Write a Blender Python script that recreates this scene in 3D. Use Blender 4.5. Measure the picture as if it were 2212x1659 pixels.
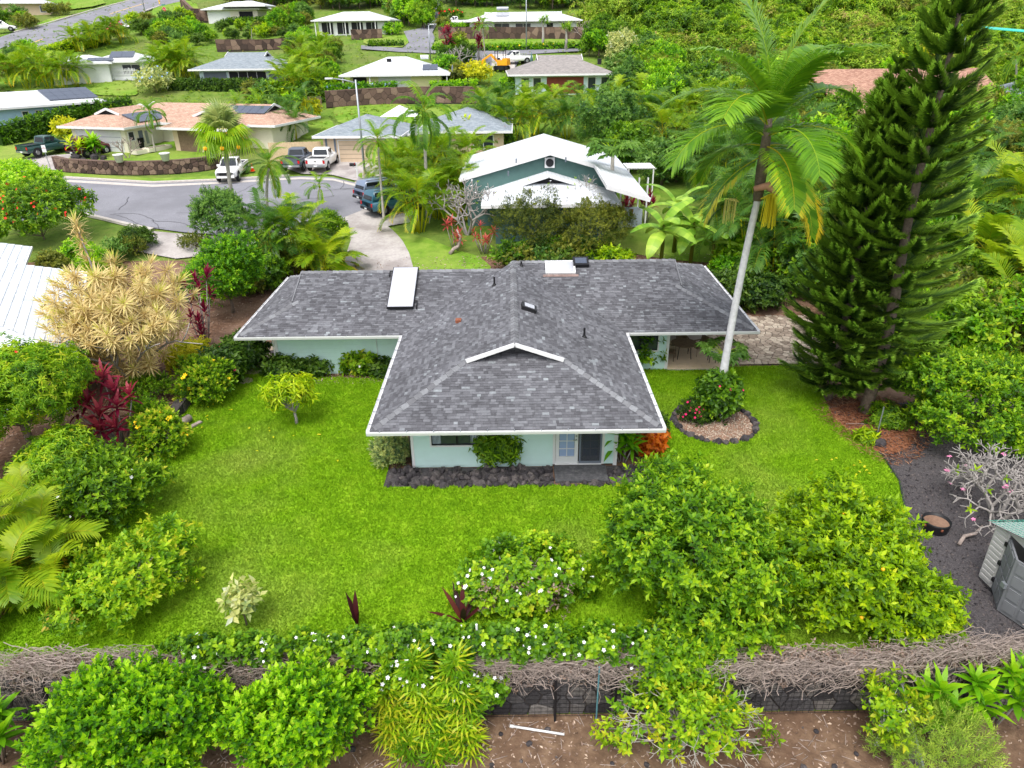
import bpy, bmesh, math, random, bisect
import numpy as np
from mathutils import Vector, Matrix
from mathutils.geometry import delaunay_2d_cdt
for o in list(bpy.data.objects):
 bpy.data.objects.remove(o)
R = math.radians
rng = np.random.default_rng(7)
random.seed(7)
scene = bpy.context.scene
COL = scene.collection
# ------------------------------------------------------------------ camera
CAM_H = 14.4
PITCH, ROLL, FPX = R(26.4), R(0.7), 1533.0 / 2212.0      # focal length as a share of the frame width
cam_data = bpy.data.cameras.new('camera')
cam_data.sensor_width = 36.0
cam_data.lens = 36.0 * FPX
cam_data.clip_start = 0.1
cam_data.clip_end = 3000
cam = bpy.data.objects.new('camera', cam_data)
COL.objects.link(cam)
cam.location = (0, 0, CAM_H)
cam.rotation_euler = (Matrix.Rotation(math.pi / 2 - PITCH, 3, 'X') @ Matrix.Rotation(-ROLL, 3, 'Z')).to_euler()
scene.camera = cam
# ------------------------------------------------------------------ sky and sun (bright overcast)
SUN_EL, SUN_AZ = R(62), R(200)
world = bpy.data.worlds.new('World')
scene.world = world
world.use_nodes = True
wn = world.node_tree
sky = wn.nodes.new('ShaderNodeTexSky')
sky.sky_type = 'NISHITA'
sky.sun_disc = False
sky.sun_elevation = SUN_EL
sky.sun_rotation = SUN_AZ
sky.air_density = 1.0
sky.dust_density = 4.0
sky.ozone_density = 1.0
bg = wn.nodes['Background']
hsv = wn.nodes.new('ShaderNodeHueSaturation')           # cloud cover: the sky is nearly white
hsv.inputs['Saturation'].default_value = 0.35
wn.links.new(sky.outputs[0], hsv.inputs['Color'])
wn.links.new(hsv.outputs[0], bg.inputs['Color'])
bg.inputs['Strength'].default_value = 0.15
sun_data = bpy.data.lights.new('sun', 'SUN')
sun_data.energy = 0.8
sun_data.angle = R(24)
sun_data.color = (1.0, 0.96, 0.9)
sun = bpy.data.objects.new('sun', sun_data)
COL.objects.link(sun)
# sky rotation is measured clockwise from +Y seen from above
sd = Vector((math.sin(SUN_AZ) * math.cos(SUN_EL), math.cos(SUN_AZ) * math.cos(SUN_EL), math.sin(SUN_EL)))
sun.rotation_euler = sd.to_track_quat('Z', 'Y').to_euler()
scene.view_settings.view_transform = 'Standard'
scene.view_settings.look = 'None'
scene.view_settings.exposure = 1.05
scene.view_settings.gamma = 1.0
scene.view_settings.use_curve_mapping = False
scene.cycles.max_bounces = 6
scene.cycles.diffuse_bounces = 3
scene.cycles.glossy_bounces = 2
scene.cycles.transmission_bounces = 4
scene.cycles.transparent_max_bounces = 6
# ------------------------------------------------------------------ surveying helpers
# positions were measured on the photograph (2212 px wide grid) and turned into metres on the ground
_cp, _sp, _cr, _sr = math.cos(PITCH), math.sin(PITCH), math.cos(ROLL), math.sin(ROLL)
def ray(px, py):
 u = (px - 1106) / 1533.0
 v = -(py - 829.5) / 1533.0
 u, v = u * _cr + v * _sr, -u * _sr + v * _cr
 return u, _cp + v * _sp, -_sp + v * _cp
def at_z(px, py, z):
 r = ray(px, py)
 t = (z - CAM_H) / r[2]
 return r[0] * t, r[1] * t
def at_y(px, py, y):
 r = ray(px, py)
 t = y / r[1]
 return r[0] * t, CAM_H + r[2] * t
_TY = [-60, 12.75, 13.0, 36, 42, 49, 58, 68, 78, 90, 104, 118, 130, 145, 165, 200, 300, 700]
_TZ = [-1.5, -1.5, 0, 0, .45, 1.5, 2.1, 2.7, 3.6, 5.1, 6.8, 9.4, 11.3, 13.2, 16.5, 23, 42, 115]
def Z(x, y):
 i = min(max(bisect.bisect_right(_TY, y) - 1, 0), len(_TY) - 2)
 z = _TZ[i] + (_TZ[i + 1] - _TZ[i]) * min(1, max(0, (y - _TY[i]) / (_TY[i + 1] - _TY[i])))
 if x < -12 and 12.9 < y < 46:            # raised planting bed along the left boundary
  wx = np.interp(y, [13, 22.4, 27.6, 34, 46], [-14.5, -14.5, -14.4, -13.1, -13.4])   # line of the low wall
  z += 0.38 * min(1, max(0, (wx - x) / 0.25 - 0.2)) * min(1, max(0, (46 - y) / 8))
 return z
def G(px, py, h=0.0):
 """ground point seen at a pixel (h: point h metres above the ground)"""
 r = ray(px, py)
 t, prev = 8.0, 8.0
 while t < 900:
  if CAM_H + r[2] * t < Z(r[0] * t, r[1] * t) + h:
   lo, hi = prev, t
   for _ in range(24):
    m = (lo + hi) / 2
    if CAM_H + r[2] * m < Z(r[0] * m, r[1] * m) + h:
     hi = m
    else:
     lo = m
   return r[0] * hi, r[1] * hi, CAM_H + r[2] * hi
  prev = t
  t *= 1.006
 return r[0] * 900, r[1] * 900, CAM_H + r[2] * 900
def ppm(x, y, z):
 """pixels per metre at a point"""
 return 1533.0 / (y * _cp - (z - CAM_H) * _sp)
# ------------------------------------------------------------------ mesh helpers
class MB:
 def __init__(s):
  s.v, s.f, s.t = [], [], []
 def add(s, verts, faces, tone=0.5):
  n = len(s.v)
  s.v.extend([tuple(p) for p in verts])
  for f in faces:
   s.f.append([i + n for i in f])
   s.t.append(tone)
  return s
 def box(s, x0, x1, y0, y1, z0, z1, tone=0.5):
  return s.add([(x0, y0, z0), (x1, y0, z0), (x1, y1, z0), (x0, y1, z0), (x0, y0, z1), (x1, y0, z1), (x1, y1, z1), (x0, y1, z1)],
       [(3, 2, 1, 0), (4, 5, 6, 7), (0, 1, 5, 4), (1, 2, 6, 5), (2, 3, 7, 6), (3, 0, 4, 7)], tone)
 def beam(s, a, b, w, h, tone=0.5, up=(0, 0, 1)):
  a, b = Vector(a), Vector(b)
  d = (b - a).normalized()
  u = Vector(up)
  sd_ = d.cross(u)
  if sd_.length < 1e-4:
   sd_ = d.cross(Vector((1, 0, 0)))
  sd_.normalize()
  u = sd_.cross(d).normalized()
  q = [sd_ * (i * w / 2) + u * (j * h / 2) for i, j in ((-1, -1), (1, -1), (1, 1), (-1, 1))]
  return s.add([a + k for k in q] + [b + k for k in q],
       [(3, 2, 1, 0), (4, 5, 6, 7), (0, 1, 5, 4), (1, 2, 6, 5), (2, 3, 7, 6), (3, 0, 4, 7)], tone)
 def tube(s, path, radii, n=6, tone=0.5, cap=True):
  P = [Vector(p) for p in path]
  if not hasattr(radii, '__len__'):
   radii = [radii] * len(P)
  base = len(s.v)
  ref = Vector((0.31, 0.87, 0.2)).normalized()
  for i, p in enumerate(P):
   d = (P[min(i + 1, len(P) - 1)] - P[max(i - 1, 0)]).normalized()
   a = d.cross(ref)
   if a.length < 1e-3:
    a = d.cross(Vector((1, 0, 0)))
   a.normalize()
   b = d.cross(a)
   for k in range(n):
    an = 2 * math.pi * k / n
    s.v.append(tuple(p + (a * math.cos(an) + b * math.sin(an)) * radii[i]))
  for i in range(len(P) - 1):
   for k in range(n):
    k2 = (k + 1) % n
    s.f.append([base + i * n + k, base + (i + 1) * n + k, base + (i + 1) * n + k2, base + i * n + k2])
    s.t.append(tone)
  if cap:
   s.f.append([base + k for k in range(n)])
   s.t.append(tone)
   s.f.append([base + (len(P) - 1) * n + k for k in reversed(range(n))])
   s.t.append(tone)
  return s
 def lathe(s, prof, n=16, c=(0, 0, 0), tone=0.5, cap=True):
  base = len(s.v)
  for r, z in prof:
   for k in range(n):
    a = 2 * math.pi * k / n
    s.v.append((c[0] + r * math.cos(a), c[1] + r * math.sin(a), c[2] + z))
  for i in range(len(prof) - 1):
   for k in range(n):
    k2 = (k + 1) % n
    s.f.append([base + i * n + k, base + i * n + k2, base + (i + 1) * n + k2, base + (i + 1) * n + k])
    s.t.append(tone)
  if cap:
   s.f.append([base + k for k in reversed(range(n))])
   s.t.append(tone)
   s.f.append([base + (len(prof) - 1) * n + k for k in range(n)])
   s.t.append(tone)
  return s
 def prism(s, poly, z0, z1, tone=0.5):
  n = len(poly)
  return s.add([(p[0], p[1], z0) for p in poly] + [(p[0], p[1], z1) for p in poly],
       [list(reversed(range(n))), list(range(n, 2 * n))] + [(i, (i + 1) % n, n + (i + 1) % n, n + i) for i in range(n)], tone)
 def moved(s, off):
  s.v = [(p[0] + off[0], p[1] + off[1], p[2] + off[2]) for p in s.v]
  return s
def mesh_from(name, mb, mat=None, smooth=False, tone=True):
 me = bpy.data.meshes.new(name)
 me.from_pydata(mb.v, [], mb.f)
 if tone:
  at = me.attributes.new('tone', 'FLOAT', 'FACE')
  at.data.foreach_set('value', np.asarray(mb.t, dtype=np.float32))
 if smooth:
  me.polygons.foreach_set('use_smooth', np.ones(len(me.polygons), dtype=bool))
 if mat:
  me.materials.append(mat)
 me.update()
 return me
def mesh_np(name, V, F, T=None, mat=None, smooth=False):
 """V (n,3), F (m,3) triangles, T (m,) tones"""
 me = bpy.data.meshes.new(name)
 V = np.ascontiguousarray(V, dtype=np.float32)
 F = np.ascontiguousarray(F, dtype=np.int32)
 me.vertices.add(len(V))
 me.vertices.foreach_set('co', V.ravel())
 me.loops.add(F.size)
 me.loops.foreach_set('vertex_index', F.ravel())
 me.polygons.add(len(F))
 me.polygons.foreach_set('loop_start', np.arange(0, F.size, F.shape[1], dtype=np.int32))
 me.polygons.foreach_set('loop_total', np.full(len(F), F.shape[1], dtype=np.int32))
 me.update(calc_edges=True)
 if T is not None:
  at = me.attributes.new('tone', 'FLOAT', 'FACE')
  at.data.foreach_set('value', np.ascontiguousarray(T, dtype=np.float32))
 if smooth:
  me.polygons.foreach_set('use_smooth', np.ones(len(me.polygons), dtype=bool))
 if mat:
  me.materials.append(mat)
 return me
def tag(o, label=None, cat=None, group=None, kind=None):
 if label:
  o['label'] = label
 if cat:
  o['category'] = cat
 if group:
  o['group'] = group
 if kind:
  o['kind'] = kind
 return o
def thing(name, loc, label, cat, rz=0, group=None, scale=None):
 o = bpy.data.objects.new(name, None)
 COL.objects.link(o)
 o.location = loc
 o.rotation_euler = (0, 0, rz)
 if scale:
  o.scale = (scale,) * 3
 o.empty_display_size = 0.2
 return tag(o, label, cat, group)
def link(name, me, parent=None, loc=(0, 0, 0), rot=(0, 0, 0), scale=1.0):
 o = bpy.data.objects.new(name, me)
 COL.objects.link(o)
 o.location = loc
 o.rotation_euler = rot
 if scale != 1.0:
  o.scale = scale if hasattr(scale, '__len__') else (scale,) * 3
 if parent:
  o.parent = parent
 return o
def wp(root, name, mb, mat, smooth=False, parent=None):
 """part of `root` whose geometry is given in world metres (root has no rotation)"""
 p = Vector(root.location)
 mb.moved((-p[0], -p[1], -p[2]))
 return link(name, mesh_from(name, mb, mat, smooth), parent or root)
def lp(root, name, mb, mat, smooth=False):
 """part given in the root's own coordinates"""
 return link(name, mesh_from(name, mb, mat, smooth), root)
def copy_tree(o, parent=None):
 c = o.copy()
 COL.objects.link(c)
 c.parent = parent
 for ch in o.children:
  copy_tree(ch, c)
 return c
def again(o, loc, rz, label, scale=1.0, group=None):
 c = copy_tree(o)
 c.location = loc
 c.rotation_euler = (0, 0, rz)
 c.scale = (scale,) * 3
 c['label'] = label
 if group:
  c['group'] = group
 return c
# ------------------------------------------------------------------ materials
def lin(r, g, b):
 f = lambda c: ((c / 255 + 0.055) / 1.055) ** 2.4 if c > 10 else c / 255 / 12.92
 return (f(r), f(g), f(b), 1)
def new_mat(name):
 m = bpy.data.materials.new(name)
 m.use_nodes = True
 nt = m.node_tree
 return m, nt, nt.nodes['Principled BSDF']
def nd(nt, typ, **kw):
 n = nt.nodes.new('ShaderNode' + typ)
 for k, v in kw.items():
  if k in n.inputs:
   n.inputs[k].default_value = v
  else:
   setattr(n, k, v)
 return n
def ramp(nt, stops, fac):
 n = nt.nodes.new('ShaderNodeValToRGB')
 while len(n.color_ramp.elements) < len(stops):
  n.color_ramp.elements.new(0.5)
 for e, (p, c) in zip(n.color_ramp.elements, stops):
  e.position = p
  e.color = c
 nt.links.new(fac, n.inputs[0])
 return n.outputs[0]
def noise(nt, scale, detail=4, rough=0.6, vec=None, dist=0.0):
 n = nd(nt, 'TexNoise', Scale=scale, Detail=detail, Roughness=rough, Distortion=dist)
 if vec is None:
  g = nt.nodes.new('ShaderNodeNewGeometry')
  vec = g.outputs['Position']
 nt.links.new(vec, n.inputs['Vector'])
 return n.outputs[0]
def mix(nt, fac, a, b, mode='MIX'):
 n = nt.nodes.new('ShaderNodeMix')
 n.data_type = 'RGBA'
 n.blend_type = mode
 if isinstance(fac, float):
  n.inputs[0].default_value = fac
 else:
  nt.links.new(fac, n.inputs[0])
 for i, c in ((6, a), (7, b)):
  if isinstance(c, tuple):
   n.inputs[i].default_value = c
  else:
   nt.links.new(c, n.inputs[i])
 return n.outputs[2]
def bump(nt, p, h, strength=0.4, dist=0.02):
 b = nd(nt, 'Bump', Strength=strength, Distance=dist)
 nt.links.new(h, b.inputs['Height'])
 nt.links.new(b.outputs[0], p.inputs['Normal'])
def plain(name, c, rough=0.6, metal=0.0, var=0.12, scale=3.0, spec=0.3):
 """painted or plain surface with faint uneven wear"""
 m, nt, p = new_mat(name)
 if var:
  n = noise(nt, scale, 5, 0.65)
  lo = tuple(x * (1 - var) for x in c[:3]) + (1,)
  hi = tuple(min(1, x * (1 + var * 0.5)) for x in c[:3]) + (1,)
  nt.links.new(ramp(nt, [(0.3, lo), (0.7, hi)], n), p.inputs['Base Color'])
 else:
  p.inputs['Base Color'].default_value = c
 p.inputs['Roughness'].default_value = rough
 p.inputs['Metallic'].default_value = metal
 p.inputs['Specular IOR Level'].default_value = spec
 return m
def speckle(name, stops, scale, detail=6, rough=0.9, big=None, bstr=0.5, bdist=0.03):
 """ground-like surfaces; `big` = (scale, colour, amount) adds broad stains"""
 m, nt, p = new_mat(name)
 n = noise(nt, scale, detail, 0.7)
 c = ramp(nt, stops, n)
 if big:
  n2 = noise(nt, big[0], 4, 0.6)
  r2 = ramp(nt, [(0.42, (0, 0, 0, 1)), (0.62, (big[2],) * 3 + (1,))], n2)
  c = mix(nt, r2, c, big[1])
 nt.links.new(c, p.inputs['Base Color'])
 p.inputs['Roughness'].default_value = rough
 p.inputs['Specular IOR Level'].default_value = 0.2
 bump(nt, p, n, bstr, bdist)
 return m
def leafy(name, stops, gloss=0.45, transl=0.5, rnd=0.25):
 """foliage: the tone attribute of each leaf picks a colour, every plant shifts a little"""
 m, nt, p = new_mat(name)
 a = nd(nt, 'Attribute', attribute_name='tone')
 oi = nt.nodes.new('ShaderNodeObjectInfo')
 sub = nd(nt, 'Math', operation='MULTIPLY_ADD')
 nt.links.new(oi.outputs['Random'], sub.inputs[0])
 sub.inputs[1].default_value = rnd
 sub.inputs[2].default_value = -rnd / 2
 ad = nd(nt, 'Math', operation='ADD')
 nt.links.new(a.outputs['Fac'], ad.inputs[0])
 nt.links.new(sub.outputs[0], ad.inputs[1])
 c = ramp(nt, stops, ad.outputs[0])
 nt.links.new(c, p.inputs['Base Color'])
 p.inputs['Roughness'].default_value = gloss
 p.inputs['Specular IOR Level'].default_value = 0.35
 tr = nt.nodes.new('ShaderNodeBsdfTranslucent')
 nt.links.new(c, tr.inputs['Color'])
 mx = nt.nodes.new('ShaderNodeMixShader')
 mx.inputs[0].default_value = transl
 nt.links.new(p.outputs[0], mx.inputs[1])
 nt.links.new(tr.outputs[0], mx.inputs[2])
 nt.links.new(mx.outputs[0], nt.nodes['Material Output'].inputs[0])
 return m
def toned(name, stops, rough=0.85, nscale=8.0, namt=0.3, spec=0.2, bstr=0.3, bdist=0.01, stain=0.0):
 """pieces (shingles, stones): tone attribute picks colour, noise adds grain"""
 m, nt, p = new_mat(name)
 a = nd(nt, 'Attribute', attribute_name='tone')
 c = ramp(nt, stops, a.outputs['Fac'])
 n = noise(nt, nscale, 6, 0.7)
 g = ramp(nt, [(0.3, (1 - namt,) * 3 + (1,)), (0.7, (1 + namt * 0.4,) * 3 + (1,))], n)
 if stain:
  g = mix(nt, 1.0, g, ramp(nt, [(0.35, (1 - stain,) * 3 + (1,)), (0.65, (1 + stain * .4,) * 3 + (1,))], noise(nt, .55, 5, .65)), 'MULTIPLY')
 nt.links.new(mix(nt, 1.0, c, g, 'MULTIPLY'), p.inputs['Base Color'])
 p.inputs['Roughness'].default_value = rough
 p.inputs['Specular IOR Level'].default_value = spec
 bump(nt, p, n, bstr, bdist)
 return m
M = {}
def gr(*s):
 return [(p, lin(*c)) for p, c in s]
M['white'] = plain('white_paint', (0.68, 0.69, 0.70, 1), 0.5, var=0.06)
M['trim'] = plain('trim_white', (0.70, 0.70, 0.71, 1), 0.45, var=0.05)
M['mint'] = plain('mint_siding', lin(198, 226, 222), 0.6, var=0.07, scale=1.2)
M['cream'] = plain('cream_wall', lin(226, 220, 200), 0.7, var=0.07)
M['paleblue'] = plain('pale_blue_wall', lin(196, 216, 222), 0.7, var=0.05)
M['bluewall'] = plain('light_blue_wall', lin(170, 200, 222), 0.7, var=0.05)
M['darkgreenwall'] = plain('dark_green_wall', lin(78, 108, 104), 0.7, var=0.1)
M['beige'] = plain('beige_wall', lin(206, 184, 158), 0.7, var=0.07)
M['yellowwall'] = plain('pale_yellow_wall', lin(228, 222, 170), 0.7, var=0.06)
M['redwall'] = plain('red_brown_screen', lin(128, 66, 54), 0.8, var=0.15)
M['grayshade'] = plain('gray_shade', lin(110, 118, 130), 0.8, var=0.08)
M['dark'] = plain('dark_recess_fill', lin(38, 38, 42), 0.8, var=0.2)  # flat dark colour: shade of open recesses, also dark doors, vents and gables
M['black'] = plain('black_plastic', lin(30, 30, 33), 0.5, var=0.15)
M['steel'] = plain('galvanised_steel', lin(160, 166, 172), 0.4, metal=0.6, var=0.12)
M['rust'] = plain('rusty_metal', lin(140, 84, 62), 0.8, var=0.4, scale=14)
M['wood'] = plain('grey_wood', lin(120, 100, 82), 0.85, var=0.35, scale=6)
M['fence_wood'] = plain('tan_fence_wood', lin(204, 180, 146), 0.85, var=0.15, scale=5)
M['bark'] = plain('bark', lin(118, 104, 92), 0.95, var=0.45, scale=9)
M['paletrunk'] = plain('pale_palm_trunk', lin(172, 166, 158), 0.9, var=0.3, scale=6)
M['whitetrunk'] = plain('white_palm_trunk', lin(196, 196, 198), 0.85, var=0.22, scale=5)
M['greybranch'] = plain('grey_branch', lin(158, 152, 148), 0.9, var=0.3, scale=10)
M['drytwig'] = plain('dry_twig', lin(158, 144, 136), 0.95, var=0.4, scale=7)
M['orange'] = plain('orange_plastic', lin(240, 92, 40), 0.5, var=0.05)
M['orange_machine'] = plain('orange_machine_paint', lin(240, 160, 30), 0.5, var=0.1)
M['tealnet'] = plain('teal_net', lin(60, 150, 130), 0.8, var=0.1)
M['asphalt'] = speckle('asphalt', gr((0.3, (112, 112, 118)), (0.7, (146, 146, 154))), 14, 8, 0.9, big=(0.22, lin(112, 112, 118), 0.7), bstr=0.15)
M['concrete'] = speckle('concrete', gr((0.3, (158, 152, 150)), (0.7, (186, 180, 176))), 5, 7, 0.9, big=(0.5, lin(134, 126, 124), 0.75), bstr=0.15)
M['kerb'] = speckle('kerb_concrete', gr((0.3, (168, 160, 154)), (0.7, (196, 190, 184))), 6, 6, 0.9, bstr=0.15)
M['dirt'] = speckle('dirt', gr((0.25, (74, 58, 48)), (0.5, (112, 90, 72)), (0.75, (148, 124, 102))), 3.2, 10, 1.0, big=(0.35, lin(92, 70, 56), 0.8), bstr=0.8, bdist=0.06)
M['soil'] = speckle('mulch_soil', gr((0.25, (60, 44, 36)), (0.5, (104, 78, 62)), (0.75, (150, 120, 98))), 6, 10, 1.0, big=(0.6, lin(150, 122, 104), 0.6), bstr=0.8, bdist=0.05)
M['gravel'] = speckle('black_cinder_gravel', gr((0.3, (54, 52, 54)), (0.55, (88, 84, 86)), (0.75, (128, 120, 116))), 22, 10, 1.0, bstr=1.0, bdist=0.05)
M['wildgrass'] = speckle('rough_grass', gr((0.25, (72, 108, 26)), (0.5, (102, 140, 36)), (0.75, (134, 156, 62))), 1.2, 10, 1.0, big=(0.12, lin(150, 150, 84), 0.45), bstr=0.8, bdist=0.1)
M['terrain'] = speckle('hillside_ground', gr((0.25, (62, 92, 26)), (0.5, (94, 126, 38)), (0.75, (128, 142, 62))), 0.8, 10, 1.0, big=(0.08, lin(112, 104, 70), 0.45), bstr=0.9, bdist=0.15)
M['shingle'] = toned('grey_shingle', gr((0.0, (80, 80, 84)), (0.4, (98, 98, 103)), (0.75, (118, 119, 124)), (1.0, (142, 147, 151))), 0.9, 10, 0.25, stain=.2)
M['ridgecap'] = toned('ridge_cap_shingle', gr((0.0, (104, 104, 108)), (1.0, (134, 136, 140))), 0.9, 10, 0.2)
M['lava'] = toned('lava_rock', gr((0.0, (46, 44, 48)), (0.5, (74, 70, 72)), (1.0, (112, 104, 102))), 0.95, 9, 0.5, bstr=0.8, bdist=0.04)
M['wallstone'] = toned('wall_stone', gr((0.0, (70, 58, 54)), (0.5, (104, 84, 76)), (1.0, (142, 120, 106))), 0.95, 9, 0.4, bstr=0.7, bdist=0.03)
M['wallgrey'] = toned('grey_wall_rock', gr((0.0, (62, 60, 62)), (0.5, (88, 86, 87)), (1.0, (124, 119, 115))), 0.95, 9, 0.45, bstr=0.8, bdist=0.04)
M['mortar'] = plain('dark_mortar', lin(74, 66, 62), 0.95, var=0.2)
M['paver'] = toned('patio_stone', gr((0.0, (136, 122, 108)), (0.5, (168, 152, 136)), (1.0, (196, 182, 164))), 0.9, 7, 0.35, bstr=0.4)
M['whitetile'] = toned('white_metal_tile', gr((0.0, (190, 196, 202)), (0.5, (206, 211, 217)), (1.0, (216, 221, 225))), 0.45, 2, 0.12, spec=0.4, bstr=0.05)
M['glass'] = plain('dark_window_glass', lin(52, 58, 66), 0.08, var=0.0, spec=0.9)
M['panel'] = plain('solar_collector_glass', lin(176, 178, 186), 0.18, var=0.03, spec=0.6)
M['solar'] = plain('dark_solar_cell', lin(70, 78, 94), 0.12, var=0.05, spec=1.0)
M['curtain'] = plain('curtain_fabric', lin(170, 180, 196), 0.9, var=0.2, scale=8)
M['tyre'] = plain('tyre_rubber', lin(36, 36, 38), 0.9, var=0.1)
M['chrome'] = plain('wheel_rim', lin(170, 172, 176), 0.3, metal=0.8, var=0.05)
M['redlamp'] = plain('red_lamp', lin(190, 30, 34), 0.3, var=0.0)
M['clearlamp'] = plain('clear_lamp', lin(220, 224, 226), 0.2, var=0.0)
M['yellowline'] = plain('yellow_road_paint', lin(232, 190, 96), 0.8, var=0.15)
M['whiteline'] = plain('white_road_paint', lin(226, 226, 226), 0.8, var=0.12)
M['terracotta'] = plain('terracotta', lin(190, 140, 118), 0.85, var=0.12)
M['edging'] = plain('dark_edging', lin(52, 58, 58), 0.7, var=0.1)
# foliage
def g3(a, b, c, yl=(206, 204, 60)):
 f = lambda q: (min(240, q[0] * 1.17 + 4), min(240, q[1] * 1.09 + 2), q[2] * .8)
 return gr((0.0, a), (0.4, f(b)), (0.75, f(c)), (0.97, yl))
M['lf_mid'] = leafy('leaf_mid_green', g3((44, 84, 22), (82, 132, 28), (136, 184, 44)))
M['lf_bright'] = leafy('leaf_bright_green', g3((52, 104, 18), (92, 158, 22), (158, 212, 44), (196, 222, 70)))
M['lf_dark'] = leafy('leaf_dark_green', g3((30, 62, 26), (54, 92, 38), (92, 132, 54), (130, 160, 70)))
M['lf_citrus'] = leafy('leaf_citrus', g3((48, 92, 26), (92, 148, 30), (152, 196, 46), (208, 206, 50)))
M['lf_lime'] = leafy('leaf_lime', g3((78, 120, 16), (128, 176, 22), (178, 208, 36), (216, 212, 50)))
M['lf_blue'] = leafy('leaf_blue_green', g3((42, 82, 44), (74, 122, 66), (112, 158, 88), (150, 186, 110)))
M['lf_olive'] = leafy('leaf_olive', g3((58, 78, 34), (96, 116, 52), (132, 146, 72), (172, 160, 84)))
M['lf_silver'] = leafy('leaf_silver', g3((94, 128, 94), (146, 172, 138), (194, 208, 182), (214, 222, 200)))
M['lf_red'] = leafy('leaf_maroon', gr((0.0, (72, 16, 34)), (0.45, (142, 26, 62)), (0.8, (204, 84, 96)), (1.0, (232, 150, 120))))
M['lf_coral'] = leafy('leaf_coral', gr((0.0, (110, 34, 40)), (0.45, (182, 66, 70)), (0.8, (224, 120, 102)), (1.0, (232, 160, 120))))
M['lf_purple'] = leafy('leaf_dark_purple', gr((0.0, (48, 24, 34)), (0.5, (96, 42, 44)), (1.0, (150, 84, 66))))
M['lf_orange'] = leafy('leaf_orange', gr((0.0, (170, 70, 16)), (0.5, (226, 122, 26)), (1.0, (244, 176, 60))))
M['lf_yellow'] = leafy('leaf_yellow_green', g3((110, 140, 24), (166, 186, 36), (212, 210, 54), (232, 218, 70)))
M['lf_dracaena'] = leafy('leaf_cream_striped', gr((0.0, (150, 120, 62)), (0.35, (196, 170, 104)), (0.7, (226, 206, 148)), (1.0, (206, 206, 96))), 0.5, 0.25)
M['lf_palm'] = leafy('palm_leaf', g3((44, 88, 30), (84, 136, 38), (136, 180, 52), (214, 186, 44)), 0.4)
M['lf_palmdark'] = leafy('palm_leaf_dark', g3((34, 74, 36), (64, 112, 48), (104, 148, 62), (188, 170, 50)), 0.4)
M['lf_king'] = leafy('king_palm_leaf', g3((44, 92, 24), (78, 132, 34), (124, 172, 50), (220, 196, 44)), 0.38, 0.35, 0.2)
M['lf_areca'] = leafy('areca_leaf', g3((52, 94, 22), (100, 146, 32), (154, 184, 46), (222, 182, 44)), 0.4)
M['lf_banana'] = leafy('banana_leaf', g3((60, 112, 46), (104, 156, 68), (152, 194, 100), (200, 200, 110)), 0.4, 0.35)
M['lf_pine'] = leafy('pine_needles', g3((40, 74, 34), (64, 106, 44), (104, 146, 54), (160, 200, 70)), 0.7, 0.35, 0.15)
M['lf_rosemary'] = leafy('needle_shrub', g3((70, 108, 44), (104, 144, 62), (144, 176, 84), (170, 190, 100)), 0.7, 0.2)
M['lf_scrub'] = leafy('scrub_leaf', g3((54, 88, 24), (92, 134, 38), (134, 172, 54), (160, 140, 84)), 0.7, 0.25)
M['petal_white'] = plain('white_petal', lin(240, 240, 244), 0.7, var=0)
M['petal_yellow'] = plain('yellow_petal', lin(250, 210, 30), 0.7, var=0)
M['petal_pink'] = plain('pink_petal', lin(236, 150, 190), 0.7, var=0)
M['petal_magenta'] = plain('magenta_petal', lin(226, 40, 110), 0.7, var=0)
M['petal_red'] = plain('red_petal', lin(224, 40, 44), 0.7, var=0)
M['petal_blue'] = plain('pale_blue_petal', lin(150, 180, 222), 0.7, var=0)
M['fruit_orange'] = plain('orange_fruit', lin(240, 170, 30), 0.6, var=0)
def grass_mat(name, blades):
 """lawn: broad mown patches, drier spots, fine mottling; blades read the same patches"""
 m, nt, p = new_mat(name)
 n1 = noise(nt, 0.16, 3, 0.5)
 n2 = noise(nt, 1.3, 6, 0.7)
 n3 = noise(nt, 16.0, 4, 0.7)
 c = ramp(nt, gr((0.3, (106, 150, 16)), (0.5, (122, 165, 20)), (0.7, (140, 176, 34))), n2)
 dry = ramp(nt, [(0.52, (0, 0, 0, 1)), (0.74, (0.45,) * 3 + (1,))], n1)
 c = mix(nt, dry, c, lin(164, 166, 92))
 f = ramp(nt, [(0.25, (0.75, 0.75, 0.75, 1)), (0.75, (1.12, 1.12, 1.12, 1))], n3)
 if blades:
  a = nd(nt, 'Attribute', attribute_name='tone')
  f = ramp(nt, [(0.0, (0.74, 0.76, 0.72, 1)), (0.9, (1.16, 1.12, 1.05, 1)), (1.0, (1.55, 1.3, 2.0, 1))], a.outputs['Fac'])
 c = mix(nt, 1.0, c, f, 'MULTIPLY')
 nt.links.new(c, p.inputs['Base Color'])
 p.inputs['Roughness'].default_value = 0.8
 p.inputs['Specular IOR Level'].default_value = 0.15
 if blades:
  tr = nt.nodes.new('ShaderNodeBsdfTranslucent')
  nt.links.new(c, tr.inputs['Color'])
  mx = nt.nodes.new('ShaderNodeMixShader')
  mx.inputs[0].default_value = 0.3
  nt.links.new(p.outputs[0], mx.inputs[1])
  nt.links.new(tr.outputs[0], mx.inputs[2])
  nt.links.new(mx.outputs[0], nt.nodes['Material Output'].inputs[0])
 else:
  bump(nt, p, n3, 0.6, 0.04)
 return m
M['lawn'] = grass_mat('lawn_ground', False)
M['blade'] = grass_mat('lawn_blades', True)
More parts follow.
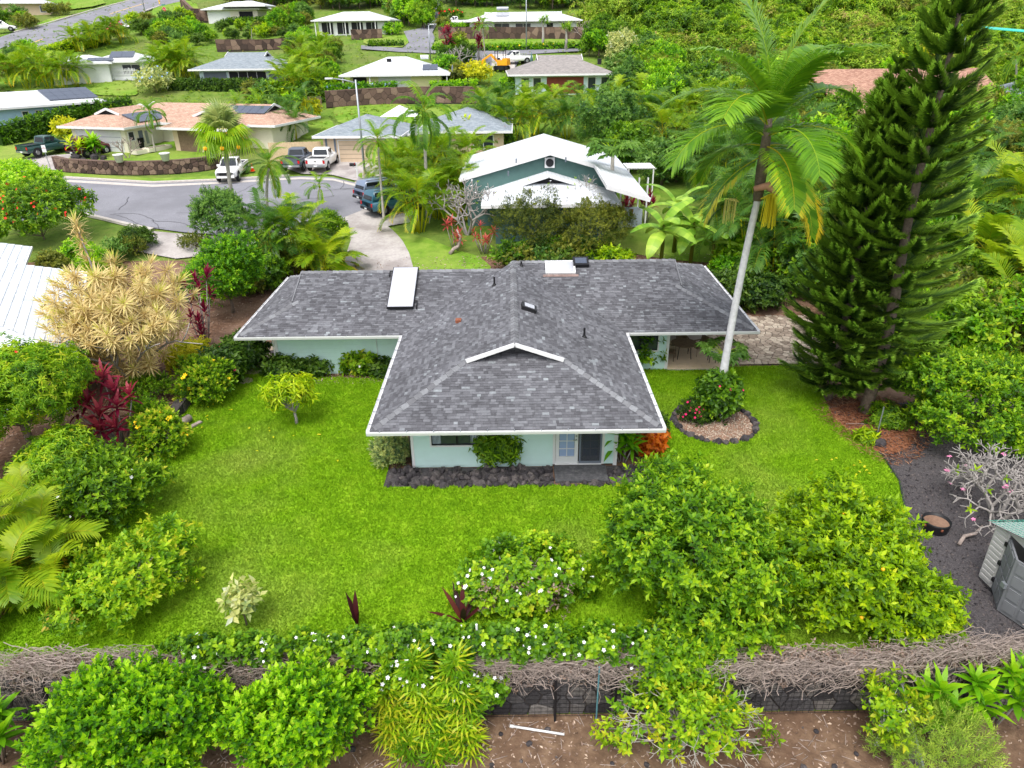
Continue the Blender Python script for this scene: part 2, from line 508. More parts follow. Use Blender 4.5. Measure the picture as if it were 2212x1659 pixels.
def roof_mat(name, a, b, mortar, w=0.32, h=0.15, rough=0.9):
 """far roofs: courses too fine to pick apart, laid out in metres on the UV of each slope"""
 m, nt, p = new_mat(name)
 uv = nt.nodes.new('ShaderNodeUVMap')
 br = nd(nt, 'TexBrick', Scale=1.0)
 br.offset = 0.5
 br.inputs['Color1'].default_value = a
 br.inputs['Color2'].default_value = b
 br.inputs['Mortar'].default_value = mortar
 br.inputs['Mortar Size'].default_value = 0.012
 br.inputs['Brick Width'].default_value = w
 br.inputs['Row Height'].default_value = h
 br.inputs['Bias'].default_value = 0.0
 nt.links.new(uv.outputs[0], br.inputs['Vector'])
 n = noise(nt, 1.6, 6, 0.7)
 g = ramp(nt, [(0.3, (0.84, 0.84, 0.84, 1)), (0.7, (1.08, 1.08, 1.08, 1))], n)
 nt.links.new(mix(nt, 1.0, br.outputs[0], g, 'MULTIPLY'), p.inputs['Base Color'])
 p.inputs['Roughness'].default_value = rough
 p.inputs['Specular IOR Level'].default_value = 0.25
 bump(nt, p, br.outputs['Fac'], -0.4, 0.02)
 return m
M['roof_white'] = roof_mat('white_roofing', lin(202, 206, 211), lin(214, 218, 222), lin(168, 174, 182), 0.4, 0.3, 0.5)
M['roof_grey'] = roof_mat('grey_roofing', lin(124, 134, 142), lin(150, 158, 164), lin(104, 112, 120))
M['roof_greybrown'] = roof_mat('grey_brown_roofing', lin(132, 128, 126), lin(158, 152, 148), lin(112, 106, 104))
M['roof_tan'] = roof_mat('tan_roofing', lin(168, 134, 116), lin(196, 166, 146), lin(140, 110, 96))
M['roof_brown'] = roof_mat('red_brown_roofing', lin(150, 112, 96), lin(182, 144, 124), lin(120, 88, 76))
# ------------------------------------------------------------------ vegetation toolkit
def tri_leaf(L, W, cup=0.15, droop=0.15):
 """one leaf along +Y, face up: 4 vertices, 2 triangles"""
 return np.array([(0, 0, 0), (W / 2, L * 0.45, cup * W), (0, L, -droop * L), (-W / 2, L * 0.45, cup * W)])
def long_leaf(L, W, droop=0.4, lift=0.0):
 """strap leaf along +Y, three segments, 7 vertices"""
 ys = [0, 0.35, 0.7, 1.0]
 ws = [0.35, 1.0, 0.8, 0]
 P = []
 for y, w in zip(ys, ws):
  z = lift * L * y - droop * L * y * y
  if w:
   P += [(w * W / 2, y * L, z + 0.1 * W), (-w * W / 2, y * L, z + 0.1 * W)]
  else:
   P.append((0, y * L, z))
 return np.array(P), np.array([(0, 2, 1), (1, 2, 3), (2, 4, 3), (3, 4, 5), (4, 6, 5)])
def rotx(a):
 c, s = math.cos(a), math.sin(a)
 return np.array([(1, 0, 0), (0, c, -s), (0, s, c)])
def rotz(a):
 c, s = math.cos(a), math.sin(a)
 return np.array([(c, -s, 0), (s, c, 0), (0, 0, 1)])
def sprig(k, L, W, elev=(10, 60), height=0.0, rs=None, tip=0.0, droop=0.15):
 """k leaves round a short twig; +Z is outwards. returns V, F, T (tone offsets)"""
 r = rs or np.random.default_rng(k)
 V, F, T = [], [], []
 for i in range(k):
  l = tri_leaf(L * r.uniform(0.75, 1.15), W * r.uniform(0.8, 1.15), droop=droop)
  f = i / max(1, k - 1)
  e = R(elev[0] + (elev[1] - elev[0]) * f)
  m = rotz(i * 2.4 + r.uniform(-.3, .3)) @ rotx(e)
  n = len(V) * 4
  V.append(l @ m.T + (0, 0, height * f))
  F += [(n, n + 1, n + 2), (n, n + 2, n + 3)]
  t = (f - 0.5) * tip + r.uniform(-0.08, 0.08)
  T += [t, t]
 return np.concatenate(V), np.array(F), np.array(T)
def frames(axes, spin=None):
 """rotation matrices taking +Z to each axis, random spin"""
 n = len(axes)
 z = axes / np.linalg.norm(axes, axis=1, keepdims=True)
 ref = rng.normal(size=(n, 3)) if spin is None else spin
 x = np.cross(ref, z)
 x /= np.linalg.norm(x, axis=1, keepdims=True) + 1e-9
 y = np.cross(z, x)
 return np.stack([x, y, z], axis=2)
def scatter(tmpl, pos, axes, scale, tone, spin=None):
 V, F, T = tmpl
 n, k = len(pos), len(V)
 m = frames(axes, spin)
 W = np.einsum('nij,kj->nki', m, V) * np.asarray(scale)[:, None, None] + pos[:, None, :]
 FF = (F[None, :, :] + (np.arange(n) * k)[:, None, None]).reshape(-1, 3)
 TT = (np.asarray(tone)[:, None] + T[None, :]).reshape(-1)
 return W.reshape(-1, 3), FF, TT
def merge(parts):
 V, F, T, n = [], [], [], 0
 for v, f, t in parts:
  V.append(v); F.append(f + n); T.append(t)
  n += len(v)
 return np.concatenate(V), np.concatenate(F), np.concatenate(T)
def blob_points(blobs, n_clump, per, clump_r, low=-0.45, rad=(0.8, 1.1)):
 """clumps on the shells of ellipsoids, then points round each clump; returns pos, outward axis, clump tone"""
 B = np.array(blobs, dtype=float)
 area = (B[:, 3] * B[:, 4] + B[:, 3] * B[:, 5] + B[:, 4] * B[:, 5])
 C, N = [], []
 while len(C) < n_clump:
  b = B[rng.choice(len(B), p=area / area.sum())]
  d = rng.normal(size=3)
  d /= np.linalg.norm(d)
  if d[2] < low:
   continue
  p = b[:3] + d * b[3:6] * rng.uniform(*rad)
  q = (p[None, :] - B[:, :3]) / B[:, 3:6]
  if (np.sum(q * q, axis=1) < 0.6).sum() > 0:
   if rng.random() < 0.85:
    continue
  nn = d / b[3:6]
  C.append(p); N.append(nn / np.linalg.norm(nn))
 C, N = np.array(C), np.array(N)
 ct = rng.uniform(-0.2, 0.2, len(C))
 idx = np.repeat(np.arange(len(C)), per)
 off = rng.normal(size=(len(idx), 3))
 off /= np.linalg.norm(off, axis=1, keepdims=True)
 off *= rng.uniform(0.2, 1.0, (len(idx), 1)) ** 0.6
 pos = C[idx] + off * clump_r
 ax = N[idx] * 0.7 + off * 0.7 + np.array((0, 0, 0.45)) + rng.normal(size=off.shape) * 0.2
 return pos, ax, ct[idx], C, N
def crown_mesh(name, blobs, mat, L=0.12, W=0.06, k=7, clumps=120, per=10, clump_r=0.3, tip=0.25, elev=(0, 65), height=0.08,
     low=-0.45, inner=0.25, tone=0.42, droop=0.15, var=0.12):
 tm = [sprig(k, L, W, elev, height, np.random.default_rng(s), tip, droop) for s in (1, 2, 3)]
 pos, ax, ct, C, N = blob_points(blobs, clumps, per, clump_r, low)
 if inner:
  B = [list(b[:3]) + [b[3] * 0.7, b[4] * 0.7, b[5] * 0.7] for b in blobs]
  p2, a2, c2, _, _ = blob_points(B, max(3, int(clumps * inner)), per, clump_r * 1.3, -1)
  pos, ax, ct = np.concatenate([pos, p2]), np.concatenate([ax, a2]), np.concatenate([ct, c2])
 n = len(pos)
 which = rng.integers(0, 3, n)
 parts = []
 for s in range(3):
  q = which == s
  parts.append(scatter(tm[s], pos[q], ax[q], rng.uniform(0.55, 1.4, q.sum()), tone + ct[q] + rng.normal(0, var, q.sum())))
 V, F, T = merge(parts)
 return mesh_np(name, V, F, T, M[mat] if isinstance(mat, str) else mat), C
def limbs(root, ends, h0, r0, mat, n=5, name='trunk', kink=0.25):
 """trunk with limbs reaching towards points of the crown (local coordinates)"""
 mb = MB()
 E = np.array(ends)
 fork = Vector((0, 0, h0))
 mb.tube([(0, 0, -0.15), (r0 * 0.4, 0, h0 * 0.5), fork], [r0 * 1.25, r0 * 0.95, r0 * 0.8], 8)
 for e in E:
  e = Vector(e)
  m = fork.lerp(e, 0.5) + Vector((random.uniform(-1, 1), random.uniform(-1, 1), random.uniform(-.2, .6))) * kink
  mb.tube([fork, m, e], [r0 * 0.6, r0 * 0.34, r0 * 0.1], n, cap=False)
 return lp(root, name, mb, M[mat] if isinstance(mat, str) else mat, True)
def sub_blobs(rx, ry, z0, z1, n=7, spread=0.55, size=0.58):
 """uneven crown: a big middle ellipsoid and n lobes"""
 cz, rz = (z0 + z1) / 2, (z1 - z0) / 2
 out = [(0, 0, cz, rx * 0.72, ry * 0.72, rz * 0.78)]
 for i in range(n):
  a = 2 * math.pi * (i + random.uniform(-.3, .3)) / n
  f = spread * random.uniform(0.8, 1.1)
  zz = cz + rz * random.uniform(-0.45, 0.5)
  s = min(size * random.uniform(0.6, 1.1), 1.06 - f)
  out.append((rx * f * math.cos(a), ry * f * math.sin(a), zz, rx * s, ry * s, max(.05, min(rz * s * 1.1, zz - z0 + 0.05 if zz > z0 else rz * s, z1 - zz + .08))))
 out.append((rx * random.uniform(-.2, .2), ry * random.uniform(-.2, .2), cz + rz * 0.45, rx * 0.5, ry * 0.5, rz * 0.55))
 return out
LEAFKINDS = {
 # L, W, k, per, clump_r, tip, elev, height
 'round':  dict(L=0.13, W=0.075, k=7, per=9, clump_r=0.24, tip=0.5, elev=(5, 75), height=0.10),
 'citrus': dict(L=0.15, W=0.075, k=7, per=9, clump_r=0.30, tip=0.3, elev=(-10, 60), height=0.12),
 'small':  dict(L=0.09, W=0.045, k=7, per=10, clump_r=0.22, tip=0.2, elev=(0, 70), height=0.08),
 'broad':  dict(L=0.22, W=0.12, k=6, per=8, clump_r=0.35, tip=0.3, elev=(-20, 50), height=0.1),
 'feather': dict(L=0.17, W=0.045, k=8, per=10, clump_r=0.38, tip=0.25, elev=(-25, 35), height=0.03, droop=0.35),
 'mango':  dict(L=0.28, W=0.06, k=8, per=5, clump_r=0.22, tip=0.3, elev=(-35, 40), height=0.06, droop=0.35),
 'far':    dict(L=0.34, W=0.18, k=5, per=9, clump_r=0.55, tip=0.3, elev=(-10, 60), height=0.15),
 'fine':   dict(L=0.11, W=0.035, k=9, per=10, clump_r=0.3, tip=0.15, elev=(-10, 70), height=0.08),
}
def bush(name, label, cat, base, rx, ry, z0, z1, mat, kind='round', clumps=120, trunk=None, flowers=None, group=None, lobes=7,
    bark='bark', rz=0.0, part='foliage', inner=0.25, tone=0.42, low=-0.45, fruit=None, spread=0.55, stems=6, extra=()):
 """shrub or small tree: stems + leaf crown (+ flowers)"""
 root = thing(name, base, label, cat, rz, group)
 kw = dict(LEAFKINDS[kind])
 me, C = crown_mesh(part, sub_blobs(rx, ry, z0, z1, lobes, spread) + list(extra), mat, clumps=clumps, inner=inner, tone=tone, low=low, **kw)
 link(part, me, root)
 h0 = max(0.12, z0 * 0.8) if trunk is None else trunk[0]
 r0 = 0.05 if trunk is None else trunk[1]
 pick = C[rng.choice(len(C), min(stems, len(C)), replace=False)]
 limbs(root, pick, h0, r0, bark, name='trunk' if trunk else 'stem')
 if flowers:
  fm, n, s = flowers
  flower_part(root, C, fm, n, s, kw['clump_r'])
 if fruit:
  fm, n, s = fruit
  q = C[rng.choice(len(C), n)] + rng.normal(size=(n, 3)) * kw['clump_r'] * 0.6
  me = bpy.data.meshes.get('fruit_' + fm) or ball_mesh('fruit_' + fm, 1, M[fm])
  for p in q:
   link('fruit', me, root, tuple(p), scale=s)
 return root, C
def ball_mesh(name, r, mat):
 bm = bmesh.new()
 bmesh.ops.create_icosphere(bm, subdivisions=1, radius=r)
 me = bpy.data.meshes.new(name)
 bm.to_mesh(me); bm.free()
 me.materials.append(mat)
 return me
def flower_mesh(mat):
 key = 'blossom_' + mat
 me = bpy.data.meshes.get(key)
 if me:
  return me
 mb = MB()
 for i in range(5):
  a = i * 2 * math.pi / 5
  ca, sa = math.cos(a), math.sin(a)
  w = 0.55
  mb.add([(0, 0, 0), (ca * .6 - sa * w * .6, sa * .6 + ca * w * .6, .35), (ca, sa, .3), (ca * .6 + sa * w * .6, sa * .6 - ca * w * .6, .35)], [(0, 3, 2), (0, 2, 1)])
 return mesh_from(key, mb, M[mat])
def flower_part(root, C, mat, n, size, spread=0.25):
 me = flower_mesh(mat)
 hi = C[C[:, 2] > np.quantile(C[:, 2], 0.12)]
 for i in range(n):
  c = hi[rng.integers(len(hi))]
  d = rng.normal(size=3); d /= np.linalg.norm(d)
  d[2] = abs(d[2])
  d[1] -= 0.45
  p = c + d * spread * 1.02
  o = link('flower', me, root, tuple(p), scale=size * random.uniform(0.8, 1.25))
  o.rotation_euler = Vector((d[0], d[1], d[2] + 0.3)).to_track_quat('Z', 'Y').to_euler()
# ---- palms
def frond_mesh(name, L, leaf, n, e0, bend, wid, mat, tone=0.4, up=0.5, droop=0.45, petiole=0.16, fwd=0.55, yellow=0.0, curl=1.3, rach=0.022, sway=0.0):
 """one pinnate leaf growing along +X from the origin, arching under its own weight"""
 S = 14
 P, A = [np.zeros(3)], []
 for i in range(S):
  t = (i + 0.5) / S
  a = e0 - bend * t ** curl
  b = sway * t
  P.append(P[-1] + L / S * np.array((math.cos(a) * math.cos(b), math.cos(a) * math.sin(b), math.sin(a))))
  A.append(a)
 P = np.array(P)
 mb_v, mb_f, tn = [], [], []
 # rachis: three sided
 for i, p in enumerate(P):
  r = rach * L / 3.0 * (1 - 0.8 * i / S)
  mb_v += [p + (0, r, 0), p + (0, -r, 0), p + (0, 0, r * 1.4)]
 for i in range(S):
  a, b = i * 3, (i + 1) * 3
  for k in range(3):
   k2 = (k + 1) % 3
   mb_f += [(a + k, b + k, b + k2), (a + k, b + k2, a + k2)]
   tn += [0.8 + yellow * .2, 0.8 + yellow * .2]
 r = np.random.default_rng(int(L * 100) + n)
 for i in range(n):
  t = petiole + (1 - petiole) * (i + 0.5) / n
  s = t * S
  j = min(S - 1, int(s))
  p = P[j] * (1 - (s - j)) + P[j + 1] * (s - j)
  a = A[j]
  tang = np.array((math.cos(a), 0, math.sin(a)))
  nrm = np.array((-math.sin(a), 0, math.cos(a)))
  f = (t - petiole) / (1 - petiole)
  l = leaf * (0.45 + 0.75 * math.sin(math.pi * min(1, 0.12 + 0.8 * f)) ** 0.8) * (1 if f < 0.9 else 0.75)
  for sgn in (1, -1):
   ll = l * r.uniform(0.9, 1.08)
   side = np.array((0, sgn, 0))
   fw = fwd + 0.6 * f * f
   d1 = side + tang * fw + nrm * (up + r.uniform(-.08, .08))
   d1 /= np.linalg.norm(d1)
   d2 = d1 + np.array((0, 0, -droop * (1.0 + r.uniform(-.2, .3))))
   d2 /= np.linalg.norm(d2)
   m = p + d1 * ll * 0.5
   e = m + d2 * ll * 0.5
   w = np.cross(d1, nrm)
   w = w / (np.linalg.norm(w) + 1e-9) * wid * 0.5
   w = w * 0.9 + tang * wid * 0.2
   k = len(mb_v)
   mb_v += [p - w * 0.6, p + w * 0.6, m - w, m + w, e]
   mb_f += [(k, k + 1, k + 3), (k, k + 3, k + 2), (k + 2, k + 3, k + 4)]
   tt = tone + r.uniform(-0.12, 0.12)
   tn += [tt, tt, min(1, tt + yellow * (0.4 + 0.6 * f))]
 return mesh_np(name, np.array(mb_v), np.array(mb_f), np.array(tn), M[mat])
FROND = {}
def palm_set(key, L, leaf, n, wid, mat, up, droop, bend=1.2, elevs=(78, 58, 38, 18, -5, -35), yellow_last=0.5, tone=0.4, petiole=0.16, fwd=0.55, rach=0.022, bends=None):
 out = []
 for i, e in enumerate(elevs):
  b = bend if bends is None else bends[i]
  last = i >= len(elevs) - 2
  out.append(frond_mesh('frond_' + key, L, leaf, n, R(e), b, wid, mat, tone - 0.02 * i + (0.05 if i == 0 else 0), up, droop * (1.25 if last else 1), petiole, fwd,
         yellow_last * (1 if i == len(elevs) - 1 else 0.4 if last else 0.05), 1.3, rach))
 FROND[key] = out
palm_set('king', 4.1, 1.12, 76, 0.075, 'lf_king', 0.12, 0.32, 1.6, (84, 66, 50, 30, 4, -24), 0.85, 0.5, 0.1, 0.42, 0.03, (.7, 1.2, 1.6, 1.7, 1.4, 1.0))
palm_set('foxtail', 2.9, 0.6, 34, 0.075, 'lf_palm', 0.4, 0.8, 1.8, (80, 58, 36, 14, -10, -40), 0.35, 0.38, 0.14, 0.5, 0.028)
palm_set('coco', 2.4, 0.55, 26, 0.06, 'lf_palm', 0.25, 0.7, 1.3, (78, 55, 34, 14, -10, -38), 0.5, 0.45, 0.18, 0.6, 0.03)
palm_set('areca', 2.3, 0.58, 24, 0.06, 'lf_areca', 0.55, 0.55, 1.35, (84, 70, 54, 38, 20, 0), 0.6, 0.42, 0.3, 0.55, 0.024)
palm_set('arecadark', 2.5, 0.6, 24, 0.06, 'lf_palmdark', 0.45, 0.7, 1.5, (82, 66, 50, 32, 14, -8), 0.4, 0.4, 0.25, 0.55, 0.024)
palm_set('broadpalm', 2.2, 0.7, 20, 0.11, 'lf_areca', 0.3, 0.4, 1.15, (80, 62, 44, 26, 8, -16), 0.75, 0.5, 0.25, 0.6, 0.03)
def palm(name, label, base, h, key, n=16, scale=1.0, trunk_r=0.13, shaft=0.9, trunk_mat='paletrunk', lean=(0, 0), group=None, weights=None, shaft_mat='lf_mid', cat='palm tree', ring=.35):
 """single-stem palm: ringed trunk, crownshaft, each frond its own leaf"""
 root = thing(name, base, label, cat, 0, group)
 mb = MB()
 S = max(5, int(h / ring))
 path, rad = [], []
 for i in range(S + 1):
  t = i / S
  path.append((lean[0] * t * t, lean[1] * t * t, -0.1 + (h + 0.1) * t))
  rad.append(trunk_r * (1.35 - 0.5 * min(1, t * 3)) * (1 if i % 2 else 0.95) if t < .33 else trunk_r * (0.88 if i % 2 else 0.83) * (1.05 - 0.25 * t))
 mb.tube(path, rad, 9)
 lp(root, 'trunk', mb, M[trunk_mat], True)
 top = Vector((lean[0], lean[1], h))
 if shaft:
  cs = MB()
  cs.tube([top - Vector((0, 0, .05)), top + Vector((0, 0, shaft * .35)), top + Vector((0, 0, shaft * .8)), top + Vector((0, 0, shaft * 1.05))],
    [trunk_r * .95, trunk_r * 1.15, trunk_r * .8, trunk_r * .35], 9)
  lp(root, 'crownshaft', cs, M[shaft_mat], True)
 fr = FROND[key]
 w = weights or [2, 3, 4, 4, 3, 2]
 lv = [i for i, k in enumerate(w) for _ in range(k)]
 for i in range(n):
  l = lv[int(i * len(lv) / n)]
  o = link('frond', fr[l], root, tuple(top + Vector((0, 0, shaft * (1.0 - 0.1 * l) if shaft else -0.03 * l))), (0, 0, i * 2.39996 + random.uniform(-.25, .25)), scale * random.uniform(0.88, 1.1) * (.78 if key == 'king' and l > 3 else 1))
 return root
def areca(name, label, base, h, key='areca', stems=6, per=6, scale=1.0, spread=0.7, group=None, cat='palm'):
 """clumping palm: several thin canes, each with its tuft of arching leaves"""
 root = thing(name, base, label, cat, random.uniform(0, 6), group)
 fr = FROND[key]
 for s in range(stems):
  a = s * 2.4 + random.uniform(-.4, .4)
  d = spread * math.sqrt((s + .3) / stems)
  hh = h * random.uniform(0.62, 1.0) * (1.0 - 0.25 * s / stems)
  b = Vector((d * .5 * math.cos(a), d * .5 * math.sin(a), 0))
  t = Vector((d * 1.6 * math.cos(a), d * 1.6 * math.sin(a), hh))
  mb = MB()
  mb.tube([b - Vector((0, 0, .1)), b.lerp(t, .5) + Vector((0, 0, .1)), t], [.055, .045, .04], 5)
  lp(root, 'cane', mb, M['lf_yellow'], True)
  for i in range(per):
   l = min(5, int(6 * i / per))
   link('frond', fr[l], root, tuple(t - Vector((0, 0, .04 * i))), (0, 0, a + i * 2.4 + random.uniform(-.4, .4)), scale * random.uniform(0.8, 1.12))
 return root
# ---- rosettes (ti plants, dracaenas, ...)
def rosette_mesh(name, k, L, W, mat, elev=(85, 5), droop=0.35, tone=0.45, tip=0.3, height=0.12, seed=3):
 r = np.random.default_rng(seed)
 V, F, T = [], [], []
 n = 0
 for i in range(k):
  v, f = long_leaf(L * r.uniform(0.8, 1.1), W * r.uniform(0.85, 1.1), droop)
  g = i / max(1, k - 1)
  m = rotz(i * 2.39996 + r.uniform(-.2, .2)) @ rotx(R(elev[1] + (elev[0] - elev[1]) * g))
  V.append(v @ m.T + (0, 0, height * g))
  F.append(f + n)
  n += len(v)
  t = tone + (g - .5) * tip + r.uniform(-.1, .1)
  T += [t, t, t + .05, t + .08, t + .1]
 return mesh_np(name, np.concatenate(V), np.concatenate(F), np.array(T), M[mat])
ROS = {
 'ti_red': rosette_mesh('ti_rosette_red', 16, 0.62, 0.13, 'lf_red', (80, -15), 0.3, 0.4, 0.45, 0.25),
 'ti_coral': rosette_mesh('ti_rosette_coral', 14, 0.55, 0.11, 'lf_coral', (80, -15), 0.35, 0.45, 0.4, 0.25),
 'ti_maroon': rosette_mesh('ti_rosette_maroon', 15, 0.55, 0.12, 'lf_red', (85, 5), 0.25, 0.3, 0.25, 0.3),
 'ti_green': rosette_mesh('ti_rosette_green', 18, 0.62, 0.15, 'lf_bright', (80, -10), 0.35, 0.36, 0.35, 0.25),
 'ti_light': rosette_mesh('ti_rosette_light', 12, 0.5, 0.12, 'lf_lime', (75, 0), 0.3, 0.55, 0.3, 0.2),
 'drac': rosette_mesh('dracaena_rosette', 34, 0.46, 0.04, 'lf_dracaena', (88, -35), 0.12, 0.5, 0.6, 0.1),
 'dracbig': rosette_mesh('dracaena_rosette_big', 46, 0.62, 0.045, 'lf_dracaena', (88, -30), 0.2, 0.55, 0.7, 0.14),
 'purple': rosette_mesh('purple_rosette', 12, 1.0, 0.13, 'lf_purple', (82, 25), 0.15, 0.45, 0.2, 0.1),
 'croton': rosette_mesh('croton_rosette', 12, 0.3, 0.11, 'lf_orange', (70, -20), 0.3, 0.5, 0.4, 0.1),
 'plum': rosette_mesh('plumeria_leaf_tip', 5, 0.22, 0.07, 'lf_mid', (70, 20), 0.3, 0.6, 0.2, 0.05),
 'bromel': rosette_mesh('strap_rosette', 16, 0.8, 0.09, 'lf_mid', (80, 10), 0.45, 0.5, 0.3, 0.05),
}
def ti_plant(name, label, base, heads, key, stem_mat='greybranch', group=None, cat='shrub', rz=0.0, scale=1.0, tilt=0.35):
 """canes each ending in one leaf rosette; heads = [(dx, dy, z)]"""
 root = thing(name, base, label, cat, rz, group)
 for (x, y, z) in heads:
  mb = MB()
  mb.tube([(x * .25, y * .25, -.1), (x * .7, y * .7, z * .55), (x, y, z)], [.035, .028, .022], 5)
  lp(root, 'cane', mb, M[stem_mat], True)
  link('leaf_rosette', ROS[key], root, (x, y, z - .03), (-y * tilt * random.uniform(.5, 1.2), x * tilt, random.uniform(0, 6)), scale * random.uniform(.85, 1.15))
 return root
def heads(n, r, z0, z1):
 out = []
 for i in range(n):
  a = i * 2.4 + random.uniform(-.3, .3)
  d = r * math.sqrt((i + .4) / n)
  out.append((d * math.cos(a), d * math.sin(a), random.uniform(z0, z1) + (z1 - z0) * .4 * (1 - d / max(r, .01))))
 return out
def branching(mb, p, d, L, r, depth, tips, spread=0.75, n=3, rr=0.72, lr=0.78, up=0.25, sides=5):
 """forking bare branches; collects tips"""
 p, d = Vector(p), Vector(d).normalized()
 e = p + d * L
 mid = p + d * L * .5 + Vector((random.uniform(-1, 1), random.uniform(-1, 1), random.uniform(-1, 1))) * L * .07
 mb.tube([p, mid, e], [r, r * .88, r * .78], sides, cap=depth == 0)
 if depth == 0:
  tips.append((tuple(e), tuple(d)))
  return
 ref = d.orthogonal()
 a0 = random.uniform(0, 6)
 for i in range(n if random.random() < .75 else 2):
  q = Matrix.Rotation(a0 + i * 2 * math.pi / n + random.uniform(-.4, .4), 3, d) @ ref
  nd_ = (d + q * spread * random.uniform(.7, 1.3) + Vector((0, 0, up))).normalized()
  branching(mb, e, nd_, L * lr * random.uniform(.75, 1.2), r * rr, depth - 1, tips, spread, n, rr, lr, up, sides)
def fan_leaf(name, k, L, W, mat, arc=300, droop=0.3, tone=0.5, split=0.0, petiole=0.5, yellow=0.0):
 """palmate leaf along +X on its petiole"""
 V, F, T = [], [], []
 r = np.random.default_rng(k)
 V += [(0, .012, 0), (0, -.012, 0), (petiole, .009, 0.0), (petiole, -.009, 0.0)]
 F += [(0, 1, 3), (0, 3, 2)]
 T += [.75, .75]
 for i in range(k):
  a = R(-arc / 2 + arc * i / (k - 1))
  l = L * (0.75 + 0.25 * math.cos(a / 1.6)) * r.uniform(.92, 1.05)
  d = np.array((math.cos(a), math.sin(a), 0))
  s = np.array((-d[1], d[0], 0)) * W / 2
  o = np.array((petiole, 0, 0))
  z = np.array((0, 0, 1))
  n = len(V)
  V += list(map(tuple, [o, o + d * l * .55 + s + z * (.04 if i % 2 else 0), o + d * l * .55 - s + z * (.04 if i % 2 == 0 else 0), o + d * l + z * (-droop * l)]))
  F += [(n, n + 2, n + 1), (n + 1, n + 2, n + 3)]
  t = tone + r.uniform(-.1, .1)
  T += [t, t + yellow]
 return mesh_np(name, np.array(V), np.array(F), np.array(T), M[mat])
FAN = {
 'rhapis': [fan_leaf('fan_leaf_green', 13, 0.52, 0.062, 'lf_citrus', 290, .2, .38, petiole=.3), fan_leaf('fan_leaf_light', 13, 0.54, 0.06, 'lf_citrus', 290, .28, .55, petiole=.34, yellow=.3)],
 'pritch': [fan_leaf('fan_leaf_big', 26, 1.15, 0.14, 'lf_silver', 240, .4, .35, petiole=.85), fan_leaf('fan_leaf_olive', 26, 1.15, 0.14, 'lf_mid', 240, .75, .62, petiole=.9)],
}
# ---- conifer
def pine_branch(name, L, mat='lf_pine'):
 """flat plume: a woody axis carrying many upswept cord-like branchlets"""
 r = np.random.default_rng(int(L * 37))
 V, F, T = [], [], []
 S = 8
 pts = []
 for i in range(S + 1):
  t = i / S
  pts.append(np.array((L * t, 0, L * (0.10 * t - 0.10 * t * (1 - t) * 2 + 0.16 * t ** 3))))
 for i, p in enumerate(pts):
  q = 0.03 * (1 - .8 * i / S)
  V += [tuple(p + (0, q, 0)), tuple(p + (0, -q, 0)), tuple(p + (0, 0, q))]
 for i in range(S):
  a, b = i * 3, i * 3 + 3
  for k in range(3):
   k2 = (k + 1) % 3
   F += [(a + k, b + k, b + k2), (a + k, b + k2, a + k2)]
   T += [.05, .05]
 n = int(84 * L) + 14
 for i in range(n):
  t = 0.14 + 0.86 * (i + .5) / n
  s = t * S
  j = min(S - 1, int(s))
  p = pts[j] * (1 - s + j) + pts[j + 1] * (s - j)
  l = (0.36 + 0.12 * math.sin(t * math.pi)) * r.uniform(.8, 1.2) * (1 if t < .92 else .8)
  for sg in (1, -1):
   d = np.array((0.75 + r.uniform(-.15, .15), sg * (0.85 + r.uniform(-.3, .2)) * (1.1 - .6 * t), 0.05 + r.uniform(-.3, .25)))
   d /= np.linalg.norm(d)
   u = d + np.array((0.1, -sg * .15, 0.4 + r.uniform(-.3, .3)))
   u /= np.linalg.norm(u)
   m, e = p + d * l * .55, p + d * l * .55 + u * l * .5
   w = np.cross(d, (0, 0, 1)) * 0.024
   k = len(V)
   V += [tuple(p - w * .7), tuple(p + w * .7), tuple(m - w + (0, 0, .014)), tuple(m + w - (0, 0, .014)), tuple(e)]
   F += [(k, k + 1, k + 3), (k, k + 3, k + 2), (k + 2, k + 3, k + 4)]
   tt = 0.4 + r.uniform(-.12, .12)
   T += [tt, tt, tt + .25 + (.4 if t > .86 else 0)]
 return mesh_np(name, np.array(V), np.array(F), np.array(T), M[mat])
PINE = [pine_branch('pine_branch', l) for l in (0.6, 1.1, 1.6, 2.2, 2.8, 3.4)]
PINE_L = [0.6, 1.1, 1.6, 2.2, 2.8, 3.4]
def pine(name, label, base, h, prof, step, per, wobble, r0=0.24, bare=0.06):
 root = thing(name, base, label, 'pine tree')
 mb = MB()
 S = 26
 axis = lambda z: Vector((wobble * math.sin(z * .55) + wobble * .6 * math.sin(z * .23 + 1), wobble * .7 * math.cos(z * .4), z))
 mb.tube([axis(h * i / S) - Vector((0, 0, .2 if i == 0 else 0)) for i in range(S + 1)], [r0 * (1 - .93 * i / S) * random.uniform(.92, 1.1) for i in range(S + 1)], 9)
 lp(root, 'trunk', mb, M['bark'], True)
 z = h * bare
 a = 0
 while z < h:
  t = z / h
  Lw = float(np.interp(t, [p[0] for p in prof], [p[1] for p in prof]))
  n = max(3, int(per * (0.6 if t > .93 else 1)))
  for i in range(n):
   l = Lw * random.uniform(.74, 1.14)
   k = int(np.argmin([abs(l - q) for q in PINE_L]))
   an = a + i * 2 * math.pi / n + random.uniform(-.14, .14)
   o = link('branch', PINE[k], root, tuple(axis(z + random.uniform(-.12, .12) * step)), (random.uniform(-.25, .25), R(float(np.interp(t, [0, .4, .9, 1], [2, -9, -26, -50]))) + random.uniform(-.1, .1), an), l / PINE_L[k])
  a += 0.55
  z += step * float(np.interp(t, [0, 1], [1.15, .8]))
 return root
LEAFKINDS['scrub'] = dict(L=0.42, W=0.13, k=7, per=9, clump_r=0.62, tip=0.3, elev=(-20, 30), height=0.05, droop=.3)
